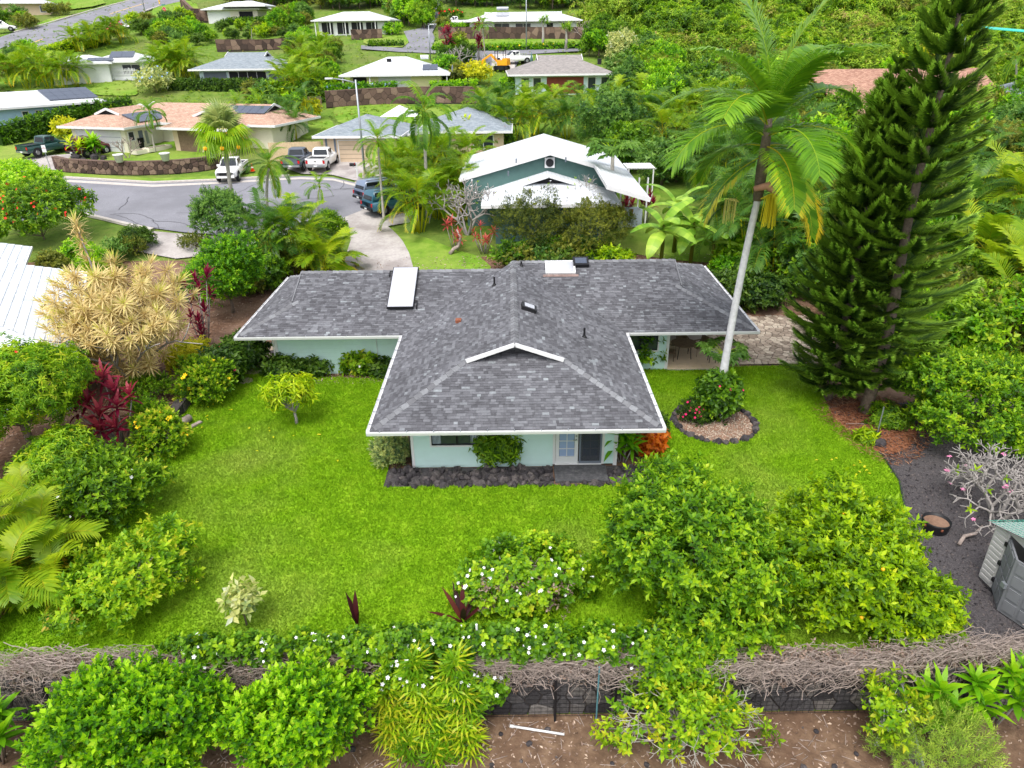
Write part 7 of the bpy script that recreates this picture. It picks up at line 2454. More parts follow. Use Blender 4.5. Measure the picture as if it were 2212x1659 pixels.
# white pipe, chain link rail, big leaved plants, needle shrub
a, b = at_z(1104, 1569, -1.46), at_z(1219, 1587, -1.46)
pp = thing('white_pipe', (a[0], a[1], -1.45), 'white plastic pipe lying on the bare dirt', 'pipe', math.atan2(b[1] - a[1], b[0] - a[0]))
lp(pp, 'pipe', MB().tube([(0, 0, 0), (math.hypot(b[0] - a[0], b[1] - a[1]), 0, 0)], .032, 8), M['white'], True)
lp(pp, 'end_cap', MB().tube([(-.03, 0, 0), (.06, 0, 0)], .042, 8), M['white'], True)
cl = thing('chain_link_fence', (0, 0, -1.5), 'chain link fence with bright top rail running to the bottom right', 'fence')
ra, rb = Vector((*at_y(1948, 1478, 12.5)[:1], 12.5, at_y(1948, 1478, 12.5)[1] + 1.5)), Vector((at_y(1998, 1670, 10.6)[0], 10.6, at_y(1998, 1670, 10.6)[1] + 1.5))
lp(cl, 'top_rail', MB().tube([ra, rb], .03, 8), M['steel'])
cm = MB()
n = 26
for k in range(n):
 p, q = ra.lerp(rb, k / n), ra.lerp(rb, (k + 6) / n) if k + 6 <= n else rb
 cm.beam(p, (q.x, q.y, max(.05, p.z - 1.2)), .006, .006)
 q2 = ra.lerp(rb, max(0, k - 6) / n)
 cm.beam(p, (q2.x, q2.y, max(.05, p.z - 1.2)), .006, .006)
tag(lp(cl, 'wire_mesh', cm, M['steel']), kind='stuff')
for f in (0.0, .98):
 p = ra.lerp(rb, f)
 lp(cl, 'post', MB().tube([(p.x, p.y, 0), (p.x, p.y, p.z + .05)], .035, 7), M['steel'])
for k, (px, py, y, hd, lab) in enumerate(((2040, 1500, 12.0, [(-.1, 0, 1.35), (-.35, .1, 1.0), (.1, -.2, .9), (-.2, -.3, .75)], 'broad leaved green ti plant with yellow edges beside the chain link rail'), (2105, 1480, 12.2, [(0, 0, 1.45), (.3, .1, 1.2), (.15, -.25, .95)], 'broad leaved green ti plant in the middle of the lower right group'), (2190, 1450, 12.3, [(0, 0, 1.6), (.35, 0, 1.5), (.1, -.3, 1.0)], 'broad leaved green ti plant at the lower right edge'))):
 x = at_y(px, py, y)[0]
 ti_plant('ti_plant', lab, (x, y, -1.5), hd, 'ti_green', 'greybranch', scale=1.0)
def needle_shrub(label, px, y, r, n, h):
 x = at_y(px, 1600, y)[0]
 root = thing('needle_shrub', (x, y, -1.5), label, 'shrub')
 tm = sprig(22, .12, .014, (10, 65), .42, np.random.default_rng(4), .2, .1)
 a = rng.uniform(0, 6.28, n); d = r * np.sqrt(rng.random(n))
 pos = np.stack([d * np.cos(a), d * np.sin(a) * .8, h * (.35 + .5 * (1 - (d / r) ** 2)) + rng.uniform(-.25, .15, n)], 1)
 ax = np.stack([np.cos(a) * d / r * .8, np.sin(a) * d / r * .8, np.ones(n)], 1) + rng.normal(0, .18, (n, 3))
 V, F, T = scatter(tm, pos, ax, rng.uniform(.8, 1.3, n), .45 + rng.normal(0, .1, n))
 link('foliage', mesh_np('needle_foliage', V, F, T, M['lf_rosemary']), root)
 limbs(root, pos[:8], .1, .03, 'bark', name='stem')
needle_shrub('soft needle leaved green shrub in the bottom right corner', 2030, 11.3, 1.15, 420, 1.35)
needle_shrub('small needle leaved shrub left of the chain link rail', 1940, 11.3, .45, 70, .8)
# litter on the dirt: dry leaves, sticks, stones
n = 2600
pos = np.stack([rng.uniform(-14, 14, n), rng.uniform(10.6, 12.6, n), np.full(n, -1.485)], 1)
V, F, T = scatter((tri_leaf(.11, .05), np.array([(0, 1, 2), (0, 2, 3)]), np.zeros(2)), pos, np.array((0, 0, 1)) + rng.normal(0, .35, (n, 3)), rng.uniform(.4, 1.2, n), .5 + rng.normal(0, .25, n))
tag(link('leaf_litter', mesh_np('leaf_litter', V, F, T, M['lf_dry'])), 'dry leaf litter scattered over the dirt of the lower yard', 'leaf litter', kind='stuff')
mb = MB()
for k in range(260):
 x, y, a, l = random.uniform(-9, 11), random.uniform(10.6, 12.5), random.uniform(0, 3.14), random.uniform(.08, .45)
 mb.tube([(x, y, -1.48), (x + math.cos(a) * l, y + math.sin(a) * l, -1.47)], .008, 3)
tag(link('twig_litter', mesh_from('twig_litter', mb, M['drytwig'])), 'short dry twigs strewn on the dirt of the lower yard', 'twigs', kind='stuff')
for k in range(46):
 x, y, s = random.uniform(-6, 9), random.uniform(10.7, 12.4), random.uniform(.03, .1)
 tag(link('dirt_stone', ROCKS[k % 8], None, (x, y, -1.5 + s * .3), (0, 0, random.uniform(0, 6)), s), 'small dark stone lying on the dirt below the wall', 'rock', 'stones on the dirt')
# fallen leaves on lawn
for k in range(60):
 px, py = random.choice(((1750, 1130), (1500, 1300), (620, 945), (1850, 1010), (450, 900)))
 g = at_z(px + random.gauss(0, 45), py + random.gauss(0, 22), 0)
 o = link('fallen_leaf', bpy.data.meshes.get('fallen_leaf') or mesh_np('fallen_leaf', tri_leaf(.14, .08), np.array([(0, 1, 2), (0, 2, 3)]), np.array([.8, .8]), M['lf_yellow']), None, (*g, .09), (random.uniform(-.3, .3), random.uniform(-.3, .3), random.uniform(0, 6)))
 tag(o, 'single yellow leaf fallen on the lawn', 'leaf', 'leaves fallen on the lawn')
# loose bits that break up the bare surfaces
def bits(name, label, cat, poly, n, tmpl, mat, s0, s1, z=.03, tone=.5, tilt=.4):
 x0, x1 = min(p[0] for p in poly), max(p[0] for p in poly)
 y0, y1 = min(p[1] for p in poly), max(p[1] for p in poly)
 P = []
 while len(P) < n:
  x, y = random.uniform(x0, x1), random.uniform(y0, y1)
  if inside(poly, x, y):
   P.append((x, y, Z(x, y) + z))
 P = np.array(P)
 V, F, T = scatter(tmpl, P, np.array((0, 0, 1)) + rng.normal(0, tilt, (n, 3)), rng.uniform(s0, s1, n), tone + rng.normal(0, .25, n))
 return tag(link(name, mesh_np(name, V, F, T, M[mat])), label, cat, kind='stuff')
CHIP = (np.array([(-.5, -.4, -.2), (.5, -.4, -.2), (0, .6, -.2), (0, 0, .5)]), np.array([(0, 1, 3), (1, 2, 3), (2, 0, 3)]), np.array((-.1, 0, .1)))
LEAF = (tri_leaf(.11, .05), np.array([(0, 1, 2), (0, 2, 3)]), np.zeros(2))
NEEDLE = (tri_leaf(.3, .02), np.array([(0, 1, 2), (0, 2, 3)]), np.zeros(2))
bits('gravel_stones', 'loose black cinder gravel covering the strip at the right', 'gravel', GRAVEL, 9000, CHIP, 'lava', .03, .09, tone=.6)
M['lf_needle'] = leafy('dry_needle', gr((0, (110, 66, 44)), (.5, (156, 104, 76)), (1, (200, 160, 124))), .9, .1)
bits('fallen_needles', 'reddish dry needles lying under the pines', 'needles', smooth_poly([at_z(*p, 0) for p in ((1740, 880), (1830, 855), (1940, 860), (2010, 930), (1990, 1000), (1910, 1010), (1830, 960))], 2), 2600, NEEDLE, 'lf_needle', .5, 1.2, .045)
bits('mulch_chips', 'pale mulch chips inside the stone ring of the palm', 'mulch', [(pbx + 1.5 * math.cos(a), pby + 1.5 * math.sin(a)) for a in np.linspace(0, 6.28, 24)[:-1]], 1400, CHIP, 'paver', .03, .08, .045)
bits('bed_litter', 'dry leaves and mulch on the soil of the left bed', 'leaf litter', [(-34, 15), (-14.6, 15), (-14.6, 27.6), (-13.3, 36), (-13.6, 45), (-30, 45)], 7000, LEAF, 'lf_dry', .6, 1.6, .03)
bits('bed_litter', 'dry leaves on the soil along the house walls', 'leaf litter', [(-11, 29.2), (-5, 29.2), (-5, 30.3), (-11, 30.3)], 500, LEAF, 'lf_dry', .5, 1.3, .03)
bits('bed_litter', 'dry leaves on the soil behind the house', 'leaf litter', [(-14, 39), (32, 39), (32, 46), (-14, 46)], 5000, LEAF, 'lf_dry', .8, 1.8, .03)
# ------------------------------------------------------------------ vegetation behind the house
def gl(px, py):
 g = G(px, py)
 return (g[0], g[1], g[2])
# single palms: label, base pixel, crown pixel, species, fronds, scale, trunk radius, shaft
for lab, b, c, key, n, s, tr, sh, wt in (
 ('foxtail palm with heavy drooping fronds in front of the grey hip roof', (925, 470), (915, 235), 'foxtail', 17, 1.0, .15, 1.1, None),
 ('slim palm with twisted crown beside the tall street lamp', (830, 478), (815, 300), 'coco', 18, .82, .1, .5, None),
 ('small palm standing on the near side of the cul-de-sac', (686, 462), (690, 400), 'coco', 11, .62, .08, .15, None),
 ('shaggy palm with broad crown at the middle of the cul-de-sac', (580, 470), (580, 352), 'coco', 20, .95, .13, .3, [2, 3, 4, 4, 4, 4]),
 ('slender palm on the lawn of the tan roofed house', (336, 330), (322, 240), 'foxtail', 13, .72, .1, .6, None),
 ('short palm behind the tan roofed house at left', (520, 290), (512, 222), 'coco', 15, .85, .1, .2, None),
 ('short palm behind the tan roofed house at right', (558, 292), (560, 222), 'coco', 15, .85, .1, .2, None),
 ('tall thin palm standing before the uppermost terrace', (1048, 140), (1042, 52), 'coco', 14, .95, .11, .5, None),
 ('small palm below the terrace near the rock wall top', (545, 92), (543, 58), 'coco', 10, .7, .08, .2, None),
 ('palm with long fronds right of the banana plants', (1775, 590), (1745, 470), 'coco', 13, 1.05, .1, .2, None),
 ('leaning palm before the white walled house at the right', (2183, 250), (2196, 120), 'coco', 13, 1.1, .14, .3, None),
 ('palm with yellow crown near the teal tarp at the right', (2235, 300), (2225, 200), 'coco', 12, 1.0, .12, .3, None)):
 g = gl(*b)
 zt = at_y(c[0], c[1], g[1])
 h = max(.5, zt[1] - g[2] - sh)
 palm('palm_tree', lab, g, h, key, n, s, tr, sh, lean=(zt[0] - g[0], 0), weights=wt)
# fan-leaved palm by the street
g = gl(512, 490)
zt = at_y(482, 285, g[1])
h = zt[1] - g[2]
fp = thing('fan_palm_tree', g, 'tall palm with pleated silver fan leaves and yellow flower stalks', 'palm tree')
lp(fp, 'trunk', MB().tube([(0, 0, -.1), ((zt[0] - g[0]) * .3, 0, h * .5), (zt[0] - g[0], 0, h)], [.2, .14, .13], 9), M['paletrunk'], True)
for k in range(26):
 e = R(85 - 125 * (k / 26) ** 1.0)
 link('fan_leaf', FAN['pritch'][0 if k < 12 else 1], fp, (zt[0] - g[0], 0, h + .1 - .015 * k), (random.uniform(-.25, .25), -e, k * 2.4), random.uniform(.95, 1.2))
for k in range(9):
 a = k * .7
 l = random.uniform(1.0, 1.6)
 p0 = Vector((zt[0] - g[0], 0, h - .1))
 p1 = p0 + Vector((l * math.cos(a), l * math.sin(a), .1))
 p2 = p1 + Vector((.4 * math.cos(a), .4 * math.sin(a), -.9))
 lp(fp, 'flower_stalk', MB().tube([p0, p1, p2], [.03, .025, .02], 4), M['petal_yellow'])
 link('flower_head', ball_mesh('flower_head', .16, M['fruit_orange']), fp, tuple(p2))
# ponytail palms on the terrace
for px, lab in ((1172, 'ponytail tree with pale stem at left before the terrace lawn'), (1222, 'ponytail tree with pale stem at right before the terrace lawn')):
 g = gl(px, 106)
 root = thing('ponytail_tree', g, lab, 'tree')
 h = at_y(px, 62 if px > 1200 else 45, g[1])[1] - g[2]
 lp(root, 'trunk', MB().tube([(0, 0, -.1), (.1, 0, h * .5), (0, 0, h)], [.35, .2, .14], 8), M['paletrunk'], True)
 for k in range(9):
  link('leaf_rosette', ROS['bromel'], root, (random.uniform(-.7, .7), random.uniform(-.5, .5), h + random.uniform(-.5, .4)), (random.uniform(-.4, .4), random.uniform(-.4, .4), k), random.uniform(1.0, 1.4))
# clumping palms
AR = [
 ('driveway clump of areca palms with dark arching fronds', (590, 590), 3.3, 'arecadark', 8), ('areca palm clump right of the dark driveway clump', (650, 590), 3.1, 'areca', 8), ('short golden areca palm beside the driveway', (715, 600), 1.9, 'broadpalm', 6),
 ('areca palm clump nearest the driveway grass strip', (905, 500), 3.0, 'areca', 8), ('areca palm clump behind the teal parked car', (872, 452), 2.9, 'areca', 7), ('areca palm clump below the foxtail palm', (945, 470), 3.3, 'areca', 8),
 ('areca palm clump left of the bare plumeria', (990, 455), 3.2, 'areca', 7), ('tall areca palm clump behind the parked cars', (885, 415), 3.4, 'areca', 8), ('areca palm clump beside the white concrete pad', (850, 400), 2.4, 'areca', 6), ('areca palm clump before the beige grey roofed house', (955, 395), 3.2, 'areca', 8), ('areca palm clump left of the white gable roof', (1015, 385), 3.0, 'areca', 7)]
for lab, p, h, key, n in AR:
 areca('areca_palm', lab, gl(*p), h, key, n, 6, 1.05, .75)
GR = [((1062, 300), 3.2), ((1110, 305), 3.4), ((1160, 295), 3.4), ((1225, 300), 3.0), ((1290, 300), 3.0), ((1350, 290), 3.2), ((1085, 262), 2.6), ((1140, 255), 2.2), ((1205, 250), 2.0), ((1262, 248), 1.9), ((1322, 248), 2.2), ((1392, 245), 3.0),
   ((1450, 262), 3.4), ((1505, 280), 3.6), ((1455, 305), 3.6), ((1530, 335), 3.6), ((1570, 275), 3.6), ((1440, 355), 3.6), ((1490, 390), 3.6), ((1045, 268), 2.6), ((1590, 335), 3.8), ((1410, 295), 3.6)]
for k, (p, h) in enumerate(GR):
 r_ = areca('areca_palm', 'green areca palm in the grove between the white gable roof and the grey brown roof', gl(*p), h, 'areca' if k % 3 else 'arecadark', 5, 6, 1.25, .9, group='areca grove behind the white gable house')
GR = [((1565, 530), 4.2), ((1620, 575), 4.4), ((1675, 610), 4.2), ((1640, 505), 4.6), ((1705, 545), 4.6), ((1590, 455), 4.4), ((1540, 430), 4.2), ((1660, 440), 4.6), ((1720, 480), 4.6), ((1620, 390), 4.4), ((1700, 400), 4.6)]
for k, (p, h) in enumerate(GR):
 areca('shade_palm', 'dark green palm in the shaded thicket behind the stone patio', gl(*p), h, 'arecadark', 5, 6, 1.3, .9, group='dark palms behind the patio')
GR = [((2110, 640), 3.6), ((2170, 700), 3.4), ((2220, 760), 3.2), ((2140, 520), 4.4), ((2200, 560), 4.4), ((2120, 430), 4.6), ((2190, 440), 4.6), ((2080, 540), 4.2), ((2230, 640), 4.0), ((2060, 450), 4.6), ((2250, 480), 4.6)]
for k, (p, h) in enumerate(GR):
 areca('broad_palm', 'broad leaved yellow green palm behind the pines at the right edge', gl(*p), h, 'broadpalm' if k < 5 else 'arecadark', 5, 6, 1.3, .9, group='palms behind the pines')
GR = [((392, 175), 3.4), ((372, 178), 3.2), ((352, 170), 3.0), ((400, 160), 3.0), ((362, 158), 3.0), ((410, 176), 3.4)]
for p, h in GR:
 areca('areca_palm', 'areca palm between the picket fence house and the grey hip roof', gl(*p), h, 'areca', 5, 6, 1.3, .9, group='areca palms left of the grey hip roof')
GR = [((140, 195), 3.6), ((108, 192), 3.8), ((165, 186), 3.4), ((60, 192), 3.4), ((25, 190), 3.6), ((-10, 195), 3.6), ((85, 170), 3.4), ((235, 96), 3.0), ((262, 92), 3.0), ((205, 104), 3.0), ((170, 112), 2.8)]
for p, h in GR:
 areca('areca_palm', 'yellowish areca palm along the upper road at the left', gl(*p), h, 'areca', 5, 6, 1.25, .8, group='areca palms along the upper road')
GR = [((640, 185), 3.4), ((662, 180), 3.6), ((690, 165), 3.2), ((655, 140), 3.2), ((700, 135), 2.6), ((672, 210), 3.4), ((640, 222), 3.4), ((625, 205), 3.0)]
for p, h in GR:
 areca('areca_palm', 'areca palm on the slope right of the grey hip roof', gl(*p), h, 'areca', 5, 6, 1.25, .8, group='areca palms right of the grey hip roof')
GR = [((620, 285), 3.0), ((655, 262), 3.2), ((640, 300), 2.4)]
for (p, h), lab in zip(GR, ('tufted palm beside the wooden fence near the hot tub', 'tall tufted palm at the corner of the hillside wall', 'small tufted palm on the grass below the hillside wall')):
 areca('tufted_palm', lab, gl(*p), h, 'arecadark', 4, 6, .9, .6)
# shrubs and trees with their own look
def fb(lab, x0, x1, yt, yb, mat, kind='far', clumps=70, name='garden_shrub', cat='shrub', **kw):
 return bb(name, lab, cat, x0, x1, yt, yb, mat, kind, clumps, kw.pop('lift', .06), **kw)
fb('bright green mound shaped tree at the left edge by the street', -60, 130, 352, 480, 'lf_bright', 'broad', 200, 'round_tree', 'tree', tone=.5)
fb('tree with red blossoms left of the cul-de-sac', -40, 205, 400, 548, 'lf_mid', 'broad', 230, 'flame_tree', 'tree', tone=.4, flowers=('petal_red', 80, .1))
fb('blue green leafy tree at the near side of the street', 418, 548, 412, 540, 'lf_blue', 'citrus', 200, 'leafy_tree', 'tree', tone=.42)
fb('clipped round hedge beside the driveway', 660, 747, 456, 518, 'lf_mid', 'small', 190, 'clipped_hedge', 'hedge', tone=.52, lobes=3)
fb('small bright round shrub behind the white tiled house', 168, 246, 535, 600, 'lf_bright', 'small', 110, tone=.5, lobes=3)
fb('dark spiky cycad behind the dracaena', 262, 330, 490, 545, 'lf_dark', 'feather', 60)
fb('low brown green hedge at the street corner', 385, 458, 508, 545, 'lf_olive', 'small', 50)
fb('low hedge with brown tips behind the cream dracaena', 260, 320, 512, 560, 'lf_olive', 'small', 40)
fb('large dark olive hedge before the white gable house at left', 1060, 1245, 408, 585, 'lf_olive', 'fine', 240, 'tall_hedge', 'hedge', tone=.32, lobes=8)
fb('large dark olive hedge before the white gable house at right', 1195, 1375, 428, 590, 'lf_olive', 'fine', 220, 'tall_hedge', 'hedge', tone=.32, lobes=8)
fb('olive shrub below the bare plumeria twigs', 1090, 1200, 395, 500, 'lf_olive', 'fine', 90, tone=.32)
fb('glossy dark shrub behind the lanai roof corner', 1530, 1640, 590, 672, 'lf_dark', 'broad', 130, tone=.5)
fb('dark leafy shrub at the back of the stone patio', 1600, 1700, 600, 680, 'lf_dark', 'broad', 110, tone=.42)
fb('feathery blue green tree behind the white gable house', 1245, 1400, 195, 345, 'lf_blue', 'far', 130, 'feathery_tree', 'tree', tone=.42)
fb('second feathery tree right of the blue green one', 1285, 1400, 270, 380, 'lf_mid', 'far', 90, 'feathery_tree', 'tree', tone=.4)
fb('bright green bush behind the tall pine', 1880, 1985, 122, 200, 'lf_bright', 'far', 80, tone=.5)
fb('pale yellow leaved tree left of the tall pine top', 1945, 2010, 100, 190, 'lf_yellow', 'far', 50, 'yellow_tree', 'tree')
fb('green bush below the white walled house at the right', 2130, 2260, 240, 330, 'lf_blue', 'far', 80)
fb('silvery blue flowering bush beside the picket fence', 296, 372, 148, 206, 'lf_silver', 'far', 60, flowers=('petal_blue', 40, .16))
fb('white flowering tree right of the grey brown roof', 1308, 1375, 60, 180, 'lf_silver', 'far', 70, 'white_tree', 'tree')
fb('bright yellow bush at the right end of the grey brown roof', 1335, 1362, 158, 182, 'lf_yellow', 'far', 24)
fb('yellow green plants beside the excavator', 1000, 1062, 138, 190, 'lf_yellow', 'far', 50)
fb('yellow shrub on the grass slope near the hot tub', 655, 690, 218, 262, 'lf_yellow', 'far', 26)
fb('clipped square hedge right of the porch house', 828, 868, 54, 78, 'lf_bright', 'far', 34, 'clipped_hedge', 'hedge', lobes=2)
fb('red blossoming shrub at the top of the hill drive', 948, 1000, 18, 44, 'lf_mid', 'far', 30, flowers=('petal_red', 50, .2))
fb('yellow green hedge right of the hill drive', 942, 978, 42, 66, 'lf_olive', 'far', 26)
fb('purple bougainvillea by the upper road', 228, 275, 52, 86, 'lf_olive', 'far', 30, flowers=('petal_magenta', 70, .2))
fb('rust and green hedge by the road at top left', 95, 155, 8, 36, 'lf_olive', 'far', 40)
fb('orange green shrub above the white van', 28, 80, 30, 66, 'lf_olive', 'far', 40)
fb('dark clipped round bush left of the orange topped bush', 346, 378, 26, 48, 'lf_dark', 'far', 24, lobes=2)
fb('orange topped round bush by the stop sign', 378, 424, 26, 50, 'lf_olive', 'far', 30, lobes=2)
fb('red leaved croton at the side of the tan house', 128, 165, 262, 300, 'lf_yellow', 'far', 24)
fb('leafy tree with small red flowers left of the white gable roof', 1035, 1115, 275, 335, 'lf_mid', 'broad', 70, 'leafy_tree', 'tree', flowers=('petal_red', 26, .12))
fb('small green shrub at the right of the white gable house', 1330, 1385, 330, 375, 'lf_bright', 'far', 30)
# ti plants
for lab, p, hd, key, s in (
 ('coral red ti plant at the left of the olive hedge', (985, 540), heads(7, .7, .5, 1.6), 'ti_coral', .85),
 ('coral and pink ti plant below the bare plumeria', (1045, 545), heads(8, .9, .4, 1.5), 'ti_coral', .8),
 ('light green ti plant left of the olive hedge', (1085, 500), heads(6, .6, .9, 1.9), 'ti_light', 1.3),
 ('red ti plant before the curtain of the white gable house', (1345, 490), heads(9, .8, .8, 1.7), 'ti_red', 1.1),
 ('dark red ti plant right of the first one by the curtain', (1395, 480), heads(6, .5, .9, 1.6), 'ti_maroon', 1.1),
 ('tall crimson ti plant beside the tall thin palm', (1035, 135), heads(9, .7, 1.0, 4.2), 'ti_maroon', 1.8),
 ('crimson and yellow ti plant by the hill drive', (968, 122), heads(8, .8, 1.0, 3.4), 'ti_red', 1.7),
 ('light green ti shrub left of the white roof ridge', (1010, 330), heads(7, .7, 1.2, 2.6), 'ti_light', 1.5),
 ('yellow green ti shrub in the middle of the olive hedge', (1240, 520), heads(6, .5, 1.3, 2.1), 'ti_light', 1.1),
 ('yellow leaved plant on the lava mound by the jeep', (178, 345), heads(8, .9, .7, 1.9), 'ti_light', 1.6),
 ('yellow green plant on the second lava mound by the jeep', (212, 342), heads(5, .5, .6, 1.4), 'ti_green', 1.6)):
 ti_plant('ti_plant', lab, gl(*p), hd, key, scale=s)
# bare plumerias
g = gl(1010, 505)
plumeria('plumeria', 'wide grey leafless plumeria between the palms and the olive hedge', g, 1.35, 4, 4, 22, 18, 'petal_white', .1, .8, up=.1)
g = gl(1170, 500)
plumeria('plumeria', 'grey plumeria with pale blossoms before the white roof at left', g, 1.2, 5, 3, 30, 20, 'petal_white', .06, .6, up=.3)
g = gl(1250, 505)
plumeria('plumeria', 'grey plumeria with pale blossoms before the white roof at right', g, 1.2, 5, 3, 30, 20, 'petal_white', .06, .65, up=.3)
g = gl(275, 343)
plumeria('plumeria', 'small bare pinkish tree beside the garage of the tan house', g, .8, 3, 3, 0, 0, r=.06, spread=.5, mat='drytwig', up=.4)
g = gl(795, 122)
plumeria('plumeria', 'bare grey tree behind the whitish hip roof', gl(985, 150), 1.4, 3, 3, 0, 4, r=.1, spread=.7, up=.2)
plumeria('plumeria', 'bare brown tree at the right end of the terrace wall', gl(1270, 100), 1.6, 3, 3, 0, 0, r=.1, spread=.6, mat='drytwig', up=.2)
tr_ = thing('leaning_trunk', gl(985, 548), 'pale leaning trunk with a bend below the coral ti plant', 'trunk')
lp(tr_, 'trunk', MB().tube([(-.4, -.1, 0), (-.1, 0, .35), (.2, .05, .5), (.35, .1, 1.1), (.1, .15, 1.6)], [.14, .13, .12, .08, .05], 7), M['drytwig'], True)
# papaya and bananas
g = gl(1316, 490)
papaya('papaya_tree', 'tall thin papaya with a crown of lobed leaves before the white roof', g, at_y(1325, 325, g[1])[1] - g[2], 30, 1.9, .15)
def banana_leaf():
 V, F, T = [], [], []
 n = 10
 for i in range(n + 1):
  t = i / n
  x = 1.9 * t * (1 - .12 * t)
  z = .75 * t - 1.15 * t * t
  w = .30 * math.sin(math.pi * min(1, .08 + .92 * t)) ** .6
  V += [(x, w, z - .06), (x, 0, z + .02), (x, -w, z - .06)]
  if i < n:
   a = i * 3
   F += [(a, a + 3, a + 4), (a, a + 4, a + 1), (a + 1, a + 4, a + 5), (a + 1, a + 5, a + 2)]
   tt = .5 + .1 * math.sin(i * 2)
   T += [tt, tt, tt + .08, tt + .08]
 return mesh_np('banana_leaf', np.array(V), np.array(F), np.array(T), M['lf_banana'])
BAN = banana_leaf()
for p, h, n, lab in (((1425, 585), 3.0, 9, 'large banana plant with pale broad leaves behind the lanai roof'), ((1490, 575), 2.9, 8, 'banana plant right of the largest one'), ((1455, 545), 3.2, 8, 'taller banana plant at the back'), ((1535, 580), 2.0, 7, 'small banana plant beside the dark thicket')):
 root = thing('banana_plant', gl(*p), lab, 'banana plant')
 lp(root, 'stem', MB().tube([(0, 0, -.1), (.05, 0, h * .6), (0, 0, h)], [.14, .11, .07], 8), M['lf_olive'], True)
 for k in range(n):
  link('leaf', BAN, root, (0, 0, h - .06 * k), (random.uniform(-.3, .3), R(-48 + 9 * k), k * 2.4 + random.uniform(-.3, .3)), random.uniform(1.1, 1.5))
# clipped hedges as long blocks
def hedge(label, path, h, w, mat, kind='far', dens=9.0, flowers=None, name='hedge', tone=.42):
 P = [Vector(G(*p)[:2]) for p in path]
 base = P[0]
 z0 = Z(*base)
 root = thing(name, (base.x, base.y, z0), label, 'hedge')
 blobs, pos, ax = [], [], []
 core = MB()
 for a, b in zip(P[:-1], P[1:]):
  d = b - a
  L = d.length
  d.normalize()
  nrm = Vector((-d.y, d.x))
  m = int(L * dens * (h + w) / .55)
  for i in range(m):
   s = random.uniform(0, L)
   q = a + d * s
   zz = Z(q.x, q.y)
   if random.random() < w / (w + 2 * h):
    o, hh, n3 = random.uniform(-w / 2, w / 2), h + random.uniform(-.08, .08), (0, 0, 1)
   else:
    sd_ = -1 if random.random() < .7 else 1
    if nrm.y * sd_ > 0 and random.random() < .5:
     sd_ = -sd_
    o, hh, n3 = sd_ * (w / 2 + random.uniform(-.1, .06)), random.uniform(0, h), (nrm.x * sd_, nrm.y * sd_, .4)
   q = q + nrm * o
   pos.append((q.x - base.x, q.y - base.y, zz - z0 + hh)); ax.append(n3)
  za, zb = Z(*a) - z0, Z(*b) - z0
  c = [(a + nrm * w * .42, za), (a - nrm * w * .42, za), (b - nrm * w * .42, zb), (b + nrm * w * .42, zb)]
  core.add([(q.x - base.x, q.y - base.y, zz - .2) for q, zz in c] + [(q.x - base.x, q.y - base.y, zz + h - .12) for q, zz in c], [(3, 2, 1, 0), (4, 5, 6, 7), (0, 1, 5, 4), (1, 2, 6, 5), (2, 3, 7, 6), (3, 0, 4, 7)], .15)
 pos, ax = np.array(pos), np.array(ax, dtype=float)
 kw = LEAFKINDS[kind]
 tm = sprig(kw['k'], kw['L'], kw['W'], kw['elev'], kw['height'], np.random.default_rng(2), kw['tip'])
 V, F, T = scatter(tm, pos, ax + rng.normal(0, .35, ax.shape), rng.uniform(.7, 1.2, len(pos)), tone + rng.normal(0, .13, len(pos)))
 link('foliage', mesh_np('hedge_foliage', V, F, T, M[mat]), root)
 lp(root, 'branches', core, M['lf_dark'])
 if flowers:
  flower_part(root, pos, *flowers, .1)
 return root
hedge('long dark green hedge between the light blue house and the tan house', ((0, 315), (90, 290), (190, 262), (290, 248)), 1.9, 1.3, 'lf_mid', tone=.32)
hedge('long clipped dark hedge before the grey hip roof house', ((365, 192), (480, 194), (590, 194)), 1.15, 1.2, 'lf_dark', tone=.45)
hedge('bright hedge with pale blue flowers above the long rock wall', ((690, 216), (780, 213), (860, 211)), 1.7, 1.2, 'lf_bright', tone=.36, flowers=('petal_blue', 60, .16))
hedge('bright green hedge right of the foxtail palm crown', ((930, 208), (1035, 204)), 1.6, 1.2, 'lf_bright', tone=.36)
hedge('low green hedge below the red brown screen', ((1080, 190), (1200, 188), (1310, 186)), 1.0, 1.0, 'lf_bright', tone=.36)
hedge('clipped rectangular hedge beside the upper road', ((180, 76), (235, 70)), 1.3, 1.2, 'lf_mid', tone=.36)
hedge('green hedge with white pickup behind near the top', ((955, 66), (1020, 66)), 1.1, 1.1, 'lf_bright', tone=.36)
hedge('low hedge with yellow flowers along the upper lane', ((935, 108), (1050, 109), (1255, 104)), .7, .9, 'lf_bright', tone=.36, flowers=('petal_yellow', 50, .16))
hedge('low clipped hedge on the lawn left of the hill drive', ((795, 100), (872, 98)), .6, .8, 'lf_mid', tone=.36)
hedge('flat topped hedge before the white garage house', ((492, 52), (614, 50)), .9, 1.4, 'lf_mid', tone=.3)
hedge('bright hedge with yellow tips along the upper road', ((110, 128), (170, 106), (230, 88)), 1.6, 1.5, 'lf_lime', tone=.36)
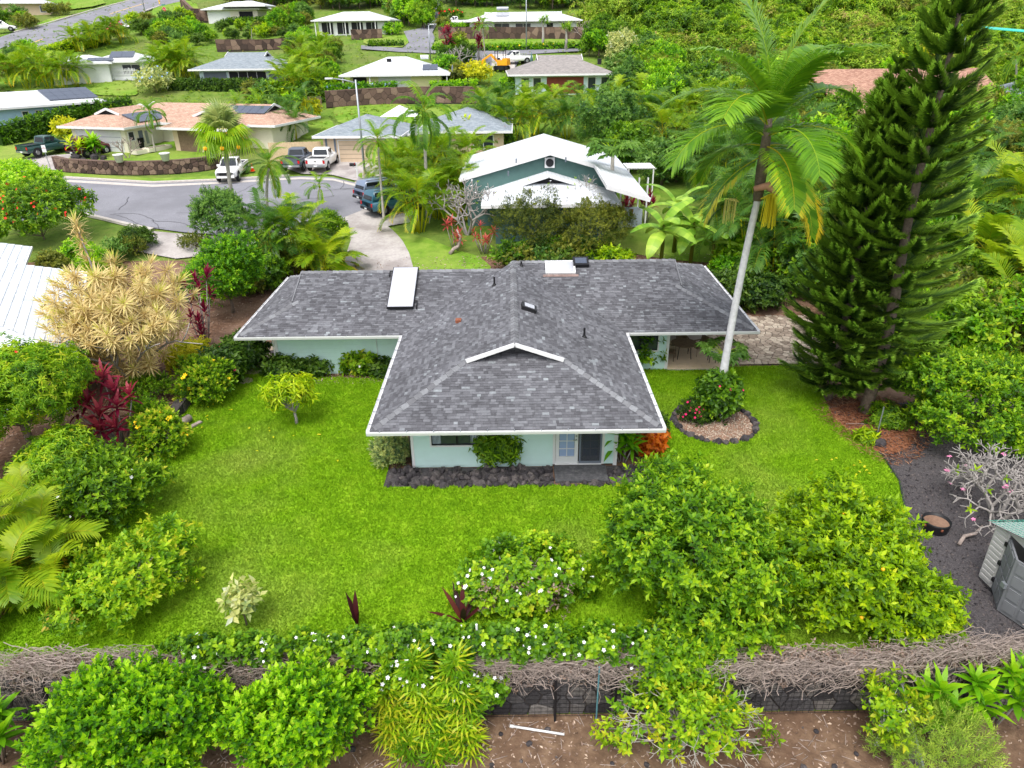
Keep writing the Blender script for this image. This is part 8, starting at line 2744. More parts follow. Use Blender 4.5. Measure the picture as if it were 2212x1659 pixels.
# filler shrubs: a few kinds copied over the slopes, each plant its own
def proto(name, label, cat, mat, kind, r, h, clumps, group, **kw):
 root, C = bush(name, label, cat, (0, -300, 0), r, r, h * .04, h, mat, kind, clumps, group=group, **kw)
 return root
PR = [proto('garden_shrub', 'x', 'shrub', m, 'far', 1.5, 2.2, 34, 'g', tone=t, lobes=5) for m, t in (('lf_mid', .4), ('lf_dark', .45), ('lf_bright', .38), ('lf_olive', .4), ('lf_lime', .35), ('lf_blue', .4))]
PT = [proto('garden_tree', 'x', 'tree', m, 'far', 2.6, 4.6, 85, 'g', tone=t, lobes=8, trunk=(1.2, .14)) for m, t in (('lf_mid', .4), ('lf_bright', .36), ('lf_olive', .42), ('lf_blue', .42))]
FILL = [
 ((440, 660, 64, 90), 16, PR, .5, .9, 'garden shrub on the terraces behind the grey hip roof', 'shrubs behind the grey hip roof'),
 ((335, 440, 66, 104), 16, PR, .7, 1.1, 'bushy garden tree between the upper road and the areca palms', 'trees by the upper road'),
 ((290, 420, 50, 75), 12, PR, .8, 1.2, 'shrub beside the purple bougainvillea on the upper road bank', 'shrubs on the upper road bank'),
 ((628, 728, 110, 190), 18, PT, .5, .75, 'leafy tree on the slope right of the grey hip roof', 'trees right of the grey hip roof'),
 ((625, 725, 188, 225), 10, PR, .8, 1.2, 'shrub at the left end of the long rock wall', 'shrubs left of the rock wall'),
 ((550, 680, 198, 262), 16, PR, .7, 1.2, 'garden shrub behind the tan roofed house', 'shrubs behind the tan house'),
 ((600, 668, 40, 70), 12, PT, .5, .8, 'tall bushy tree left of the porch house', 'trees left of the porch house'),
 ((850, 930, 14, 62), 20, PT, .7, 1.1, 'leafy tree along the left of the steep hill drive', 'trees left of the hill drive'),
 ((690, 860, 2, 20), 18, PT, .8, 1.1, 'leafy tree behind the porch house', 'trees behind the porch house'),
 ((955, 1260, 0, 18), 28, PT, .8, 1.2, 'leafy tree behind the uppermost white house', 'trees behind the uppermost house'),
 ((560, 690, 0, 12), 10, PT, .8, 1.1, 'leafy tree behind the white garage house', 'trees behind the garage house'),
 ((955, 1010, 112, 180), 10, PR, .8, 1.2, 'shrub between the whitish hip roof and the excavator', 'shrubs by the excavator'),
 ((1268, 1340, 60, 125), 12, PT, .6, .9, 'leafy tree at the right end of the terrace', 'trees right of the terrace'),
 ((1345, 1440, 120, 215), 24, PT, .7, 1.0, 'leafy tree on the slope right of the grey brown roof', 'trees right of the grey brown roof'),
 ((1430, 1790, 190, 270), 46, PT, .8, 1.2, 'leafy tree in the thicket behind the tall palm crown', 'trees behind the tall palm'),
 ((1560, 1800, 270, 420), 30, PT, .8, 1.2, 'leafy tree in the thicket left of the pines', 'trees left of the pines'),
 ((1980, 2260, 250, 480), 30, PT, .8, 1.2, 'leafy tree in the thicket behind the tall pine', 'trees behind the tall pine'),
 ((1700, 2000, 430, 640), 26, PT, .7, 1.0, 'leafy tree in the shade behind the pines', 'trees shaded by the pines'),
 ((1420, 1600, 300, 400), 14, PT, .6, .9, 'leafy tree right of the white gable house', 'trees right of the white gable house'),
 ((0, 110, 118, 170), 12, PR, .8, 1.2, 'shrub on the bank below the upper road at the left', 'shrubs below the upper road'),
 ((0, 60, 10, 60), 8, PR, .8, 1.2, 'shrub in the corner above the upper road', 'shrubs in the top left corner'),
 ((1090, 1330, 560, 600), 14, PR, .5, .8, 'low shrub behind the ridge of the house', 'shrubs behind the ridge'),
 ((420, 600, 590, 640), 12, PR, .6, .9, 'shrub behind the left wing of the house', 'shrubs behind the left wing'),
 ((1560, 1640, 560, 610), 6, PR, .6, 1.0, 'shrub behind the right wing of the house', 'shrubs behind the right wing'),
 ((60, 260, 560, 700), 10, PR, .5, .8, 'shrub between the white tiled roof and the dracaena', 'shrubs by the white tiled roof'),
 ((1960, 2260, 640, 800), 12, PT, .6, .8, 'leafy tree behind the citrus at the right edge', 'trees behind the right citrus'),
 ((840, 1010, 300, 400), 12, PR, .7, 1.0, 'shrub under the palms before the beige house', 'shrubs under the palms'),
 ((480, 720, 0, 8), 8, PT, .8, 1.1, 'leafy tree on the skyline slope at the top', 'trees on the top slope'),
]
for (x0, x1, y0, y1), n, kinds, s0, s1, lab, grp in FILL:
 for k in range(n):
  px = x0 + (x1 - x0) * ((k + .5) / n + random.uniform(-.5, .5) / n * 1.0)
  py = random.uniform(y0, y1)
  g = gl(px, py)
  if g[1] > 260:
   continue
  again(random.choice(kinds), g, random.uniform(0, 6.28), lab, random.uniform(s0, s1), grp)
PS = [proto('scrub_tree', 'x', 'tree', m, 'scrub', 3.0, h, c, 'g', tone=t, lobes=10, trunk=(.9, .14), spread=.72) for m, t, h, c in (('lf_scrub', .42, 3.6, 120), ('lf_scrub', .55, 3.0, 110), ('lf_mid', .36, 4.2, 130), ('lf_olive', .45, 3.2, 100))]
n = 0
while n < 215:
 px, py = random.uniform(1275, 2330), random.uniform(-5, 200) if random.random() < .7 else random.uniform(-5, 60)
 if px < 1345 and py > 70 or (1780 < px < 2040 and py > 150):
  continue
 g = gl(px, py)
 if g[1] > 280:
  continue
 again(random.choice(PS[:3] if random.random() < .8 else PS), g, random.uniform(0, 6.28), 'feathery scrub tree on the wild slope at the upper right', random.uniform(.6, 1.35) * (1 + max(0, g[1] - 120) * .004), 'scrub trees of the upper right slope')
 n += 1
tm_ = sprig(5, .45, .1, (25, 75), .05, np.random.default_rng(8), .2, .3)
P_ = np.array([(*q[:2], Z(*q[:2])) for q in (gl(random.uniform(-60, 1300), random.uniform(5, 300)) for _ in range(5200))])
V, F, T = scatter(tm_, P_, np.array((0, 0, 1)) + rng.normal(0, .25, P_.shape), rng.uniform(.35, 1.0, len(P_)), .5 + rng.normal(0, .2, len(P_)))
tag(link('rough_grass', mesh_np('rough_grass', V, F, T, M['lf_scrub'])), 'rough grass and weeds scattered over the slopes behind the street', 'weeds', kind='stuff')
for o in PR + PT + PS:
 for c in list(o.children):
  bpy.data.objects.remove(c)
 bpy.data.objects.remove(o)
# the wild scrub of the upper right slope reads as one mass
def scrub():
 tm = [sprig(6, .5, .2, (-20, 45), .12, np.random.default_rng(s), .3, .3) for s in (1, 2)]
 P, A, T = [], [], []
 r = np.random.default_rng(11)
 n = 0
 while n < 330:
  px, py = r.uniform(1230, 2330), r.uniform(-40, 205)
  if py > 70 + (px - 1230) * .35 and py > 150:
   pass
  if px < 1330 and py > 70:
   continue
  x, y, z = G(px, py)
  if y > 330:
   continue
  R_, H_ = r.uniform(1.4, 3.8), r.uniform(1.6, 4.6)
  m = int(24 * R_ * (1 if y < 160 else .7))
  d = r.normal(size=(m, 3))
  d /= np.linalg.norm(d, axis=1, keepdims=True)
  d[:, 2] = np.abs(d[:, 2])
  P.append(np.array((x, y, z)) + d * (R_, R_, H_) * r.uniform(.75, 1.05, (m, 1)))
  A.append(d + (0, 0, .5) + r.normal(0, .3, (m, 3)))
  T.append(np.full(m, .44 + r.normal(0, .16)) + r.normal(0, .09, m))
  n += 1
 P, A, T = np.concatenate(P), np.concatenate(A), np.concatenate(T)
 q = r.integers(0, 2, len(P))
 V, F, TT = merge([scatter(tm[s], P[q == s], A[q == s], r.uniform(.7, 1.3, (q == s).sum()), T[q == s]) for s in (0, 1)])
 tag(link('scrub_woodland', mesh_np('scrub_woodland', V, F, TT, M['lf_scrub'])), 'dense green scrub covering the hillside at the upper right', 'scrub', kind='stuff')
scrub()
# ------------------------------------------------------------------ vehicles and street furniture
def loft(mb, secs, tone=.5, cap=True):
 n = len(secs[0])
 b = len(mb.v)
 for s in secs:
  mb.v += [tuple(p) for p in s]
 for i in range(len(secs) - 1):
  for k in range(n):
   k2 = (k + 1) % n
   mb.f.append([b + i * n + k, b + i * n + k2, b + (i + 1) * n + k2, b + (i + 1) * n + k]); mb.t.append(tone)
 if cap:
  mb.f.append([b + k for k in range(n)]); mb.t.append(tone)
  mb.f.append([b + (len(secs) - 1) * n + k for k in reversed(range(n))]); mb.t.append(tone)
 return mb
def sect(x, w, z0, z1, r=.12):
 """rounded cross-section of a body at station x"""
 return [(x, -w * .92, z0), (x, -w, z0 + .12), (x, -w, z1 - r), (x, -w + r * .8, z1), (x, w - r * .8, z1), (x, w, z1 - r), (x, w, z0 + .12), (x, w * .92, z0)]
def paint(name, c):
 m, nt, p = new_mat(name)
 p.inputs['Base Color'].default_value = c
 p.inputs['Roughness'].default_value = .3
 p.inputs['Coat Weight'].default_value = .5
 return m
def wheel_parts(root, x, y, r=.38, w=.26):
 ty = link('wheel', mesh_from('wheel', MB().tube([(0, -w / 2, 0), (0, -w / 2 + .03, 0), (0, w / 2 - .03, 0), (0, w / 2, 0)], [r * .9, r, r, r * .9], 18), M['tyre'], True), root, (x, y, r))
 s = 1 if y > 0 else -1
 link('rim', mesh_from('rim', MB().tube([(0, s * (w / 2 - .02), 0), (0, s * (w / 2 + .012), 0)], [r * .6, r * .55], 14), M['chrome']), ty)
 return ty
def vehicle(name, label, loc, rz, kind, mat, cat, L=5.3, Wd=1.9, H=1.8, plate=True):
 root = thing(name, loc, label, cat, rz)
 hw = Wd / 2
 body = MB()
 gc = .38
 if kind == 'pickup':
  loft(body, [sect(-L / 2, hw * .96, gc + .1, 1.05), sect(-L / 2 + .08, hw, gc, 1.08), sect(-.2, hw, gc, 1.08), sect(.75, hw, gc, 1.1), sect(1.1, hw, gc, 1.12), sect(L / 2 - .5, hw * .97, gc, 1.05), sect(L / 2 - .08, hw * .9, gc + .05, .95), sect(L / 2, hw * .8, gc + .15, .85)])
  cab = [(-.65, .86, 1.05, 1.06), (-.5, .8, 1.05, H - .04), (.35, .78, 1.05, H), (1.25, .84, 1.05, 1.1)]
 else:
  loft(body, [sect(-L / 2, hw * .92, gc + .12, 1.0), sect(-L / 2 + .1, hw, gc, 1.05), sect(0, hw, gc, 1.05), sect(1.1, hw, gc, 1.06), sect(L / 2 - .45, hw * .96, gc, .98), sect(L / 2 - .06, hw * .88, gc + .05, .88), sect(L / 2, hw * .75, gc + .12, .75)])
  cab = [(-L / 2 + .08, .86, 1.0, 1.05), (-L / 2 + .35, .78, 1.0, H - .06), (.1, .77, 1.0, H), (1.25, .85, 1.0, 1.08)]
 lp(root, 'body', body, mat, True)
 cb = MB()
 secs = []
 for x, w, z0, z1 in cab:
  wt = w * (.86 if z1 > 1.3 else .98)
  secs.append([(x, -w * hw / .95, z0), (x, -wt * hw / .95, z1), (x, -wt * hw / .95 * .85, z1 + .02), (x, wt * hw / .95 * .85, z1 + .02), (x, wt * hw / .95, z1), (x, w * hw / .95, z0)])
 loft(cb, secs)
 c_ = lp(root, 'cabin', cb, mat, True)
 # glass
 def quad(nm, P):
  o = link(nm, mesh_from(nm, MB().add(P, [(0, 1, 2, 3), (3, 2, 1, 0)]), M['glass']), c_)
 (x0, w0, a0, b0), (x1, w1, a1, b1), (x2, w2, a2, b2), (x3, w3, a3, b3) = cab
 k = hw / .95
 quad('windscreen', [(x3 - .08, -w3 * k * .84, b3 + .09), (x3 - .08, w3 * k * .84, b3 + .09), (x2 + .09, w2 * k * .74, b2 - .05), (x2 + .09, -w2 * k * .74, b2 - .05)])
 quad('rear_window', [(x0 + .015, -w0 * k * .8, b0 + .08), (x0 + .015, w0 * k * .8, b0 + .08), (x1 - .04, w1 * k * .74, b1 - .08), (x1 - .04, -w1 * k * .74, b1 - .08)] if kind == 'pickup' else [(x0 + .02, -w0 * k * .8, b0 + .1), (x0 + .02, w0 * k * .8, b0 + .1), (x1 - .04, w1 * k * .72, b1 - .1), (x1 - .04, -w1 * k * .72, b1 - .1)])
 for s in (-1, 1):
  xa, xb = x1 + .05, x2 + .25
  m_ = (xa + xb) / 2
  for q0, q1 in (((xa, m_ - .04)), ((m_ + .04, xb))):
   yo = s * (w1 * k * .945 + .012)
   yi = s * (w1 * k * .87 + .012)
   quad('side_window', [(q0, yo, 1.12), (q1 + (.18 if q1 == xb else 0), yo, 1.12), (q1, yi, b2 - .1), (q0, yi, b2 - .1)])
 for s in (-1, 1):
  for x in (-L / 2 + .95, L / 2 - .95):
   wheel_parts(root, x, s * (hw - .1))
   lp(root, 'wheel_arch', MB().tube([(x, s * (hw - .2), .4), (x, s * (hw + .006), .4)], .47, 16), M['tyre'])
  lp(root, 'tail_lamp', MB().box(-L / 2 - .015, -L / 2 + .1, s * (hw - .16) - .08, s * (hw - .16) + .09, .72, .98), M['redlamp'])
  lp(root, 'headlamp', MB().box(L / 2 - .2, L / 2 - .02, s * (hw - .3) - .14, s * (hw - .3) + .14, .72, .86), M['clearlamp'])
  lp(root, 'mirror', MB().box(x2 + .35, x2 + .5, s * (hw + .02) - .1, s * (hw + .02) + .1, 1.1, 1.28), mat)
 lp(root, 'rear_bumper', MB().box(-L / 2 - .1, -L / 2 + .05, -hw * .9, hw * .9, .42, .6), M['chrome'] if kind == 'pickup' else M['black'])
 lp(root, 'front_bumper', MB().box(L / 2 - .1, L / 2 + .06, -hw * .8, hw * .8, .38, .56), mat)
 lp(root, 'grille', MB().box(L / 2 - .02, L / 2 + .03, -.5, .5, .6, .8), M['black'])
 lp(root, 'licence_plate', MB().box(-L / 2 - .115, -L / 2 - .101, -.16, .16, .46, .58), M['white'])
 if kind == 'pickup':
  lp(root, 'cargo_bed', MB().box(-L / 2 + .12, -.72, -hw + .14, hw - .14, 1.08, 1.092), M['black'])
  lp(root, 'bed_rim', MB().box(-L / 2 + .02, -.7, -hw + .02, -hw + .12, 1.08, 1.16).box(-L / 2 + .02, -.7, hw - .12, hw - .02, 1.08, 1.16).box(-L / 2 + .02, -L / 2 + .1, -hw + .12, hw - .12, 1.08, 1.16), mat)
  lp(root, 'tailgate', MB().box(-L / 2 - .02, -L / 2 + .01, -hw * .72, hw * .72, .68, 1.06), mat)
  lp(root, 'tailgate_handle', MB().box(-L / 2 - .035, -L / 2 - .021, -.1, .1, .88, .95), M['black'])
 else:
  for s in (-1, 1):
   lp(root, 'roof_rail', MB().box(x1 + .1, x2, s * .58 - .02, s * .58 + .02, H + .02, H + .07), M['chrome'])
 return root
def gz(px, py, dz=.06):
 g = G(px, py)
 return (g[0], g[1], g[2] + dz)
PW = paint('white_car_paint', (.8, .8, .8, 1))
vehicle('pickup_truck', 'dark green pickup truck parked on the driveway at the left', gz(105, 333), R(66), 'pickup', paint('dark_green_paint', lin(28, 66, 62)), 'pickup')
vehicle('off_road_car', 'maroon and black open jeep style car beside the garage of the tan house', gz(198, 336), R(68), 'suv', paint('maroon_paint', lin(96, 26, 36)), 'car', 4.2, 1.85, 1.85)
vehicle('pickup_truck', 'white pickup facing the viewer by the street wall', gz(505, 384), R(-84), 'pickup', PW, 'pickup')
vehicle('pickup_truck', 'dark grey pickup beside the white pickup before the beige garage', gz(648, 362), R(88), 'pickup', paint('grey_paint', lin(84, 92, 104)), 'pickup')
vehicle('pickup_truck', 'white pickup with its tail to the street before the beige garage', gz(700, 362), R(88), 'pickup', PW, 'pickup')
vehicle('parked_car', 'grey blue estate car at the round end of the street', gz(834, 432), R(40), 'suv', paint('grey_blue_paint', lin(112, 126, 150)), 'car', 4.9, 1.9, 1.75)
vehicle('parked_car', 'teal pickup half hidden by areca palms beside the driveway', gz(856, 456), R(38), 'suv', paint('teal_paint', lin(40, 92, 112)), 'car', 5.0, 1.95, 1.8)
vehicle('parked_van', 'white van parked at the left border by the upper road', gz(8, 68), R(24), 'suv', PW, 'van', 4.8, 1.9, 1.9)
vehicle('pickup_truck', 'small white pickup behind the hedge near the uppermost house', gz(984, 58), R(180), 'pickup', PW, 'pickup')
vehicle('work_truck', 'white truck behind the orange excavator', gz(1112, 138), R(200), 'pickup', PW, 'pickup')
# excavator
ex = thing('excavator', gz(1084, 152), 'small orange excavator beside the grey brown roof', 'excavator', R(160))
for s in (-1, 1):
 lp(ex, 'track', MB().tube([(-.8, s * .55 - .2, .3), (-.8, s * .55 + .2, .3)], .3, 12).tube([(.8, s * .55 - .2, .3), (.8, s * .55 + .2, .3)], .3, 12).box(-.8, .8, s * .55 - .2, s * .55 + .2, .02, .59), M['black'])
lp(ex, 'body', MB().box(-1.1, .5, -.7, .7, .65, 1.35).box(-1.1, -.3, -.65, .65, 1.35, 1.6), M['orange_machine'])
lp(ex, 'canopy', MB().box(-.5, .9, -.6, .6, 2.55, 2.65), M['black'])
for x in (-.45, .85):
 for y in (-.55, .55):
  lp(ex, 'canopy_post', MB().box(x - .04, x + .04, y - .04, y + .04, 1.35, 2.55), M['black'])
lp(ex, 'boom', MB().beam((.5, 0, 1.0), (1.7, 0, 2.1), .25, .3).beam((1.7, 0, 2.1), (2.9, 0, 1.4), .2, .25), M['orange_machine'])
lp(ex, 'bucket', MB().beam((2.85, 0, 1.4), (3.1, 0, .6), .5, .45), M['orange_machine'])
street('white_pad', ((1062, 118), (1112, 117), (1112, 150), (1062, 152)), 'kerb', .06, 2)
# street lamps
def lamp(label, px, py, h, arm, base=True):
 g = G(px, py)
 root = thing('street_lamp', g, label, 'street lamp')
 lp(root, 'pole', MB().tube([(0, 0, .0), (0, 0, h)], [.11, .07], 10), M['steel'], True)
 if base:
  lp(root, 'footing', MB().prism([(-.3, -.3), (.3, -.3), (.3, .3), (-.3, .3)], -.2, .12).add([(-.26, -.26, .12), (.26, -.26, .12), (.26, .26, .12), (-.26, .26, .12), (-.18, -.18, .85), (.18, -.18, .85), (.18, .18, .85), (-.18, .18, .85)], [(4, 5, 6, 7), (0, 1, 5, 4), (1, 2, 6, 5), (2, 3, 7, 6), (3, 0, 4, 7)]), M['kerb'])
 lp(root, 'arm', MB().tube([(0, 0, h - .25), (arm * .5, 0, h), (arm, 0, h + .12)], [.06, .05, .045], 8), M['steel'], True)
 lp(root, 'lamp_head', MB().box(arm - .55 if arm < 0 else arm - .1, arm + .1 if arm < 0 else arm + .55, -.12, .12, h + .06, h + .18), M['white'])
g = G(790, 392)
lamp('white street lamp at the round end of the cul-de-sac', 790, 392, at_y(772, 172, g[1])[1] - g[2], -2.0)
lamp('tall white street lamp on the upper lane', 1137, 108, 9.5, -2.0, False)
lamp('white street lamp at the corner of the upper road', 318, 48, 9.0, -2.0, False)
lamp('thin pole beside the hill drive', 930, 130, 5.0, .3, False)
# signs with lettering
def lettering(root, s, size, loc, rot, mat, name='lettering'):
 cu = bpy.data.curves.new(name, 'FONT')
 cu.body = s
 cu.size = size
 cu.align_x = 'CENTER'
 cu.align_y = 'CENTER'
 t = bpy.data.objects.new(name, cu)
 COL.objects.link(t)
 bpy.context.view_layer.update()
 me = bpy.data.meshes.new_from_object(t)
 bpy.data.objects.remove(t)
 me.materials.append(mat)
 return link(name, me, root, loc, rot)
g = gz(361, 50)
ss = thing('stop_sign', g, 'red octagonal stop sign at the corner of the upper road', 'sign')
lp(ss, 'post', MB().tube([(0, 0, 0), (0, 0, 3.2)], .04, 6), M['steel'])
oc = [(.42 * math.cos(math.pi / 8 + k * math.pi / 4), .42 * math.sin(math.pi / 8 + k * math.pi / 4)) for k in range(8)]
lp(ss, 'border', MB().add([(x, -.06, 2.5 + z) for x, z in oc] + [(x, -.045, 2.5 + z) for x, z in oc], [tuple(range(8)), tuple(range(15, 7, -1))] + [(k, 8 + k, 8 + (k + 1) % 8, (k + 1) % 8) for k in range(8)]), M['white'])
lp(ss, 'plate', MB().add([(x * .93, -.064, 2.5 + z * .93) for x, z in oc], [tuple(range(8))]), M['redlamp'])
lettering(ss, 'STOP', .27, (0, -.068, 2.5), (math.pi / 2, 0, 0), M['white'])
lp(ss, 'street_name_plate', MB().box(-.4, .4, -.02, .02, 3.2, 3.4), plain('green_sign', lin(40, 140, 110), .6))
g = gz(112, 374)
ns = thing('parking_sign', g, 'small white street sign with red lettering at the driveway corner', 'sign', R(6))
lp(ns, 'post', MB().tube([(0, 0, 0), (-.08, 0, 2.5)], .03, 6), M['steel'])
lp(ns, 'plate', MB().box(-.24, .12, -.06, -.035, 1.85, 2.5), M['white'])
lettering(ns, 'NO\nPARKING', .085, (-.06, -.064, 2.25), (math.pi / 2, 0, 0), M['redlamp'])
g = gz(345, 9)
hy = thing('fire_hydrant', g, 'yellow fire hydrant beside the upper road', 'hydrant')
lp(hy, 'barrel', MB().lathe([(.2, 0), (.2, .08), (.14, .1), (.14, .6), (.17, .62), (.15, .75), (.05, .85)], 12), M['yellowline'], True)
lp(hy, 'outlet', MB().tube([(-.24, 0, .5), (.24, 0, .5)], .06, 8), M['yellowline'])
# planters on the street wall
for px, py, lab in ((257, 343, 'white planter pot at the left of the street wall'), (357, 340, 'white planter pot in the middle of the street wall'), (458, 333, 'white planter pot at the right of the street wall')):
 g = G(px, py + 8, 1.2)
 root = thing('planter', (g[0], g[1] + .15, g[2]), lab, 'planter')
 lp(root, 'pot', MB().lathe([(.3, 0), (.42, .62), (.47, .62), (.47, .72), (.4, .72), (.38, .55)], 16), M['white'], True)
 lp(root, 'soil', MB().lathe([(.37, .6), (.37, .66)], 14), M['soil'])
# mailbox, cone, bins, boxes
g = gz(773, 386)
mbx = thing('mailbox', g, 'black mailbox on a white post by the street lamp', 'mailbox')
lp(mbx, 'post', MB().box(-.05, .05, -.05, .05, 0, 1.35).beam((-.02, 0, .7), (-.35, 0, 1.05), .06, .06), M['white'])
lp(mbx, 'box', MB().tube([(-.6, 0, 1.2), (-.05, 0, 1.2)], .13, 12).box(-.6, -.05, -.12, .12, 1.06, 1.2), M['black'])
lp(mbx, 'flag', MB().box(-.15, -.12, -.16, -.14, 1.2, 1.4), M['redlamp'])
cn = thing('traffic_cone', gz(546, 371), 'orange traffic cone right of the white pickup facing the viewer', 'cone')
lp(cn, 'base', MB().box(-.2, .2, -.2, .2, 0, .04), M['orange'])
lp(cn, 'cone', MB().lathe([(.16, .04), (.1, .38), (.03, .72)], 14), M['orange'], True)
lp(cn, 'band', MB().lathe([(.125, .3), (.095, .42)], 14), M['white'])
cols = {'card': plain('cardboard', lin(182, 134, 98), .85), 'blue': plain('blue_tub', lin(70, 130, 200), .5), 'yel': M['petal_yellow'], 'wht': M['white'], 'blk': M['black']}
def crate(label, px, c, lidc, w=.75, h=.5, z=0.0):
 g = G(px, 346)
 root = thing('storage_box', (g[0], g[1] + .3, g[2] + .05 + z), label, 'box')
 lp(root, 'tub', MB().box(-w / 2, w / 2, -.25, .25, 0, h), cols[c])
 lp(root, 'lid', MB().box(-w / 2 - .02, w / 2 + .02, -.27, .27, h + .001, h + .07), cols[lidc])
crate('brown cardboard box at the left of the row before the garage door', 740, 'card', 'card', .8, .75)
crate('blue storage tub second from the left before the garage door', 755, 'blue', 'blue', .85, .6)
crate('cardboard box with white lid in the middle before the garage door', 772, 'card', 'wht', 1.0, .45)
crate('blue tub stacked on the box with the white lid', 776, 'blue', 'blue', .7, .4, .53)
crate('lower black tub with yellow lid before the garage door', 790, 'blk', 'yel', .9, .45)
crate('upper black tub with yellow lid before the garage door', 790, 'blk', 'yel', .9, .42, .53)
crate('cardboard box with pale lid at the right of the row', 806, 'card', 'wht', .7, .6)
# fence of vertical tan boards left of the garage, corrugated fence, hot tub, umbrella, tent
a, b = Vector(G(586, 348)[:2]), Vector(G(702, 344)[:2])
d = b - a
wf = thing('board_fence', (a.x, a.y, Z(*a)), 'tan vertical board fence left of the beige garage', 'fence', math.atan2(d.y, d.x))
me = mesh_from('board', MB().box(-.075, .075, -.012, .012, 0, 1.75), M['fence_wood'])
for k in range(int(d.length / .16)):
 link('board', me, wf, (k * .16, 0, random.uniform(-.02, .02)))
lp(wf, 'rail', MB().box(0, d.length, .014, .06, 1.3, 1.4), M['fence_wood'])
a, b = Vector(G(600, 238)[:2]), Vector(G(698, 232)[:2])
d = b - a
wf = thing('board_fence', (a.x, a.y, Z(*a)), 'weathered grey board fence at the left end of the long rock wall', 'fence', math.atan2(d.y, d.x))
me = mesh_from('board', MB().box(-.075, .075, -.012, .012, 0, 1.5), M['wood'])
for k in range(int(d.length / .16)):
 link('board', me, wf, (k * .16, 0, random.uniform(-.04, .04)))
lp(wf, 'rail', MB().box(0, d.length, .014, .06, 1.1, 1.2), M['wood'])
ht = thing('hot_tub', gz(597, 266), 'orange brown hot tub with white cover on the slope behind the tan house', 'hot tub')
lp(ht, 'cabinet', MB().box(-1.0, 1.0, -1.0, 1.0, 0, .8), plain('tub_wood', lin(200, 116, 58), .6, var=.15))
lp(ht, 'cover', MB().box(-1.05, 1.05, -1.05, 1.05, .801, .93), M['white'])
um = thing('closed_parasol', gz(979, 184), 'closed grey parasol right of the whitish hip roof', 'parasol')
lp(um, 'pole', MB().tube([(0, 0, 0), (0, 0, 2.6)], .03, 6), M['steel'])
lp(um, 'canopy', MB().lathe([(.05, .8), (.28, .9), (.2, 1.6), (.08, 2.4), (.02, 2.6)], 10), M['grayshade'], True)
um = thing('closed_parasol', gz(1148, 150), 'dark folded parasol behind the grey brown roof', 'parasol')
lp(um, 'pole', MB().tube([(0, 0, 0), (0, 0, 2.4)], .03, 6), M['steel'])
lp(um, 'canopy', MB().lathe([(.05, .8), (.26, .9), (.18, 1.5), (.02, 2.4)], 10), M['darkgreenwall'], True)
tn = thing('white_tent', gz(868, 300), 'white canopy tent between the two grey roofs', 'tent')
lp(tn, 'canopy', MB().add([(-1.9, -1.9, 2.4), (1.9, -1.9, 2.4), (1.9, 1.9, 2.4), (-1.9, 1.9, 2.4), (0, 0, 3.4)], [(0, 1, 4), (1, 2, 4), (2, 3, 4), (3, 0, 4), (3, 2, 1, 0)]), M['white'])
for x in (-1.8, 1.8):
 for y in (-1.8, 1.8):
  lp(tn, 'leg', MB().box(x - .03, x + .03, y - .03, y + .03, 0, 2.4), M['white'])
# bin, hose and raised beds by the tan house
g = gz(305, 322)
bn = thing('wheeled_bin', g, 'dark grey bin against the cream wall of the tan house', 'bin', R(60))
lp(bn, 'body', MB().add([(-.25, -.25, .05), (.25, -.25, .05), (.25, .25, .05), (-.25, .25, .05), (-.32, -.32, 1.0), (.32, -.32, 1.0), (.32, .32, 1.0), (-.32, .32, 1.0)], [(3, 2, 1, 0), (4, 5, 6, 7), (0, 1, 5, 4), (1, 2, 6, 5), (2, 3, 7, 6), (3, 0, 4, 7)]), M['black'])
lp(bn, 'lid', MB().box(-.34, .34, -.36, .34, 1.001, 1.07), M['black'])
hz = thing('garden_hose', gz(287, 326), 'coiled dark green hose hanging at the corner of the tan house', 'hose', R(60))
lp(hz, 'coil', MB().tube([(.35 * math.cos(a), -.08 - .004 * i, .75 + .5 * math.sin(a)) for i, a in enumerate(np.linspace(0, 18.8, 48))], .035, 5), M['darkgreenwall'], True)
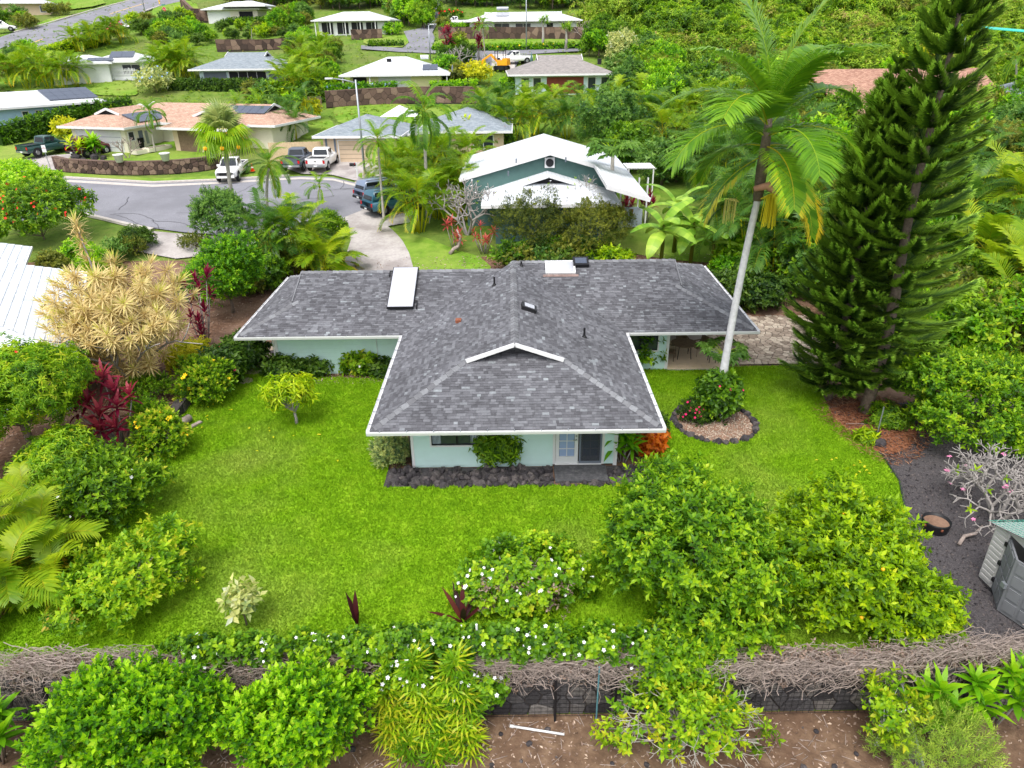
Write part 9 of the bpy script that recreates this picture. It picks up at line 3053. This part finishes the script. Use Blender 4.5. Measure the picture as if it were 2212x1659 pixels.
for px, py, lab in ((316, 331, 'pale stone raised bed at the front of the tan house'), (342, 326, 'second pale stone raised bed by the tan house wall')):
 rb_ = thing('raised_bed', gz(px, py), lab, 'planter', R(62))
 lp(rb_, 'edge_blocks', MB().box(-1.4, 1.4, -.5, -.35, 0, .4).box(-1.4, 1.4, .35, .5, 0, .4).box(-1.4, -1.25, -.35, .35, 0, .4).box(1.25, 1.4, -.35, .35, 0, .4), M['cream'])
 lp(rb_, 'soil', MB().box(-1.25, 1.25, -.35, .35, 0, .34), M['soil'])
for px, py, s, lab in ((166, 350, .8, 'jagged lava boulder at the driveway corner'), (180, 352, .55, 'smaller lava boulder in front of the yellow leaved plant'), (206, 346, .7, 'lava boulder under the second yellow green plant'), (224, 346, .5, 'flat lava boulder right of the jeep plants')):
 g = gz(px, py)
 tag(link('lava_boulder', ROCKS[int(s * 10) % 8], None, (g[0], g[1], g[2] + s * .3), (0, 0, s * 9), (s * .7, s * .7, s)), lab, 'boulder')
# teal tarp and green screen fence
a, b = Vector(G(1300, 196)[:2]), Vector(G(1370, 192)[:2])
d = b - a
sf = thing('screen_fence', (a.x, a.y, Z(*a)), 'dark green screen fence right of the red brown screen', 'fence', math.atan2(d.y, d.x))
lp(sf, 'screen', MB().box(0, d.length, -.02, .02, 0, 1.6), plain('green_screen', lin(46, 110, 104), .8))
for k in range(5):
 lp(sf, 'post', MB().tube([(d.length * k / 4, .05, -.1), (d.length * k / 4, .05, 1.7)], .03, 6), M['steel'])
tp = thing('teal_tarp', (60, 92, Z(60, 92) + 7.2), 'teal tarpaulin roof behind the tall pine at the upper right', 'tarp', R(-14))
lp(tp, 'sheet', MB().add([(-6, 0, 1.8), (7, 0, .6), (7, 4, .9), (-6, 4, 2.1), (-6, 0, 1.72), (7, 0, .52), (7, 4, .82), (-6, 4, 2.02)], [(0, 1, 2, 3), (7, 6, 5, 4), (0, 4, 5, 1), (1, 5, 6, 2), (2, 6, 7, 3), (3, 7, 4, 0)]), plain('teal_tarp', lin(60, 190, 170), .6))
for x in (-5.8, 6.8):
 for y in (.2, 3.8):
  lp(tp, 'pole', MB().tube([(x, y, -7.2), (x, y, 1.0 if x > 0 else 1.9)], .05, 6), M['steel'])
